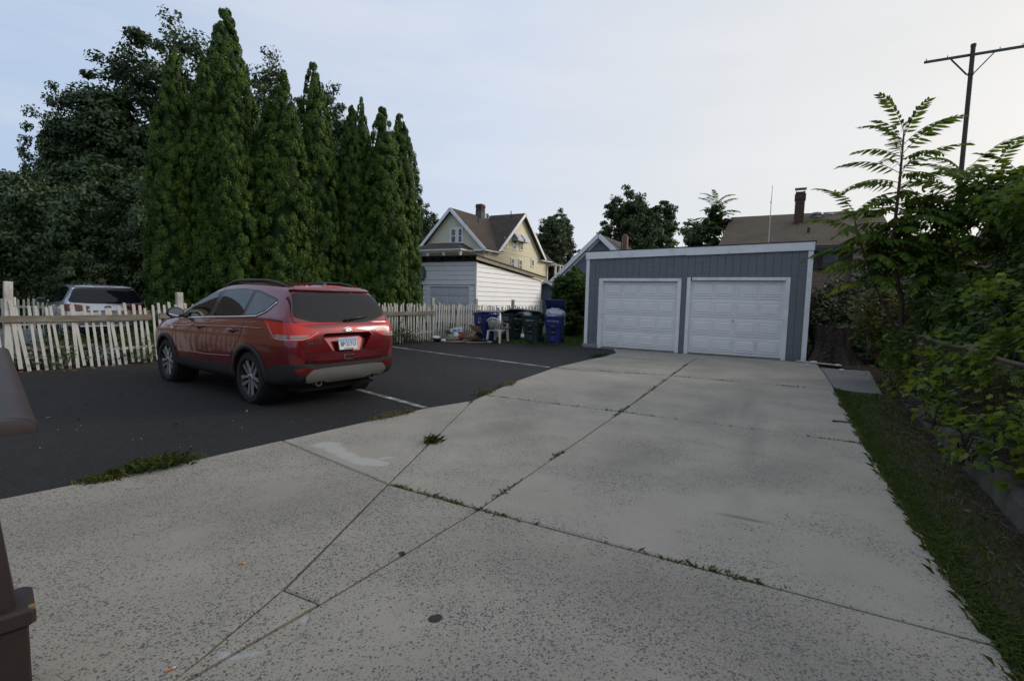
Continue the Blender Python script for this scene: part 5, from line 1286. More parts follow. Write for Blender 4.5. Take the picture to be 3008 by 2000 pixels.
def leaf_cards(P, N, size, rs, aspect=1.6, jitter=.6, shape='quad', up=.0):
    """P centres, N facing normals -> (verts, faces). shape quad = pointed 4-gon; lobed = 7-gon maple-like"""
    n = len(P)
    d = N + rs.normal(0, jitter, (n, 3)); d /= np.linalg.norm(d, axis=1, keepdims=True) + 1e-9
    t = rs.normal(0, 1, (n, 3)); t[:, 2] -= up; t -= d * (t * d).sum(1, keepdims=True); t /= np.linalg.norm(t, axis=1, keepdims=True) + 1e-9
    b = np.cross(d, t); s = np.asarray(size).reshape(-1, 1) * np.ones((n, 1))
    if shape == 'quad': O = [(-.5 * aspect, 0, 0), (0, -.42, .10), (.5 * aspect, 0, -.05), (0, .42, .10)]
    elif shape == 'tri': O = [(-.5 * aspect, 0, 0), (.4 * aspect, -.35, .05), (.4 * aspect, .35, .05)]
    else: O = [(-.5, 0, 0), (-.30, -.42, .08), (.02, -.24, .03), (.22, -.50, .06), (.30, -.16, 0), (.62, 0, -.08), (.30, .16, 0), (.22, .50, .06), (.02, .24, .03), (-.30, .42, .08)]
    k = len(O)
    V = np.stack([P + s * (t * a + b * c + d * e) for a, c, e in O], 1).reshape(-1, 3)
    F = np.arange(n * k).reshape(n, k)
    return V, F, k
def foliage(name, P, N, size, val, mat, parent, rs, kind='stuff', **kw):
    V, F, k = leaf_cards(P, N, size, rs, **kw)
    me = np_mesh(name, V, F, np.repeat(np.clip(val, 0, 1), k)); return link(name, me, mat, parent) if kind is None else link(name, me, mat, parent, kind=kind)
def unit(a): return a / (np.linalg.norm(a, axis=-1, keepdims=True) + 1e-9)

# --- arborvitae: columns of lumpy sprays on a leafy core darkened for inner shade
def arbor_mesh(seed, H, Rb):
    rs = np.random.RandomState(seed)
    prof = lambda u: np.where(u < .10, .88 + 1.2 * u, np.where(u < .66, 1 - .16 * (u - .10) / .56, .84 * np.maximum(0, 1 - ((u - .66) / .34)) ** .78)) + .005
    nc = 1050
    u = rs.rand(nc * 3); keep = rs.rand(nc * 3) < (prof(u) + .12) / 1.1; u = u[keep][:nc]; nc = len(u)
    th = rs.rand(nc) * 2 * np.pi
    lob = 1 + .11 * np.sin(3 * th + 6 * u + seed) + .09 * np.sin(5 * th - 11 * u + 2 * seed) + .06 * np.sin(23 * u + 2 * th) + rs.normal(0, .07, nc)
    r = Rb * prof(u) * lob
    C = np.stack([r * np.cos(th), r * np.sin(th), u * H], 1)
    cr = (.14 + .15 * rs.rand(nc)) * (.5 + .5 * prof(u)); cv = np.clip(rs.normal(.5, .28, nc), .02, .98)
    k = 118; idx = np.repeat(np.arange(nc), k); D = unit(rs.normal(0, 1, (nc * k, 3)) + np.stack([np.cos(th), np.sin(th), np.full(nc, .35)], 1)[idx] * 1.3)
    P = C[idx] + D * (cr[idx] * (rs.rand(nc * k) ** .22))[:, None] * np.array([1, 1, 1.15])
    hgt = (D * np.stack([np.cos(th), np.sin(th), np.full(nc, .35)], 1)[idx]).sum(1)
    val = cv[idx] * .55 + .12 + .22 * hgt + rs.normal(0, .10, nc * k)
    V, F, kk = leaf_cards(P, D, .032 + .034 * rs.rand(nc * k), rs, aspect=1.5, jitter=.32, up=-1.0)
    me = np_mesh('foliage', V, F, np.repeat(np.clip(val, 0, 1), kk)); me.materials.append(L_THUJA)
    # core: low leaf tone painted in as shade between the clumps
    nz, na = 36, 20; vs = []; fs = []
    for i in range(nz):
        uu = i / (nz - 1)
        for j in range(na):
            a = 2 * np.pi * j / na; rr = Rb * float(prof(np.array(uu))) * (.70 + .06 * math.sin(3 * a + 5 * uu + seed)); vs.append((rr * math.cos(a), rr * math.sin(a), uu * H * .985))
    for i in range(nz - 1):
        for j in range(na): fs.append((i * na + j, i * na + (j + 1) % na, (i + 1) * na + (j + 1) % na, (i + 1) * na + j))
    core = np_mesh('inner_foliage_shade', np.array(vs), np.array(fs), np.full(len(vs), .12)); core.materials.append(L_THUJA)
    return me, core
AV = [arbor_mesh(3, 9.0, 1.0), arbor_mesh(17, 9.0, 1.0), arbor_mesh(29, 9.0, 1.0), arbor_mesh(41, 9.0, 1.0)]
trunk_me = MB().tube([(0, 0, -.1), (.02, 0, 1.2), (0, .03, 4.5), (0, 0, 7.5)], [.13, .11, .07, .02], 8).mesh('trunk'); trunk_me.materials.append(BARK)
avs = [  # X, Y, height, radius, variant, label
    (-9.62, 14.2, 7.5, 0.62, 0, 'leftmost arborvitae, a broad column right of the silver car'),
    (-10.6, 15.8, 8.75, 0.56, 1, 'arborvitae rising just behind the leftmost front column'),
    (-10.05, 16.4, 8.85, 0.50, 2, 'slim arborvitae tip between the leftmost columns and the tallest one'),
    (-8.85, 14.5, 7.75, 0.60, 3, 'shorter arborvitae pressed against the left side of the tallest one'),
    (-8.75, 15.4, 9.75, 0.86, 2, 'tallest arborvitae of the row with a sharp single tip'),
    (-7.95, 14.3, 7.2, 0.62, 0, 'low shoulder arborvitae against the right side of the tallest one'),
    (-6.85, 14.9, 7.8, 0.70, 1, 'arborvitae with a blunt top right of the tallest one'),
    (-6.22, 15.6, 8.35, 0.64, 3, 'pointed arborvitae above the tail of the red car roof'),
    (-5.26, 16.2, 7.3, 0.54, 0, 'first arborvitae of the right hand cluster after the gap'),
    (-5.38, 17.6, 8.1, 0.46, 1, 'thin arborvitae tip behind the right hand cluster'),
    (-4.33, 16.4, 7.4, 0.70, 2, 'front arborvitae of the right hand cluster overhanging the fence'),
    (-4.0, 17.4, 7.55, 0.68, 3, 'rightmost arborvitae nearest the white garage')]
for i, (x, y, h, r, v, lab) in enumerate(avs):
    t = thing('arborvitae', lab, 'tree', (x, y, 0), i * 1.37, 'arborvitae in a row behind the picket fence')
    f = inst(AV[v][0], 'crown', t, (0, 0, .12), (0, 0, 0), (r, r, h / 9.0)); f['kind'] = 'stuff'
    inst(AV[v][1], 'inner_crown_shade', t, (0, 0, .12), (0, 0, 0), (r, r, h / 9.0)); inst(trunk_me, 'trunk', t, sc=(1, 1, h / 9))

# --- broadleaf trees
def tree_mesh(seed, H, W, leaf, ncl, per, base=.18, shape='round', csize=1.0, up=.0):
    """returns (trunk mesh, crown mesh): limbs grown to leaf clusters spread through the crown volume"""
    rs = np.random.RandomState(seed); rr = random.Random(seed)
    # cluster centres: a shell-biased ellipsoid broken by large lobes
    nl = 20; cz = H * (base + (1 - base) * .5); sz = H * (1 - base) * .5
    lob = unit(rs.normal(0, 1, (nl, 3))) * (.30 + .42 * rs.rand(nl, 1) ** .6); lob[:4] *= .35
    lr = .26 + .16 * rs.rand(nl); lr[:4] = .42
    j = rs.choice(nl, ncl, p=lr ** 2 / (lr ** 2).sum()); q = unit(rs.normal(0, 1, (ncl, 3))) * (.55 + .45 * rs.rand(ncl, 1) ** .5)
    C = lob[j] + q * lr[j][:, None]
    if shape == 'tall': C[:, :2] *= (1.12 - .30 * np.clip(C[:, 2:3], -1, 1))
    C[:, :2] *= 1 / np.percentile(np.hypot(C[:, 0], C[:, 1]), 98.5); z0_, z1_ = np.percentile(C[:, 2], (.5, 99.7)); C[:, 2] = (C[:, 2] - z0_) / (z1_ - z0_) * 2 - 1
    C = C * np.array([W - .35 * csize, W - .35 * csize, sz - .3 * csize]) + np.array([0, 0, cz]); ncl = len(C)
    ctr = np.array([0, 0, cz])
    cr = (.30 + .38 * rs.rand(ncl)) * csize; cv = np.clip(rs.normal(.45, .2, ncl), .05, .95)
    idx = np.repeat(np.arange(ncl), per); D = unit(rs.normal(0, 1, (ncl * per, 3)))
    P = C[idx] + D * (cr[idx] * rs.rand(ncl * per) ** .5)[:, None] * np.array([1.15, 1.15, .72])
    out = unit(C - ctr)[idx]
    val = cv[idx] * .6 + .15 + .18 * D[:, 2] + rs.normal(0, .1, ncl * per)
    V, F, k = leaf_cards(P, unit(out * .5 + D * .6 + np.array([0, 0, .5])), leaf * (.7 + .6 * rs.rand(ncl * per)), rs, aspect=1.5, jitter=.6, up=.8)
    crown = np_mesh('crown', V, F, np.repeat(np.clip(val, 0, 1), k))
    mb = MB(); th0 = H * base
    trunk = [Vector((0, 0, -.2)), Vector((rr.uniform(-.1, .1), rr.uniform(-.1, .1), th0)), Vector((rr.uniform(-.3, .3), rr.uniform(-.3, .3), H * .5)), Vector((rr.uniform(-.3, .3), rr.uniform(-.3, .3), H * .82))]
    R0 = H * .028
    mb.tube(trunk, [R0 * 1.25, R0, R0 * .6, R0 * .12], 9)
    for i in rs.choice(ncl, min(ncl, 46), replace=False):
        tip = Vector(C[i]); f = rr.uniform(.15, .8); s = trunk[1].lerp(trunk[3], f * .8); s.z = min(s.z, tip.z * .8 + .3)
        mid = s.lerp(tip, .5) + Vector((rr.uniform(-.3, .3), rr.uniform(-.3, .3), rr.uniform(0, .6)))
        mb.tube([s, mid, tip], [R0 * .28, R0 * .16, R0 * .05], 5, False)
    return mb.mesh('trunk'), crown
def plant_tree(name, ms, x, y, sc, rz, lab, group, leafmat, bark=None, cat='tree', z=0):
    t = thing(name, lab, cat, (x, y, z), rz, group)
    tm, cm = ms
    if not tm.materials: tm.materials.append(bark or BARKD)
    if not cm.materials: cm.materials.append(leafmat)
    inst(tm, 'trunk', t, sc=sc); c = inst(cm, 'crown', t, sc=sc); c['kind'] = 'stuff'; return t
OAKS = [tree_mesh(5, 15, 4.6, .15, 780, 90, .12), tree_mesh(8, 13, 3.3, .15, 620, 90, .08, 'tall'), tree_mesh(12, 8, 3.8, .15, 520, 80, .02)]
gb = 'big dark trees behind the arborvitae'
plant_tree('broadleaf_tree', OAKS[0], -17.4, 27.0, (1.0, 1.0, .99), .3, 'tallest dark broadleaf tree, its crown showing above the arborvitae', gb, L_OAK)
plant_tree('broadleaf_tree', OAKS[1], -20.9, 26.0, (.98, .98, 1.0), 1.9, 'dark broadleaf tree with a stepped outline left of the arborvitae', gb, L_OAK)
plant_tree('broadleaf_tree', OAKS[1], -22.6, 25.0, (.60, .60, .86), 2.9, 'smaller dark broadleaf tree at the left end of the tall trees', gb, L_OAK)
plant_tree('broadleaf_tree', OAKS[1], -10.1, 27.5, (.80, .80, .96), 4.1, 'dark broadleaf tree showing in the gap between the two arborvitae clusters', gb, L_OAK)
plant_tree('broadleaf_tree', OAKS[0], -13.6, 28.0, (.76, .76, .93), 5.2, 'dark broadleaf tree behind the tallest arborvitae', gb, L_OAK)
gl = 'low dense trees along the left background'
for k, (x, y, s, sz_, lab) in enumerate(((-27.6, 26, .95, 1.02, 'low dark tree at the far left edge of the photo'), (-24.0, 22.5, .72, .80, 'bushy dark tree left of the silver car'), (-19.6, 22, .78, .86, 'bushy dark tree above the roof of the silver car'), (-15.2, 21.6, .70, .82, 'bushy dark tree between the silver car and the arborvitae'), (-24.5, 19.4, .45, .42, 'leafy dark bush above the left fence post'), (-27.5, 31, 1.1, 1.2, 'far dark tree behind the left tree group'), (-21.5, 30, 1.0, 1.2, 'far dark tree closing the gap behind the stepped tree'), (-13.0, 23.5, .8, .85, 'bushy dark tree hidden deep behind the leftmost arborvitae'), (-17.4, 19.9, .42, .40, 'leafy dark bush behind the far picket fence'))):
    plant_tree('broadleaf_tree', OAKS[2], x, y, (s, s, sz_), k * 1.3, lab, gl, L_OAK)
FART = [tree_mesh(21, 13, 4.4, .20, 700, 80, .08), tree_mesh(23, 13, 3.3, .20, 460, 66, .12, 'tall')]
gf = 'trees among the far houses'
plant_tree('broadleaf_tree', FART[0], -12.2, 62, (.80, .80, .95), .5, 'dark tree behind the left gable of the yellow house', gf, L_FAR)
plant_tree('broadleaf_tree', FART[0], 5.7, 66, (.84, .84, 1.0), 1.5, 'tall loose tree right of the yellow house', gf, L_FAR)
plant_tree('broadleaf_tree', FART[0], 2.6, 69, (.78, .78, .80), 2.7, 'lower tree touching the right gable of the yellow house', gf, L_FAR)
plant_tree('broadleaf_tree', FART[0], 13.6, 55, (1.0, 1.0, 1.03), 3.5, 'round dark tree above the middle of the grey garage', gf, L_FAR)
plant_tree('broadleaf_tree', FART[0], -3.6, 74, (.6, .6, 1.0), 4.5, 'small treetop just above the ridge of the yellow house', gf, L_FAR)
plant_tree('broadleaf_tree', FART[0], 8.6, 72, (.9, .9, .60), 1.1, 'low tree mass left of the blue grey house', gf, L_FAR)
# bush dome and vine bush by the grey garage
BUSH = [tree_mesh(31, 5.8, 1.8, .13, 420, 80, .02, csize=.55), tree_mesh(33, 2.7, .85, .10, 280, 60, .0, csize=.36)]
plant_tree('bush', BUSH[0], 9.75, 26.0, (1.18, 1.18, 1.0), .4, 'round green bush rising behind the grey garage roof', None, L_FAR, BARK, 'bush')
plant_tree('bush', BUSH[1], 2.42, 20.6, (1.08, 1.05, 1.0), .9, 'overgrown bush at the left side of the grey garage', None, L_WEED, BARK, 'bush')
plant_tree('bush', BUSH[1], 2.85, 22.6, (.85, .85, 1.12), 2.9, 'vine climbing beside the blue grey shed', None, L_WEED, BARK, 'bush')

# --- ailanthus: pinnate fronds, each frond a part
def frond_mesh(seed, L=.95, pairs=12, lw=.175):
    rs = np.random.RandomState(seed); mb = MB(); att = []
    pts = []
    for i in range(pairs * 2 + 1):
        u = i / (pairs * 2); pts.append(Vector((L * (u - .10 * u * u), 0, .10 * L * math.sin(u * 2.6) - .22 * L * u * u)))
    mb.tube(pts, [.006 - .004 * i / len(pts) for i in range(len(pts))], 4, False)
    att += [.45] * len(mb.v)
    for i in range(pairs):
        u = .16 + .80 * i / (pairs - 1); p = pts[int(u * pairs * 2)]; ll = lw * (.65 + .5 * math.sin(math.pi * min(1, u * 1.02)) ** .7) * rs.uniform(.88, 1.1)
        for sd in (-1, 1):
            yaw = R(62 - 24 * u) + rs.normal(0, .07); dr = R(26) + rs.normal(0, .12)
            d = Vector((math.cos(yaw), sd * math.sin(yaw) * math.cos(dr), -math.sin(dr))); sdv = d.cross(Vector((0, 0, 1))).normalized(); upv = sdv.cross(d)
            o = len(mb.v); w = ll * .155
            mb.add([p, p + d * ll * .22 + sdv * w, p + d * ll * .6 + sdv * w * .85 - upv * .012, p + d * ll - upv * ll * .14, p + d * ll * .6 - sdv * w * .85 - upv * .012, p + d * ll * .22 - sdv * w, p + d * ll * .45 - upv * .010],
                   [(0, 1, 6), (1, 2, 6), (2, 3, 6), (3, 4, 6), (4, 5, 6), (5, 0, 6)])
            att += [float(np.clip(rs.normal(.5, .16), 0, 1))] * 7
    me = mb.mesh('frond'); a = me.attributes.new('v', 'FLOAT', 'POINT'); a.data.foreach_set('value', att); me.materials.append(L_AIL); return me
FR = [frond_mesh(s, .9 + .1 * (s % 3), 11 + s % 3) for s in (1, 2, 3, 4)]
def ailanthus(name, lab, stems, fr_scale, rng, group=None, mat=None):
    """stems: list of (list of points, radius, frond count, start fraction)"""
    b = stems[0][0][0]
    t = thing(name, lab, 'tree', b, 0, group)
    for (pts, rad, nf, f0) in stems:
        pts = [Vector(p) - Vector(b) for p in pts]
        mb = MB(); mb.tube(pts, [rad * (1 - .75 * i / (len(pts) - 1)) for i in range(len(pts))], 8); mb.build('stem', M('ailanthus_stem', (.085, .055, .04), .85, .3, 8, .4, 40), t, True)
        L = sum((b_ - a_).length for a_, b_ in zip(pts[:-1], pts[1:]))
        def along_(u):
            s = u * L
            for a_, b_ in zip(pts[:-1], pts[1:]):
                l = (b_ - a_).length
                if s <= l or b_ is pts[-1]: return a_ + (b_ - a_) * min(1, s / l)
                s -= l
        ga = rng.uniform(0, 6.28)
        for k in range(nf):
            u = f0 + (1 - f0) * (k + .6) / nf; p = along_(u); ga += 2.4 + rng.uniform(-.3, .3)
            top = (u - f0) / (1 - f0); pitch = R(5) + R(48) * max(0, top - .45) / .55 + rng.uniform(-.12, .12) - R(8)
            sc = fr_scale * (.75 + .35 * math.sin(math.pi * (.25 + .6 * top))) * rng.uniform(.9, 1.1)
            inst(rng.choice(FR), 'frond', t, p, (rng.uniform(-.25, .25), -pitch, ga), (sc, sc, sc))
    return t
rng = random.Random(77)
ailanthus('tree_of_heaven', 'young tree of heaven with long fronds leaning above the right fence', [
    ([(7.55, 9.55, .1), (7.45, 9.5, 1.6), (7.25, 9.6, 2.6), (7.32, 9.65, 3.9), (7.36, 9.7, 4.85)], .055, 44, .45),
    ([(7.5, 9.5, .9), (7.0, 9.7, 2.0), (6.75, 9.9, 3.0), (6.7, 10.0, 3.45)], .03, 20, .40),
    ([(7.5, 9.5, 1.2), (8.1, 9.6, 2.6), (8.5, 9.7, 3.6), (8.65, 9.8, 4.15)], .03, 28, .35),
    ([(7.5, 9.5, 1.2), (7.9, 9.1, 2.4), (8.2, 8.9, 3.2), (8.3, 8.9, 3.75)], .03, 24, .3)], 1.08, rng)
ailanthus('tree_of_heaven', 'second tree of heaven filling the upper right edge of the thicket', [
    ([(9.3, 9.3, .3), (9.2, 9.2, 1.8), (9.25, 9.1, 3.1), (9.2, 9.2, 3.9)], .05, 34, .38),
    ([(9.3, 9.3, 1.0), (9.9, 9.0, 2.3), (10.2, 8.9, 3.4)], .03, 24, .3),
    ([(9.3, 9.3, 1.0), (8.8, 8.6, 2.3), (8.6, 8.3, 3.1)], .03, 20, .3)], 1.05, rng)
ail_far = ailanthus('tree_of_heaven', 'distant tree of heaven fanning out above the grey garage roof', [
    ([(10.0, 25, 0), (10.0, 25, 3.5), (10.02, 25, 5.4), (10.0, 25, 6.6)], .05, 34, .62)], 1.15, rng)

# --- thicket on the right bank
def thicket(name, lab, cat, blobs, leafmat, size, per, seed, shape='quad', stems=14, group=None, bark=None):
    rs = np.random.RandomState(seed); rr = random.Random(seed); Ps = []; Ns = []; Vs = []
    b0 = blobs[0]
    t = thing(name, lab, cat, (b0[0], b0[1], 0), 0, group); mb = MB()
    for (x, y, z, rx, ry, rz, dens) in blobs:
        nc = int(26 * dens * (rx * ry + rx * rz + ry * rz)); cc = unit(rs.normal(0, 1, (nc, 3))) * (rs.rand(nc, 1) ** .35) * np.array([rx, ry, rz]) + np.array([x, y, z])
        cr = .13 + .15 * rs.rand(nc); cv = np.clip(rs.normal(.48, .22, nc), .02, .98)
        idx = np.repeat(np.arange(nc), per); D = unit(rs.normal(0, 1, (nc * per, 3)))
        P = cc[idx] + D * (cr[idx] * rs.rand(nc * per) ** .5)[:, None]
        Ps.append(P); Ns.append(unit(unit(cc - np.array([x, y, z - .3]))[idx] * .7 + D * .35 + np.array([0, 0, .55]))); Vs.append(cv[idx] * .65 + .16 + rs.normal(0, .11, len(P)))
        for k in range(int(stems * dens)):
            c = cc[rs.randint(nc)]; s = Vector((x + rr.uniform(-.6, .6) * rx, y + rr.uniform(-.6, .6) * ry, max(.05, z - rz))); e = Vector(c); m = s.lerp(e, .5) + Vector((rr.uniform(-.2, .2), rr.uniform(-.2, .2), rr.uniform(-.1, .25)))
            mb.tube([s - Vector((b0[0], b0[1], 0)), m - Vector((b0[0], b0[1], 0)), e - Vector((b0[0], b0[1], 0))], [.012, .009, .004], 5, False)
    P = np.concatenate(Ps) - np.array([b0[0], b0[1], 0]); N = np.concatenate(Ns); Vv = np.concatenate(Vs)
    foliage('leaves', P, N, size * (.55 + .8 * rs.rand(len(P))), Vv, leafmat, t, rs, shape=shape, jitter=.38, up=.9, aspect=1.45)
    mb.build('branches', bark or BARK, t, kind='stuff'); return t
# positions follow the chain-link fence: kp(s, off) with s from the garage end towards the camera
def B(s, off, z, rx, ry, rz, d=1.0): p = kp(s, off); return (p[0], p[1], z, rx, ry, rz, d)
thicket('vine_thicket', 'dense vine thicket hanging over the chain link fence at the right edge', 'vine', [B(7.2, .95, 1.35, .55, .75, .48), B(6.2, 1.0, 1.45, .6, .8, .55), B(5.2, .9, 1.5, .55, .8, .55), B(8.2, .9, 1.2, .5, .8, .45), B(6.0, 1.8, 2.0, .7, .9, .7), B(7.3, 1.9, 1.9, .7, .9, .6), B(8.6, 1.7, 1.5, .7, .9, .7), B(6.6, .35, .85, .28, .9, .35, 1.2), B(4.9, .35, .8, .28, .9, .35, 1.2), B(8.3, .35, .85, .28, .8, .35, 1.2), B(9.6, .8, 1.1, .5, .8, .6)], L_VINE, .088, 30, 101, 'lobed')
thicket('shrub_thicket', 'mixed green shrubs in the middle of the right hand bank', 'shrub', [B(4.0, .85, 1.25, .6, .8, .6), B(3.0, .9, 1.4, .6, .8, .7), B(2.0, .8, 1.35, .55, .8, .7), B(3.4, 1.9, 2.3, .9, 1.1, .9), B(4.8, 2.1, 2.4, .9, 1.0, .9), B(2.2, 2.0, 2.4, .9, 1.0, .8), B(1.2, 1.6, 1.9, .7, .8, .8), B(3.0, .4, .75, .3, 1.2, .45, 1.0), B(.3, .7, 1.5, .6, .6, .7), B(1.4, .35, .9, .4, .7, .5), B(-.8, 1.2, 1.6, .7, .8, .9), B(5.8, 2.4, 2.7, .9, 1.0, .8), B(6.9, 2.6, 2.7, .9, 1.0, .8)], L_WEED, .085, 26, 103, 'quad')
thicket('tall_shrub', 'tall leafy shrub crown below the fronds of the tree of heaven', 'shrub', [B(2.6, 1.5, 3.05, .75, .8, .55), B(1.4, 1.3, 2.95, .6, .7, .5), B(4.2, 2.6, 3.3, .9, 1.0, .6), B(1.0, .5, 2.3, .45, .5, .5, .8), B(5.4, 3.0, 3.2, .9, 1.0, .8), B(3.4, 2.0, 3.5, .8, .9, .6), B(6.6, 3.2, 3.3, .9, 1.0, .8), B(2.0, 2.4, 3.4, .8, .9, .6), (8.3, 9.3, 3.45, .75, .7, .5, 1.0), (9.2, 9.2, 3.6, .8, .7, .5, 1.0), (7.7, 9.6, 3.0, .6, .6, .5, 1.0), (8.9, 8.7, 3.2, .8, .7, .5, 1.0), (9.9, 8.8, 3.3, .8, .8, .6, 1.0), (7.3, 9.9, 2.4, .5, .5, .5, 1.0)], L_AIL, .10, 22, 105, 'quad', 10)
thicket('yellow_shrub', 'yellow green feathery shrub beside the tree stump', 'shrub', [(7.55, 10.5, 1.25, .5, .5, .45, 1.0), (7.7, 10.3, .8, .5, .5, .40, 1.0), (8.0, 10.7, 1.6, .5, .5, .45, 1.0), (8.1, 10.3, 1.1, .5, .5, .45, 1.0)], L_YEL, .07, 26, 107, 'quad', 8)
thicket('ivy_mass', 'dark ivy mass between the grey garage and the brick house', 'ivy', [(9.2, 14.6, 1.0, .85, .8, 1.0, 1.0), (9.9, 15.2, 1.4, .8, .9, 1.0, 1.0), (10.6, 14.6, 1.7, .9, .9, 1.0, 1.0), (9.6, 13.4, 1.0, .8, .8, .9, 1.0), (11.4, 15.3, 2.2, .9, .9, .8, 1.0), (9.0, 16.4, 1.2, .5, 1.0, 1.0, .9), (10.4, 13.0, 1.9, .8, .8, .8, .8)], L_OAK, .095, 26, 109, 'quad')
thicket('fence_ivy', 'straggling ivy climbing through the chain link fence', 'ivy', [B(5.9, .05, .45, .10, .8, .30, 1.2), B(4.3, .02, .5, .10, .8, .30, 1.2), B(2.8, .02, .45, .10, .7, .30, 1.2), B(7.4, .06, .5, .10, .7, .30, 1.2), B(8.6, .05, .6, .10, .6, .35, 1.0), B(1.6, .0, .5, .15, .6, .4, 1.0), B(5.2, -.03, .28, .08, .5, .14, 1.6), B(3.6, -.03, .26, .08, .5, .14, 1.6), B(6.8, -.03, .28, .08, .5, .14, 1.6), B(2.2, -.03, .26, .08, .5, .16, 1.6)], L_VINE, .085, 13, 111, 'lobed', 5)
thicket('back_thicket', 'dark leafy backdrop deep inside the right hand bank', 'shrub', [B(7, 3.0, 1.6, .9, 1.2, 1.2, .7), B(5, 3.2, 1.8, .9, 1.2, 1.4, .7), B(3, 3.0, 1.7, .9, 1.2, 1.4, .7), B(1, 2.8, 1.6, .9, 1.2, 1.2, .7), B(8.8, 2.6, 1.2, .8, 1.0, 1.0, .7)], L_OAK, .16, 15, 113, 'quad', 10)
thicket('bank_groundcover', 'low dark groundcover spreading behind the chain link fence', 'groundcover', [B(.6 + .75 * k, .55 + .12 * math.sin(k * 2.3), .42 + .06 * math.sin(k * 1.7), .38, .5, .30, 1.3) for k in range(12)], L_WEED, .075, 20, 115, 'lobed', 4)
_lc = thicket('leafy_crown', 'leafy crown', 'tree', [(10.0, 25.05, 5.4, .75, .6, .5, 1.2), (9.95, 25.05, 6.0, .45, .45, .4, 1.2)], L_FAR, .15, 26, 117, 'quad', 4)
for _ch in list(_lc.children):
    _ch.parent = ail_far; _ch.location = _lc.location - ail_far.location
bpy.data.objects.remove(_lc)
# weeds at the foot of the picket fence
def FW(s, off, z, rx, ry, rz, d=1.0):
    p = floc(s, off, z); return (p[0] + F0.x, p[1] + F0.y, z, rx, ry, rz, d)
thicket('weed_patch', 'green weeds growing through the left end of the picket fence', 'weeds', [FW(k * .42 - .9, -.12 + .16 * math.sin(k * 2.1), .20 + .1 * math.sin(k * 1.7), .24, .24, .24, 1.4) for k in range(10)] + [FW(k * .5 - .9, -.45, .30 + .1 * math.sin(k * 2.7), .32, .32, .32, 1.3) for k in range(9)], L_WEED, .055, 22, 121, 'quad', 4)
thicket('weed_patch', 'green weeds around the front wheel of the red car by the fence', 'weeds', [FW(3.2 + k * .5, -.05 + .15 * math.sin(k * 2.7), .18, .25, .25, .22, 1.2) for k in range(5)], L_WEED, .055, 22, 123, 'quad', 4)
thicket('weed_patch', 'tall weeds at the fence right of the red car tail', 'weeds', [FW(8.4, .22, .25, .22, .3, .28, 1.5), FW(8.75, .2, .55, .15, .15, .35, 1.3), FW(9.1, .22, .22, .22, .28, .25, 1.5), FW(8.1, .2, .2, .2, .25, .22, 1.2), FW(9.5, .25, .12, .2, .2, .14, 1.0), FW(10.9, .2, .25, .18, .2, .28, 1.0), FW(11.5, .2, .2, .2, .2, .24, 1.0)], L_WEED, .055, 22, 125, 'quad', 6)
thicket('weed_patch', 'rank green weeds beyond the fence around the silver car', 'weeds', [(-9.6, 10.4, .22, .4, .4, .28, 1.0), (-10.2, 11.2, .25, .5, .4, .3, 1.0), (-8.7, 11.3, .25, .4, .4, .3, 1.0), (-9.3, 12.2, .3, .5, .4, .35, 1.0), (-7.9, 12.4, .3, .5, .5, .35, 1.0), (-11.4, 10.6, .2, .4, .4, .3, 1.0)], L_WEED, .07, 20, 127, 'quad', 4)

# --- grass
def blades(name, pts, h, mat, seed, parent=None, w=.006, lean=.5, **tags):
    """pts (n,3): one bent blade each"""
    rs = np.random.RandomState(seed); n = len(pts); a = rs.rand(n) * 2 * np.pi; hh = h * (.5 + .8 * rs.rand(n)); le = lean * rs.rand(n) * hh
    d = np.stack([np.cos(a), np.sin(a), np.zeros(n)], 1); s = np.stack([-np.sin(a), np.cos(a), np.zeros(n)], 1); ww = w * (.6 + .8 * rs.rand(n))[:, None]
    m = pts + d * (le * .35)[:, None] + np.array([0, 0, 1]) * (hh * .6)[:, None]; tip = pts + d * (le * 1.15)[:, None] + np.array([0, 0, 1]) * (hh * (1 - .3 * lean * rs.rand(n)))[:, None]
    V = np.stack([pts - s * ww, pts + s * ww, m + s * ww * .8, tip, m - s * ww * .8], 1).reshape(-1, 3); F = np.arange(n * 5).reshape(n, 5)
    v = np.clip(rs.normal(.5, .22, n), 0, 1)
    return link(name, np_mesh(name, V, F, np.repeat(v, 5)), mat, parent, **tags)
def poly_pts(poly, n, rs, dens=None, z=-.02):
    P = np.array(poly); lo = P.min(0); hi = P.max(0); out = []
    x = lo[0] + (hi[0] - lo[0]) * rs.rand(n * 4); y = lo[1] + (hi[1] - lo[1]) * rs.rand(n * 4); ins = np.zeros(n * 4, bool); j = len(P) - 1
    for i in range(len(P)):
        c = ((P[i, 1] > y) != (P[j, 1] > y)) & (x < (P[j, 0] - P[i, 0]) * (y - P[i, 1]) / (P[j, 1] - P[i, 1] + 1e-12) + P[i, 0]); ins ^= c; j = i
    x, y = x[ins], y[ins]
    if dens is not None: k = rs.rand(len(x)) < dens(x, y); x, y = x[k], y[k]
    x, y = x[:n], y[:n]; return np.stack([x, y, np.full(len(x), z)], 1)
rs = np.random.RandomState(201)
edge_pts = [(.4, -1.2), (2.25, 2.12), (2.96, 3.48), (3.95, 5.33), (5.87, 8.79)]
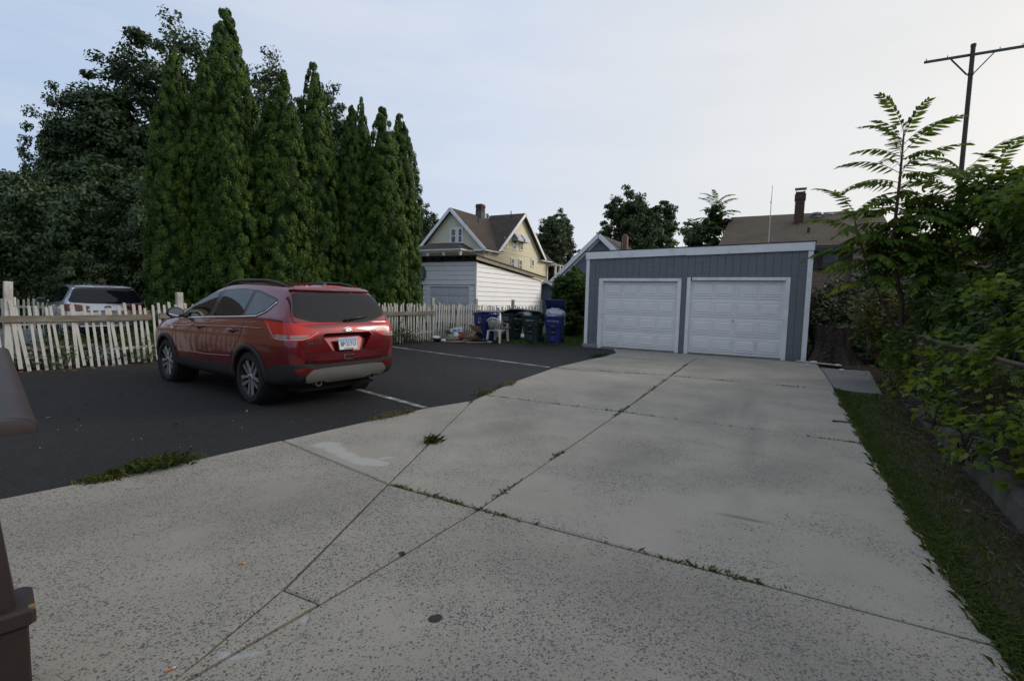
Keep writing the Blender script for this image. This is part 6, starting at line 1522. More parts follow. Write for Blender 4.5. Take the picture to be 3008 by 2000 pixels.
def vdens(x, y):
    # thick beside the concrete, thinning to bare soil at the kerb
    best = np.full(len(x), 9.)
    for a, b in zip(edge_pts[:-1], edge_pts[1:]):
        a = np.array(a); b = np.array(b); d = (b - a) / np.linalg.norm(b - a); best = np.minimum(best, np.abs((x - a[0]) * d[1] - (y - a[1]) * d[0]))
    n = .5 + .5 * np.sin(x * 3.1 + y * 1.7) * np.sin(y * 4.3 - x * 2.2)
    return np.clip(1.15 - best / .62 + .35 * (n - .5), 0.02, 1) * (.6 + .4 * n)
verge = poly_pts([(.4, -1.2)] + edge_pts[1:] + [(6.3, 8.5), kp(1.6, -.05), kp(9, -.05), (1.6, -1.0)], 46000, rs, vdens)
blades('verge_grass', verge, .045, L_GRASS, 5, w=.0026, lean=1.0, kind='stuff')
over = np.concatenate([np.stack([np.interp(rs.rand(1500), [0, 1], [a[0], b[0]]), np.zeros(1500), np.zeros(1500)], 1) * 0 + np.array([a[0], a[1], -.005]) + rs.rand(1500, 1) * np.array([b[0] - a[0], b[1] - a[1], 0]) + np.stack([rs.normal(0, .03, 1500), rs.normal(0, .03, 1500), np.zeros(1500)], 1) for a, b in zip(edge_pts[:-1], edge_pts[1:])])
blades('verge_edge_grass', over, .055, L_GRASS, 6, w=.0024, lean=1.3, kind='stuff')
lawn = poly_pts([(-1.4, 17.35), (-.6, 16.9), (.3, 16.66), (1.3, 16.5), (2.35, 16.12), (2.45, 16.5), (4.6, 20.8), (2.6, 22.5), (1.4, 21.6)], 16000, rs)
blades('lawn_grass', lawn, .085, L_GRASS, 7, w=.007, lean=.9, kind='stuff')
sheet('lawn', ccw([(-1.5, 17.3), (-.6, 16.8), (.3, 16.58), (1.3, 16.4), (2.36, 16.0), (2.5, 16.4), (5.5, 22), (2.6, 24), (1.2, 21.5)]), -.018, TURF, kind='structure')
sheet('fence_strip_soil', ccw(ragged([tuple(F0 + fnor * .42 - fdir * 4), tuple(F1 + fnor * .34 + fdir * .5), tuple(F1 - fnor * .8), tuple(F0 - fnor * 1.2 - fdir * 4)], .5, .02, random.Random(6))), -.022, SOIL, kind='structure')
# joint weeds: thin rows and clumps along the slab joints
def joint(a, b, n, sp, zone=None, seed=0):
    rs = np.random.RandomState(seed + 900); u = rs.rand(n)
    if zone: 
        c = np.array(zone)[rs.randint(len(zone), size=n)]; u = np.clip(c[:, 0] + rs.normal(0, 1, n) * c[:, 1], 0, 1)
    a = np.array(a); b = np.array(b); p = a + (b - a) * u[:, None] + rs.normal(0, sp, (n, 2)); return np.concatenate([p, np.full((n, 1), -.02)], 1)
jw = [joint(T1b, T1c, 420, .010, [(.5, .10), (.8, .12), (.15, .06)], 1), joint(T1c, T1d, 420, .010, [(.06, .04), (.52, .06), (.62, .03)], 2),
      joint(T1c, T2b, 330, .009, [(.12, .04), (.40, .02), (.95, .03)], 3), joint(T2b, T3b, 650, .014, [(.05, .04), (.35, .05), (.55, .05), (.8, .08)], 4),
      joint(T2a, T2b, 380, .010, [(.12, .06), (.3, .15), (.65, .1), (.95, .05)], 5), joint(T2b, T2c, 520, .010, [(.05, .08), (.3, .25), (.90, .07), (.97, .03)], 6),
      joint(T3a, T3b, 420, .012, [(.1, .05), (.45, .05), (.7, .06)], 7), joint(T3b, T3c, 380, .012, [(.1, .08), (.35, .05), (.75, .04)], 8),
      joint(T3b, Lg, 450, .014, [(.2, .1), (.5, .15), (.85, .08)], 9), joint(Gq, Lg, 260, .012, [(.2, .1), (.5, .1)], 10), joint(T1b, L0t, 60, .012, [(.97, .02)], 12),
      joint((3.1, 15.75), (5.3, 14.6), 300, .03, None, 13), joint((5.35, 14.5), (7.3, 13.45), 900, .03, [(.2, .12), (.5, .12), (.75, .1)], 14), joint((7.4, 13.35), (8.3, 12.9), 400, .06, None, 15)]
blades('joint_weeds', np.concatenate(jw)[::2], .038, L_GRASS, 8, w=.0035, lean=1.2, kind='stuff')
def tuft(lab, x, y, r, n, h, mat, seed, rx=1., ang=0., w=.004):
    rs = np.random.RandomState(seed); p = rs.normal(0, r, (n, 2)) * np.array([rx, 1]); c, s = math.cos(ang), math.sin(ang)
    p = p @ np.array([[c, s], [-s, c]]) + np.array([x, y]); 
    o = blades('grass_tuft', np.concatenate([p, np.full((n, 1), -.012)], 1), h, mat, seed, w=w, lean=1.25); o['label'] = lab; o['category'] = 'grass tuft'; return o
tuft('green grass tuft in the diagonal slab joint near the pale cement spill', -.80, 5.02, .035, 110, .085, L_WEED, 61)
tuft('large green grass clump at the asphalt edge in the left foreground', -2.98, 4.10, .05, 270, .11, L_GRASS, 62, 2.5, R(50), .0026)
tuft('yellowed low weed at the asphalt edge beside the large grass clump', -3.22, 3.80, .045, 220, .05, L_YEL, 63, 1.8, R(48), .006)
tuft('dry grass fringe at the concrete edge near the second parking line', -1.45, 6.15, .03, 220, .07, L_DRY, 64, 5.0, R(53))
tuft('dry grass clump where the concrete edge starts to curve', -.42, 7.72, .04, 180, .08, L_DRY, 65, 2.2, R(60))
tuft('sparse dry grass along the curved concrete edge', -.06, 8.55, .04, 160, .07, L_DRY, 66, 3.0, R(66))
tuft('green grass tuft at the far end of the curved concrete edge', 2.35, 13.25, .06, 200, .08, L_WEED, 67, 3.0, R(60))
# ------------------------------------------------------------------ porch railing at the near left
BROWNP = M('brown_painted_wood', (.030, .019, .016), .58, .12, 5, .2, 40, stretch=(1, 1, .4), dirt=(.055, .042, .038), dirt_amt=.4)
CHIP = M('chipped_bare_wood', (.20, .13, .07), .8, .3, 14, .3, 60)
pa = Vector((-.730, .684, 0)); pb = Vector((-.684, -.730, 0)); po = Vector((-1.645, 1.685, 0))
rl = thing('porch_railing', 'dark brown porch handrail and newel post at the near left edge', 'railing', (po.x, po.y, 0), 0)
def rail_piece(p0, p1, q0, q1, z, h, name):
    """rounded top rail between outer edge p0-p1 and inner edge q0-q1 (mitred ends)"""
    mb = MB(); vs = []; n = 9
    for k in range(n + 1):
        u = k / n; zz = z + h * (1 - abs(2 * u - 1) ** 3.2) * .45 + h * .5
        vs += [p0.lerp(q0, u) + Vector((0, 0, zz)), p1.lerp(q1, u) + Vector((0, 0, zz))]
    vs += [p0 + Vector((0, 0, z)), p1 + Vector((0, 0, z)), q0 + Vector((0, 0, z)), q1 + Vector((0, 0, z))]
    fs = [(2 * k, 2 * k + 1, 2 * k + 3, 2 * k + 2) for k in range(n)]
    b = 2 * (n + 1); fs += [(b, b + 1, 1, 0), (2 * n, 2 * n + 1, b + 3, b + 2), (b + 2, b + 3, b + 1, b), tuple([b] + [2 * k for k in range(n + 1)] + [b + 2]), tuple([b + 3] + [2 * k + 1 for k in range(n, -1, -1)] + [b + 1])]
    mb.add(vs, fs); mb.build(name, BROWNP, rl, 50)
O = Vector((0, 0, 0)); w = .105
rail_piece(O, O + pa * 3.0, pa * w + pb * w, pa * (3.0 - w) + pb * w, 1.0, .05, 'handrail')
rail_piece(O + pb * 1.6, O - pb * -.001, pb * 1.6 + pa * w, pa * w + pb * w, .999, .05, 'handrail')
PR_ = Matrix(((pa.x, pb.x, 0, 0), (pa.y, pb.y, 0, 0), (0, 0, 1, 0), (0, 0, 0, 1)))
mb = MB(); mb.add([(.078, .078, .36), (.19, .078, .36), (.19, .19, .36), (.078, .19, .36), (.135, .135, 1.0), (.205, .135, 1.0), (.205, .205, 1.0), (.135, .205, 1.0)], [(0, 3, 2, 1), (4, 5, 6, 7), (0, 1, 5, 4), (1, 2, 6, 5), (2, 3, 7, 6), (3, 0, 4, 7)], PR_); mb.build('newel_post', BROWNP, rl)
mb = MB(); mb.bbox(.03, .24, .03, .24, .29, .36, .012, PR_); nb = mb.build('base_moulding', BROWNP, rl)
mb = MB(); mb.bbox(.06, .09, .028, .04, .305, .335, .002, PR_); mb.bbox(.042, .06, .03, .05, .345, .362, .002, PR_); mb.build('chipped_edge', CHIP, nb)
mb = MB(); mb.bbox(.05, .22, .05, .22, -.05, .29, .006, PR_); mb.build('newel_base', BROWNP, rl)
mb = MB(); mb.bbox(.192, .235, .105, .145, .55, .60, .004, PR_); mb.build('rail_stub', BROWNP, rl)
mb = MB(); mb.bbox(.03, 1.6, .22, 1.5, -.05, .36, .01, Matrix(((pb.x, pa.x * -1, 0, 0), (pb.y, pa.y * -1, 0, 0), (0, 0, 1, 0), (0, 0, 0, 1))))

# ------------------------------------------------------------------ clothesline pole
POLE = M('brown_steel_pole', (.052, .034, .032), .6, .25, 6, .2, 50, dirt=(.03, .06, .055), dirt_amt=.4)
ARM = M('teal_painted_arm', (.045, .075, .072), .55, .25, 6, .15, 40, dirt=(.06, .035, .03), dirt_amt=.5)
cp = thing('clothesline_pole', 'tall brown steel clothesline pole with crossarm above the right trees', 'pole', (9.66, 11.0, 0), R(-28.5))
mb = MB(); mb.tube([(0, 0, 0), (0, 0, 4.0), (0, 0, 7.08)], [.052, .046, .042], 14); mb.build('pole', POLE, cp, 40)
mb = MB(); mb.lathe([(.048, 0), (.05, .03), (.048, .06), (0, .065)], 14, Matrix.Translation((0, 0, 7.06))); mb.build('cap', POLE, cp)
mb = MB(); mb.bbox(-.80, 1.15, .05, .09, 6.905, 6.955, .004); mb.build('crossarm', ARM, cp)
for x in (-.34, .36):
    mb = MB(); mb.bar((x, .06, 6.90), (.05 * (1 if x > 0 else -1), .055, 6.52), .03, .022); mb.build('brace', POLE, cp)
mb = MB(); mb.lathe([(.05, 0), (.056, .02), (.05, .06)], 14, Matrix.Translation((0, 0, 6.48))); mb.build('clamp', POLE, cp)
for x in (-.76, -.4, .45, .8):
    mb = MB(); mb.tube([(x, .075, 6.96), (x, .075, 7.0)], .008, 6); mb.build('hook', POLE, cp)

# ------------------------------------------------------------------ chain link fence
WIRE = M('rusty_wire', (.060, .050, .044), .7, .3, 20, 0, metal=.4)
cl = thing('chain_link_fence', 'rusty chain link fence with pipe posts on the right kerb', 'fence', (K0.x, K0.y, 0), 0)
def ck(s, off, z): p = kp(s, off); return Vector((p[0] - K0.x, p[1] - K0.y, z))
post_s = (.9, 3.15, 5.55, 7.95, 10.3)
for s in post_s:
    mb = MB(); mb.tube([ck(s, .10, .05), ck(s, .10, 1.12)], .030, 12); p_ = mb.build('post', RUST, cl, 40)
    mb = MB(); mb.lathe([(.034, 1.06), (.036, 1.12), (.02, 1.15), (0, 1.155)], 12, Matrix.Translation(ck(s, .10, 0))); mb.build('cap', RUST, p_)
for a, b in zip(post_s[:-1], post_s[1:]):
    mb = MB(); mb.tube([ck(a, .10, 1.085), ck((a + b) / 2, .11, 1.06 if a > 5 else 1.04), ck(b, .10, 1.085)], .021, 10); mb.build('top_rail', RUST, cl, 40)
mb = MB(); L_ = post_s[-1] - post_s[0]; hh = .86; step = .072
k = 0
for k in range(int((L_ + hh) / step)):
    for sg in (1, -1):
        s0 = k * step - (hh if sg > 0 else 0) ; s1 = s0 + hh * sg if sg > 0 else s0 - hh
        a, b = (s0, .20), (s1, .20 + hh)
        def cpt(a, b):
            (xa, za), (xb, zb) = a, b
            pts = []
            for (x, z) in (a, b):
                pts.append((x, z))
            (xa, za), (xb, zb) = pts; lo, hi = 0, L_
            def at_(x): return za + (zb - za) * (x - xa) / (xb - xa)
            if xa < lo: xa, za = lo, at_(lo)
            if xa > hi: xa, za = hi, at_(hi)
            if xb < lo: xb, zb = lo, at_(lo)
            if xb > hi: xb, zb = hi, at_(hi)
            return (xa, za), (xb, zb)
        if (a[0] < 0 and b[0] < 0) or (a[0] > L_ and b[0] > L_): continue
        a, b = cpt(a, b)
        mb.tube([ck(post_s[0] + a[0], .065 + .003 * sg, a[1]), ck(post_s[0] + b[0], .065 + .003 * sg, b[1])], .0013, 4, False)
mb.build('chain_mesh', WIRE, cl, kind='stuff')

# ------------------------------------------------------------------ tree stump
def stump():
    t = thing('tree_stump', 'broad dark rotting tree stump beside the grey garage', 'stump', (8.62, 13.25, 0), .4)
    rs = np.random.RandomState(44); nz, na = 22, 64; V = []; F = []
    ph = rs.rand(6) * 6.28
    for i in range(nz):
        u = i / (nz - 1); z = 1.02 * u
        for j in range(na):
            a = 2 * np.pi * j / na
            r = .40 + .22 * (1 - u) ** 3 * (1 + .7 * math.sin(5 * a + ph[0])) + .038 * math.sin(9 * a + ph[1] + u * .8) + .022 * math.sin(23 * a + ph[2] + 2 * u) + .014 * rs.randn()
            zz = z + (.05 * math.sin(2 * a + ph[3]) + .03 * math.sin(5 * a + ph[4])) * (u > .98)
            V.append((r * math.cos(a), r * math.sin(a) * .9, zz - .03))
    for i in range(nz - 1):
        for j in range(na): F.append((i * na + j, i * na + (j + 1) % na, (i + 1) * na + (j + 1) % na, (i + 1) * na + j))
    m = MB(); m.add(V, F); m.build('bark', M('rotting_bark', (.048, .036, .028), .95, .45, 5, .9, 18, stretch=(1, 1, .25), dirt=(.02, .015, .012), dirt_amt=.7), t)
    m = MB(); top = V[-na:]; m.add([(x * .985, y * .985, z - .02 + .02 * rs.randn()) for x, y, z in top] + [(x * .5, y * .5, .93 + .02 * rs.randn()) for x, y, z in top] + [(0, 0, .9)],
        [(j, (j + 1) % na, na + (j + 1) % na, na + j) for j in range(na)] + [(na + j, na + (j + 1) % na, 2 * na) for j in range(na)])
    m.build('cut_top', M('weathered_cut_wood', (.11, .085, .065), .9, .4, 10, .6, 30), t)
stump()

# ------------------------------------------------------------------ wheeled bins
BLUEB = M('blue_bin_plastic', (.016, .028, .145), .45, .12, 4, .12, 90, dirt=(.05, .06, .12), dirt_amt=.3)
GREENB = M('dark_green_bin_plastic', (.020, .036, .031), .5, .15, 4, .12, 90, dirt=(.05, .06, .055), dirt_amt=.3)
INK = M('white_stamp', (.42, .45, .47), .6, .2, 12, 0)
BAGW = M('clear_white_bag', (.40, .43, .48), .25, .15, 9, .3, 12)
BAGB = M('black_bag', (.012, .012, .013), .25, .1, 6, .3, 12)
def bin_thing(lab, loc, rz, mat, side_txt, front_txt, num, lid_pose, group):
    t = thing('wheeled_bin', lab, 'bin', loc, rz, group)
    def ringz(z, w, d, r=.05, dy=0.):
        pts = []
        for (cx, cy, a0) in ((w / 2 - r, -d / 2 + r, -90), (w / 2 - r, d / 2 - r, 0), (-w / 2 + r, d / 2 - r, 90), (-w / 2 + r, -d / 2 + r, 180)):
            for k in range(4): a = R(a0 + 30 * k); pts.append((cx + r * math.cos(a), cy + dy + r * math.sin(a), z))
        return pts
    secs = [ringz(.02, .44, .50, .05, .03), ringz(.10, .45, .51, .05, .03), ringz(.58, .53, .62, .05, .015), ringz(.60, .57, .66, .05, .01), ringz(.90, .60, .72, .05), ringz(.905, .65, .77, .05), ringz(.96, .655, .775, .05), ringz(.96, .60, .72, .05), ringz(.75, .56, .68, .05)]
    m = MB(); n = 16
    for s_ in secs: m.v += s_
    for i in range(len(secs) - 1):
        for k in range(n): m.f.append((i * n + k, i * n + (k + 1) % n, (i + 1) * n + (k + 1) % n, (i + 1) * n + k))
    m.f.append(tuple(range(n - 1, -1, -1))); m.f.append(tuple(range((len(secs) - 1) * n, len(secs) * n)))
    m.build('bin_body', mat, t, 40)
    # front grab recess with steel bar
    m = MB(); m.box(-.075, .075, -.292, -.262, .32, .56); m.build('grab_recess', SEAM, t)
    m = MB(); m.tube([(-.085, -.300, .41), (.085, -.300, .41)], .011, 8); m.build('lift_bar', STEEL, t, True)
    m = MB(); m.bbox(-.16, .16, -.345, -.30, .66, .70, .01); m.bbox(-.11, .11, -.30, -.255, .10, .30, .012); m.build('rib', mat, t)
    for s_ in (-1, 1):
        m = MB(); m.lathe([(.02, -.03), (.115, -.03), (.125, -.015), (.125, .015), (.115, .03), (.02, .03)], 24, Matrix.Translation((s_ * .255, .27, .125)) @ Matrix.Rotation(R(90), 4, 'Y')); m.build('wheel', RUB, t, 40)
    m = MB(); m.tube([(-.22, .40, .93), (-.22, .46, .95), (.22, .46, .95), (.22, .40, .93)], .016, 8); m.build('handle', mat, t, True)
    # lid, hinged at the back
    m = MB(); pts = []
    for (z, w_, d_) in ((0, .66, .80), (.03, .67, .81), (.055, .60, .72), (.07, .40, .5)): pts.append(ringz(z, w_, d_, .06, -.40))
    for s_ in pts: m.v += s_
    for i in range(3):
        for k in range(n): m.f.append((i * n + k, i * n + (k + 1) % n, (i + 1) * n + (k + 1) % n, (i + 1) * n + k))
    m.f.append(tuple(range(n - 1, -1, -1))); m.f.append(tuple(range(3 * n, 4 * n)))
    o = m.build('lid', mat, t, 40); o.location = (0, .40, .965); o.rotation_euler = lid_pose
    for sx in (-1, 1):
        mx_ = Matrix.Translation((sx * .306, .02, .80)) @ Matrix.Rotation(R(90 * sx), 4, 'Z') @ Matrix.Rotation(R(90 - 5), 4, 'X')
        if isinstance(side_txt, tuple):
            text_part(side_txt[0], .075, INK, t, mx_ @ Matrix.Translation((0, .04, .004))); text_part(side_txt[1], .075, INK, t, mx_ @ Matrix.Translation((0, -.05, .004)))
        else:   # recycling panel: arrow triangle over bars
            q = MB(); B_ = mx_ @ Matrix.Translation((.12, -.02, .004))
            for (x0, x1, y0, y1) in ((-.07, -.06, -.13, .12), (.06, .07, -.13, .12), (-.06, .06, .11, .12), (-.06, .06, -.13, -.09)): q.box(x0, x1, y0, y1, 0, .002, B_)
            for k in range(3):
                a = R(90 + 120 * k); b = R(90 + 120 * (k + 1)); q.bar(B_ @ Vector((.045 * math.cos(a), .02 + .045 * math.sin(a), 0)), B_ @ Vector((.045 * math.cos(b) * .6 + .018 * math.cos(a), .02 + .6 * .045 * math.sin(b) + .018 * math.sin(a), 0)), .012, .003)
            q.build('recycling_mark', INK, t)
    F_ = Matrix.Translation((0, -.352, .80)) @ Matrix.Rotation(R(90 - 5), 4, 'X')
    if front_txt: text_part(front_txt, .085, INK, t, F_ @ Matrix.Translation((0, .0, .004)), shear=.3)
    text_part(num, .042, INK, t, Matrix.Translation((0, -.332, .615)) @ Matrix.Rotation(R(86), 4, 'X') @ Matrix.Translation((0, 0, .006)))
    return t
gbn = 'wheeled bins by the lawn'
bin_thing('blue wheeled bin with lid almost shut beside the cardboard pile', (-.95, 17.45, -.01), R(34), BLUEB, 'r', '', '108751', (R(-3), R(1), 0), gbn)
bin_thing('dark green wheeled bin standing behind the white plastic chair', (.02, 18.15, -.01), R(30), GREENB, ('BRIDGEPORT', 'CLEAN SWEEP'), 'Superior', '12415', (R(-11), 0, 0), gbn)
bin_thing('dark green wheeled bin with white and black bags under its lid', (.72, 17.05, -.01), R(-24), GREENB, ('BRIDGEPORT', 'CLEAN SWEEP'), 'Superior', '10146', (R(-10), R(3), 0), gbn)
bin_thing('blue wheeled bin with open lid and bulging plastic bag', (1.46, 16.95, -.01), R(-18), BLUEB, 'r', 'Park Spring', '108752', (R(-42), 0, 0), gbn)
def crumple(name, lab, cat, loc, sc, mat, seed, rz=0., amp=.28):
    me = bpy.data.meshes.new(name); bm = bmesh.new(); bmesh.ops.create_icosphere(bm, subdivisions=4, radius=1.)
    rs = np.random.RandomState(seed); A = rs.normal(0, 1, (9, 3)) * 3.2; ph = rs.rand(9) * 6.28
    for v in bm.verts:
        q = np.array(v.co); r = 1 + amp * sum(abs(math.sin(float(A[k] @ q) + ph[k])) - .6 for k in range(9)) / 4.2; v.co = Vector(q * r)
        v.co.z = max(v.co.z, -.75)
    bm.to_mesh(me); bm.free(); o = link(name, me, mat, None, True); o.location = loc; o.scale = sc; o.rotation_euler = (0, 0, rz); o['label'] = lab; o['category'] = cat; return o
crumple('rubbish_bag', 'pale plastic rubbish bag bulging out of the open blue bin', 'bag', (1.46, 16.90, 1.02), (.33, .30, .20), BAGW, 3)
crumple('rubbish_bag', 'small pale rubbish bag under the lid of the front green bin', 'bag', (.53, 16.86, .99), (.16, .15, .12), BAGW, 5)
crumple('rubbish_bag', 'black rubbish bag sticking out of the front green bin', 'bag', (.80, 16.90, .98), (.24, .20, .11), BAGB, 7)
crumple('rubbish_bag', 'black rubbish bag hanging out of the rear green bin', 'bag', (.24, 18.0, .96), (.22, .24, .12), BAGB, 9)
crumple('plastic_bag', 'white plastic bag lying on the lawn between the green bins', 'bag', (.30, 18.75, .06), (.30, .2, .11), M('white_thin_plastic', (.66, .67, .68), .35, .05, 6, .3, 20), 11, .4)
crumple('plastic_bag', 'small torn white bag on the lawn beside the larger one', 'bag', (.62, 19.2, .07), (.14, .1, .1), M('white_thin_plastic', (.66, .67, .68)), 12, .9)

# ------------------------------------------------------------------ plastic chair
CHW = M('white_chair_plastic', (.62, .62, .62), .4, .06, 5, .05, 40, dirt=(.40, .38, .34), dirt_amt=.35)
chr_ = thing('garden_chair', 'white plastic garden armchair holding crumpled cardboard', 'chair', (-.50, 17.02, -.008), R(62))
# local: front = +x ; seat .42 high
for (x, y, tx, ty) in ((.24, .24, .03, .03), (.24, -.24, .03, -.03), (-.24, .22, -.06, .04), (-.24, -.22, -.06, -.04)):
    m = MB(); z1 = .62 if x > 0 else .43
    m.add([(x + tx - .030, y + ty - .022, 0), (x + tx + .030, y + ty - .022, 0), (x + tx + .030, y + ty + .022, 0), (x + tx - .030, y + ty + .022, 0), (x - .045, y - .03, .42), (x + .045, y - .03, .42), (x + .045, y + .03, .42), (x - .045, y + .03, .42), (x - .03, y - .02, z1), (x + .03, y - .02, z1), (x + .03, y + .02, z1), (x - .03, y + .02, z1)],
        [(3, 2, 1, 0), (8, 9, 10, 11)] + [(l * 4 + i, l * 4 + (i + 1) % 4, l * 4 + 4 + (i + 1) % 4, l * 4 + 4 + i) for l in range(2) for i in range(4)]); m.build('leg', CHW, chr_)
m = MB(); m.bbox(-.27, .27, -.25, .25, .40, .43, .014); m.build('seat', CHW, chr_)
for s_ in (-1, 1):
    m = MB(); pts = [(.27, s_ * .265, .60), (.24, s_ * .275, .635), (.05, s_ * .285, .645), (-.14, s_ * .285, .67), (-.25, s_ * .26, .74)]
    vs = []; fs = []
    for (x, y, z) in pts: vs += [(x, y - .03, z), (x, y + .03, z), (x, y + .03, z + .018), (x, y - .03, z + .018)]
    for i in range(4):
        for j in range(4): fs.append((i * 4 + j, i * 4 + (j + 1) % 4, i * 4 + 4 + (j + 1) % 4, i * 4 + 4 + j))
    fs += [(3, 2, 1, 0), (16, 17, 18, 19)]; m.add(vs, fs); m.build('armrest', CHW, chr_)
arc = [(-.30 - .06 * math.sin(math.pi * k / 14), -.27 + .54 * k / 14, .72 + .13 * math.sin(math.pi * k / 14) ** .6) for k in range(15)]
m = MB(); m.tube(arc, .022, 8); m.build('back_rim', CHW, chr_, True)
for k in range(1, 8):
    a = arc[int(k * 14 / 8)]; m = MB(); m.bar((-.24, a[1] * .82, .43), (a[0], a[1], a[2]), .030, .010); m.build('back_slat', CHW, chr_)
CARD = M('brown_cardboard', (.30, .205, .115), .85, .12, 4, .15, 60, dirt=(.17, .11, .06), dirt_amt=.4)
CARDD = M('dark_damp_cardboard', (.10, .065, .042), .9, .25, 5, .2, 40)
PAPER = M('white_paper', (.60, .61, .62), .7, .06, 6, .1, 30)
NEWS = M('grey_newsprint', (.22, .20, .18), .8, .45, 12, .2, 40)
def fold(name, lab, cat, quads, mat, loc, rz, th=.006):
    m = MB()
    for q in quads:
        a, b, c = Vector(q[0]), Vector(q[1]), Vector(q[2]); nr = (b - a).cross(c - a).normalized() * th; n = len(q)
        m.add([Vector(p) for p in q] + [Vector(p) + nr for p in q], [tuple(range(n - 1, -1, -1)), tuple(range(n, 2 * n))] + [(i, (i + 1) % n, n + (i + 1) % n, n + i) for i in range(n)])
    o = m.build(name, mat, None); o.location = loc; o.rotation_euler = (0, 0, rz); o['label'] = lab; o['category'] = cat; return o
fold('cardboard_box', 'torn open brown cardboard box with raised flaps in the rubbish pile', 'box', [[(-.35, 0, .02), (.2, -.05, .05), (.25, .35, .05), (-.3, .4, .02)], [(.2, -.05, .05), (.42, 0, .38), (.45, .35, .40), (.25, .35, .05)], [(.22, -.05, .42), (.62, -.12, .30), (.50, -.28, .52), (.15, -.15, .60)], [(-.1, -.03, .03), (.2, -.05, .06), (.42, 0, .40), (.1, -.02, .25)], [(-.3, .4, .02), (.25, .35, .05), (.2, .38, .3), (-.25, .42, .22)]], CARD, (-1.62, 16.95, -.008), R(5))
fold('cardboard_sheet', 'flat brown cardboard sheet at the front left of the rubbish pile', 'cardboard', [[(-.40, -.12, .0), (.28, -.20, .015), (.40, .06, .03), (-.2, .16, .02)]], CARD, (-1.95, 16.70, -.004), R(-8), .008)
fold('cardboard_sheet', 'flat brown cardboard flap lying nearest the white chair', 'cardboard', [[(-.35, -.06, .0), (.32, -.10, .01), (.36, .08, .02), (-.25, .12, .015)]], CARD, (-1.25, 16.62, -.004), R(4), .008)
fold('paper_carton', 'white printed carton lying on the rubbish pile', 'carton', [[(-.22, 0, 0), (.22, 0, .05), (.22, .03, .20), (-.22, .03, .15)], [(-.22, .03, .15), (.22, .03, .20), (.22, .18, .19), (-.22, .18, .14)]], PAPER, (-1.95, 17.15, .28), R(-6))
m_ = bpy.data.objects['paper_carton']; mb = MB(); mb.box(-.10, .02, -.010, -.004, .06, .11, Matrix.Rotation(R(-7), 4, 'Y')); mb.box(.05, .16, -.010, -.004, .07, .10, Matrix.Rotation(R(-7), 4, 'Y')); mb.build('blue_print', M('blue_print_ink', (.05, .10, .35), .6, 0, 1, 0), m_)
crumple('paper_wad', 'crumpled newsprint heap at the left of the rubbish pile', 'paper', (-2.05, 17.0, .10), (.26, .2, .14), NEWS, 21)
crumple('paper_wad', 'dark damp rubbish heap under the cardboard', 'rubbish', (-1.55, 17.15, .10), (.4, .25, .16), CARDD, 22)
crumple('paper_wad', 'white crumpled wrapper with red print in the rubbish pile', 'wrapper', (-1.92, 16.92, .20), (.10, .09, .10), PAPER, 23)
crumple('paper_wad', 'red crumpled wrapper in the rubbish pile', 'wrapper', (-1.78, 16.90, .19), (.07, .06, .09), M('red_print', (.40, .06, .045), .6, .2, 8, .1), 24)
crumple('paper_wad', 'black rubbish lump at the left end of the rubbish pile', 'rubbish', (-2.55, 16.85, .05), (.12, .1, .08), BAGB, 25)
crumple('paper_wad', 'pale crumpled cup at the left end of the rubbish pile', 'wrapper', (-2.33, 16.72, .04), (.09, .07, .06), PAPER, 26)
crumple('paper_wad', 'dark rubbish heap right of the torn cardboard box', 'rubbish', (-1.02, 16.88, .06), (.18, .12, .08), BAGB, 27)
mb = MB(); mb.lathe([(.0, .012), (.09, .012), (.125, .04), (.13, .044), (.128, .036), (.09, .002), (0, .002)], 28); o = mb.build('foam_plate', PAPER, None, 40, label='white foam plate on the asphalt in front of the blue bin', category='plate'); o.location = (-.80, 16.78, -.01)
mb = MB(); mb.lathe([(.0, .012), (.09, .012), (.125, .04), (.13, .044), (.128, .036), (.09, .002), (0, .002)], 28); o = mb.build('foam_plate', PAPER, None, 40, label='tilted white plate at the left end of the rubbish pile', category='plate'); o.location = (-2.58, 16.78, .11); o.rotation_euler = (.25, .1, 0)
fold('cardboard_roll', 'crumpled brown cardboard lying in the white plastic chair', 'cardboard', [[(-.22, -.2, .02), (.22, -.16, .0), (.30, .1, .06), (-.2, .2, .22)], [(-.22, -.2, .02), (-.2, .2, .22), (-.25, .18, .36), (-.28, -.15, .24)], [(.22, -.16, .0), (.38, -.18, .05), (.40, .05, .08), (.30, .1, .06)]], CARDD, (-.48, 17.02, .45), R(20), .01)
crumple('newsprint_bag', 'crumpled paper bag slumped against the back of the plastic chair', 'paper bag', (-.62, 16.88, .60), (.20, .16, .17), NEWS, 29)

# ------------------------------------------------------------------ small litter
BUTT = M('cigarette_filter', (.50, .20, .06), .7, .1, 20, 0); BUTW = M('cigarette_paper', (.66, .64, .6), .8, .05, 20, 0)
for i, (x, y, a, lab) in enumerate(((-1.47, 2.62, .35, 'cigarette butt lying on the left slab'), (-1.325, 1.84, .75, 'cigarette butt lying in the near slab joint'))):
    t = thing('cigarette_butt', lab, 'cigarette butt', (x, y, .006), a)
    mb = MB(); mb.tube([(-.016, 0, 0), (.010, 0, 0)], .0042, 8); mb.build('filter', BUTT, t); mb = MB(); mb.tube([(.010, 0, 0), (.018, 0, .0004)], .004, 8); mb.build('paper', BUTW, t)
mb = MB(); mb.tube([(0, 0, .01), (.09, -.03, .012), (.19, -.05, .012), (.24, -.10, .01)], [.012, .009, .009, .012], 8); o = mb.build('black_strap', BLK, None, True, label='black strap end lying on the concrete beside the right verge', category='strap'); o.location = (4.22, 6.36, 0)
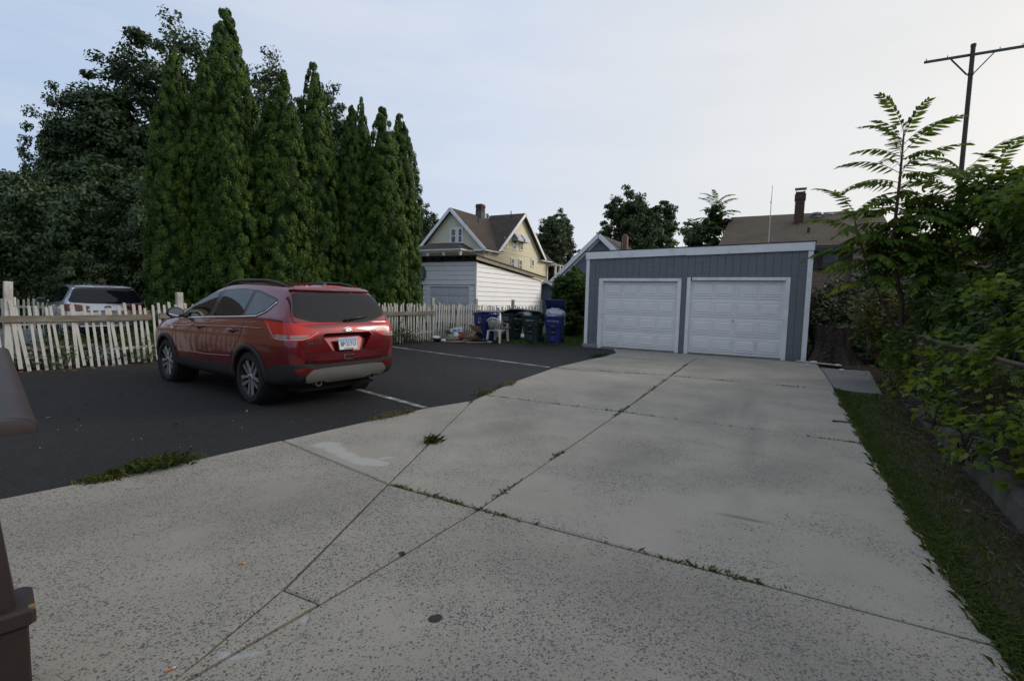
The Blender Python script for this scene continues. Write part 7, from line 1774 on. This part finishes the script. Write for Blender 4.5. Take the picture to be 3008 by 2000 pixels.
LEAFD = mat_leaf('dry_leaf', (.09, .058, .03), (.15, .10, .05), (.24, .18, .10), .2, .7, .2)
rs = np.random.RandomState(301)
sp_ = [F0 + fdir * u + fnor * (.34 + .18 * v) for u, v in zip(rs.rand(150) * 9, rs.randn(150))]
P = np.array([(p.x, p.y, .002 + .01 * rs.rand()) for p in sp_] + [(x, y, -.004) for x, y in zip(-6 + 5 * rs.rand(34), 5.2 + 9 * rs.rand(34))])
V, F, k = leaf_cards(P, np.tile([0, 0, 1.], (len(P), 1)), .03 + .04 * rs.rand(len(P)), rs, 1.5, .25)
link('leaf_litter', np_mesh('leaf_litter', V, F, np.repeat(rs.rand(len(P)), k)), LEAFD, None, kind='stuff')
vp = poly_pts([(2.6, 2.3), (3.4, 3.6), (4.4, 5.3), (6.4, 8.6), kp(1.4, -.03), kp(8.2, -.03)], 620, rs, None, .0); 
vp2 = poly_pts([(7.9, 11.4), (8.4, 11.6), (8.1, 13.1), (9.5, 13.5), (8.9, 11.2), kp(-.2, -.05), kp(.8, -.05)], 420, rs, None, .0)
P = np.concatenate([vp, vp2]); V, F, k = leaf_cards(P, np.tile([0, 0, 1.], (len(P), 1)), .014 + .024 * rs.rand(len(P)), rs, 1.7, .4)
link('verge_litter', np_mesh('verge_litter', V, F, np.repeat(rs.rand(len(P)) * .8, k)), LEAFD, None, kind='stuff')
mb = MB()
for _ in range(110):
    x, y, z = vp[rs.randint(len(vp))]; a = rs.rand() * 6.28; l = .05 + .12 * rs.rand(); mb.tube([(x, y, .0), (x + l * math.cos(a), y + l * math.sin(a), .008)], .002, 4)
mb.build('verge_twigs', M('dead_twig', (.14, .115, .09), .9, .3, 20, 0), None, kind='stuff')
mb = MB(); rr_ = random.Random(18)
for _ in range(260):
    x = rr_.uniform(-7, 1.5); y = rr_.uniform(4.5, 16)
    if y < 4.9 + (x + 2.34) * 1.36 + .2 or y > 8.6 + (x + 9) * 1.32: continue
    s_ = rr_.uniform(.003, .008); mb.add([(x - s_, y, -.014), (x + s_ * .6, y - s_ * .8, -.014), (x + s_ * .5, y + s_, -.014), (x, y, -.014 + s_)], [(0, 1, 3), (1, 2, 3), (2, 0, 3)])
mb.build('loose_stones', M('pale_grit', (.32, .31, .29), .9, .2, 20, 0), None, kind='stuff')
for (x, y, sx, lab, seed) in ((7.45, 12.35, .06, 'small white scrap on the dark slab near the garage', 31), (8.25, 12.4, .09, 'white litter scrap on the soil below the stump', 32), (8.0, 13.0, .10, 'crumpled white litter at the garage corner', 33), (7.75, 11.5, .07, 'white scrap beside the dark slab edge', 34)):
    crumple('litter_scrap', lab, 'litter', (x, y, .02), (sx, sx * .6, sx * .35), PAPER, seed)
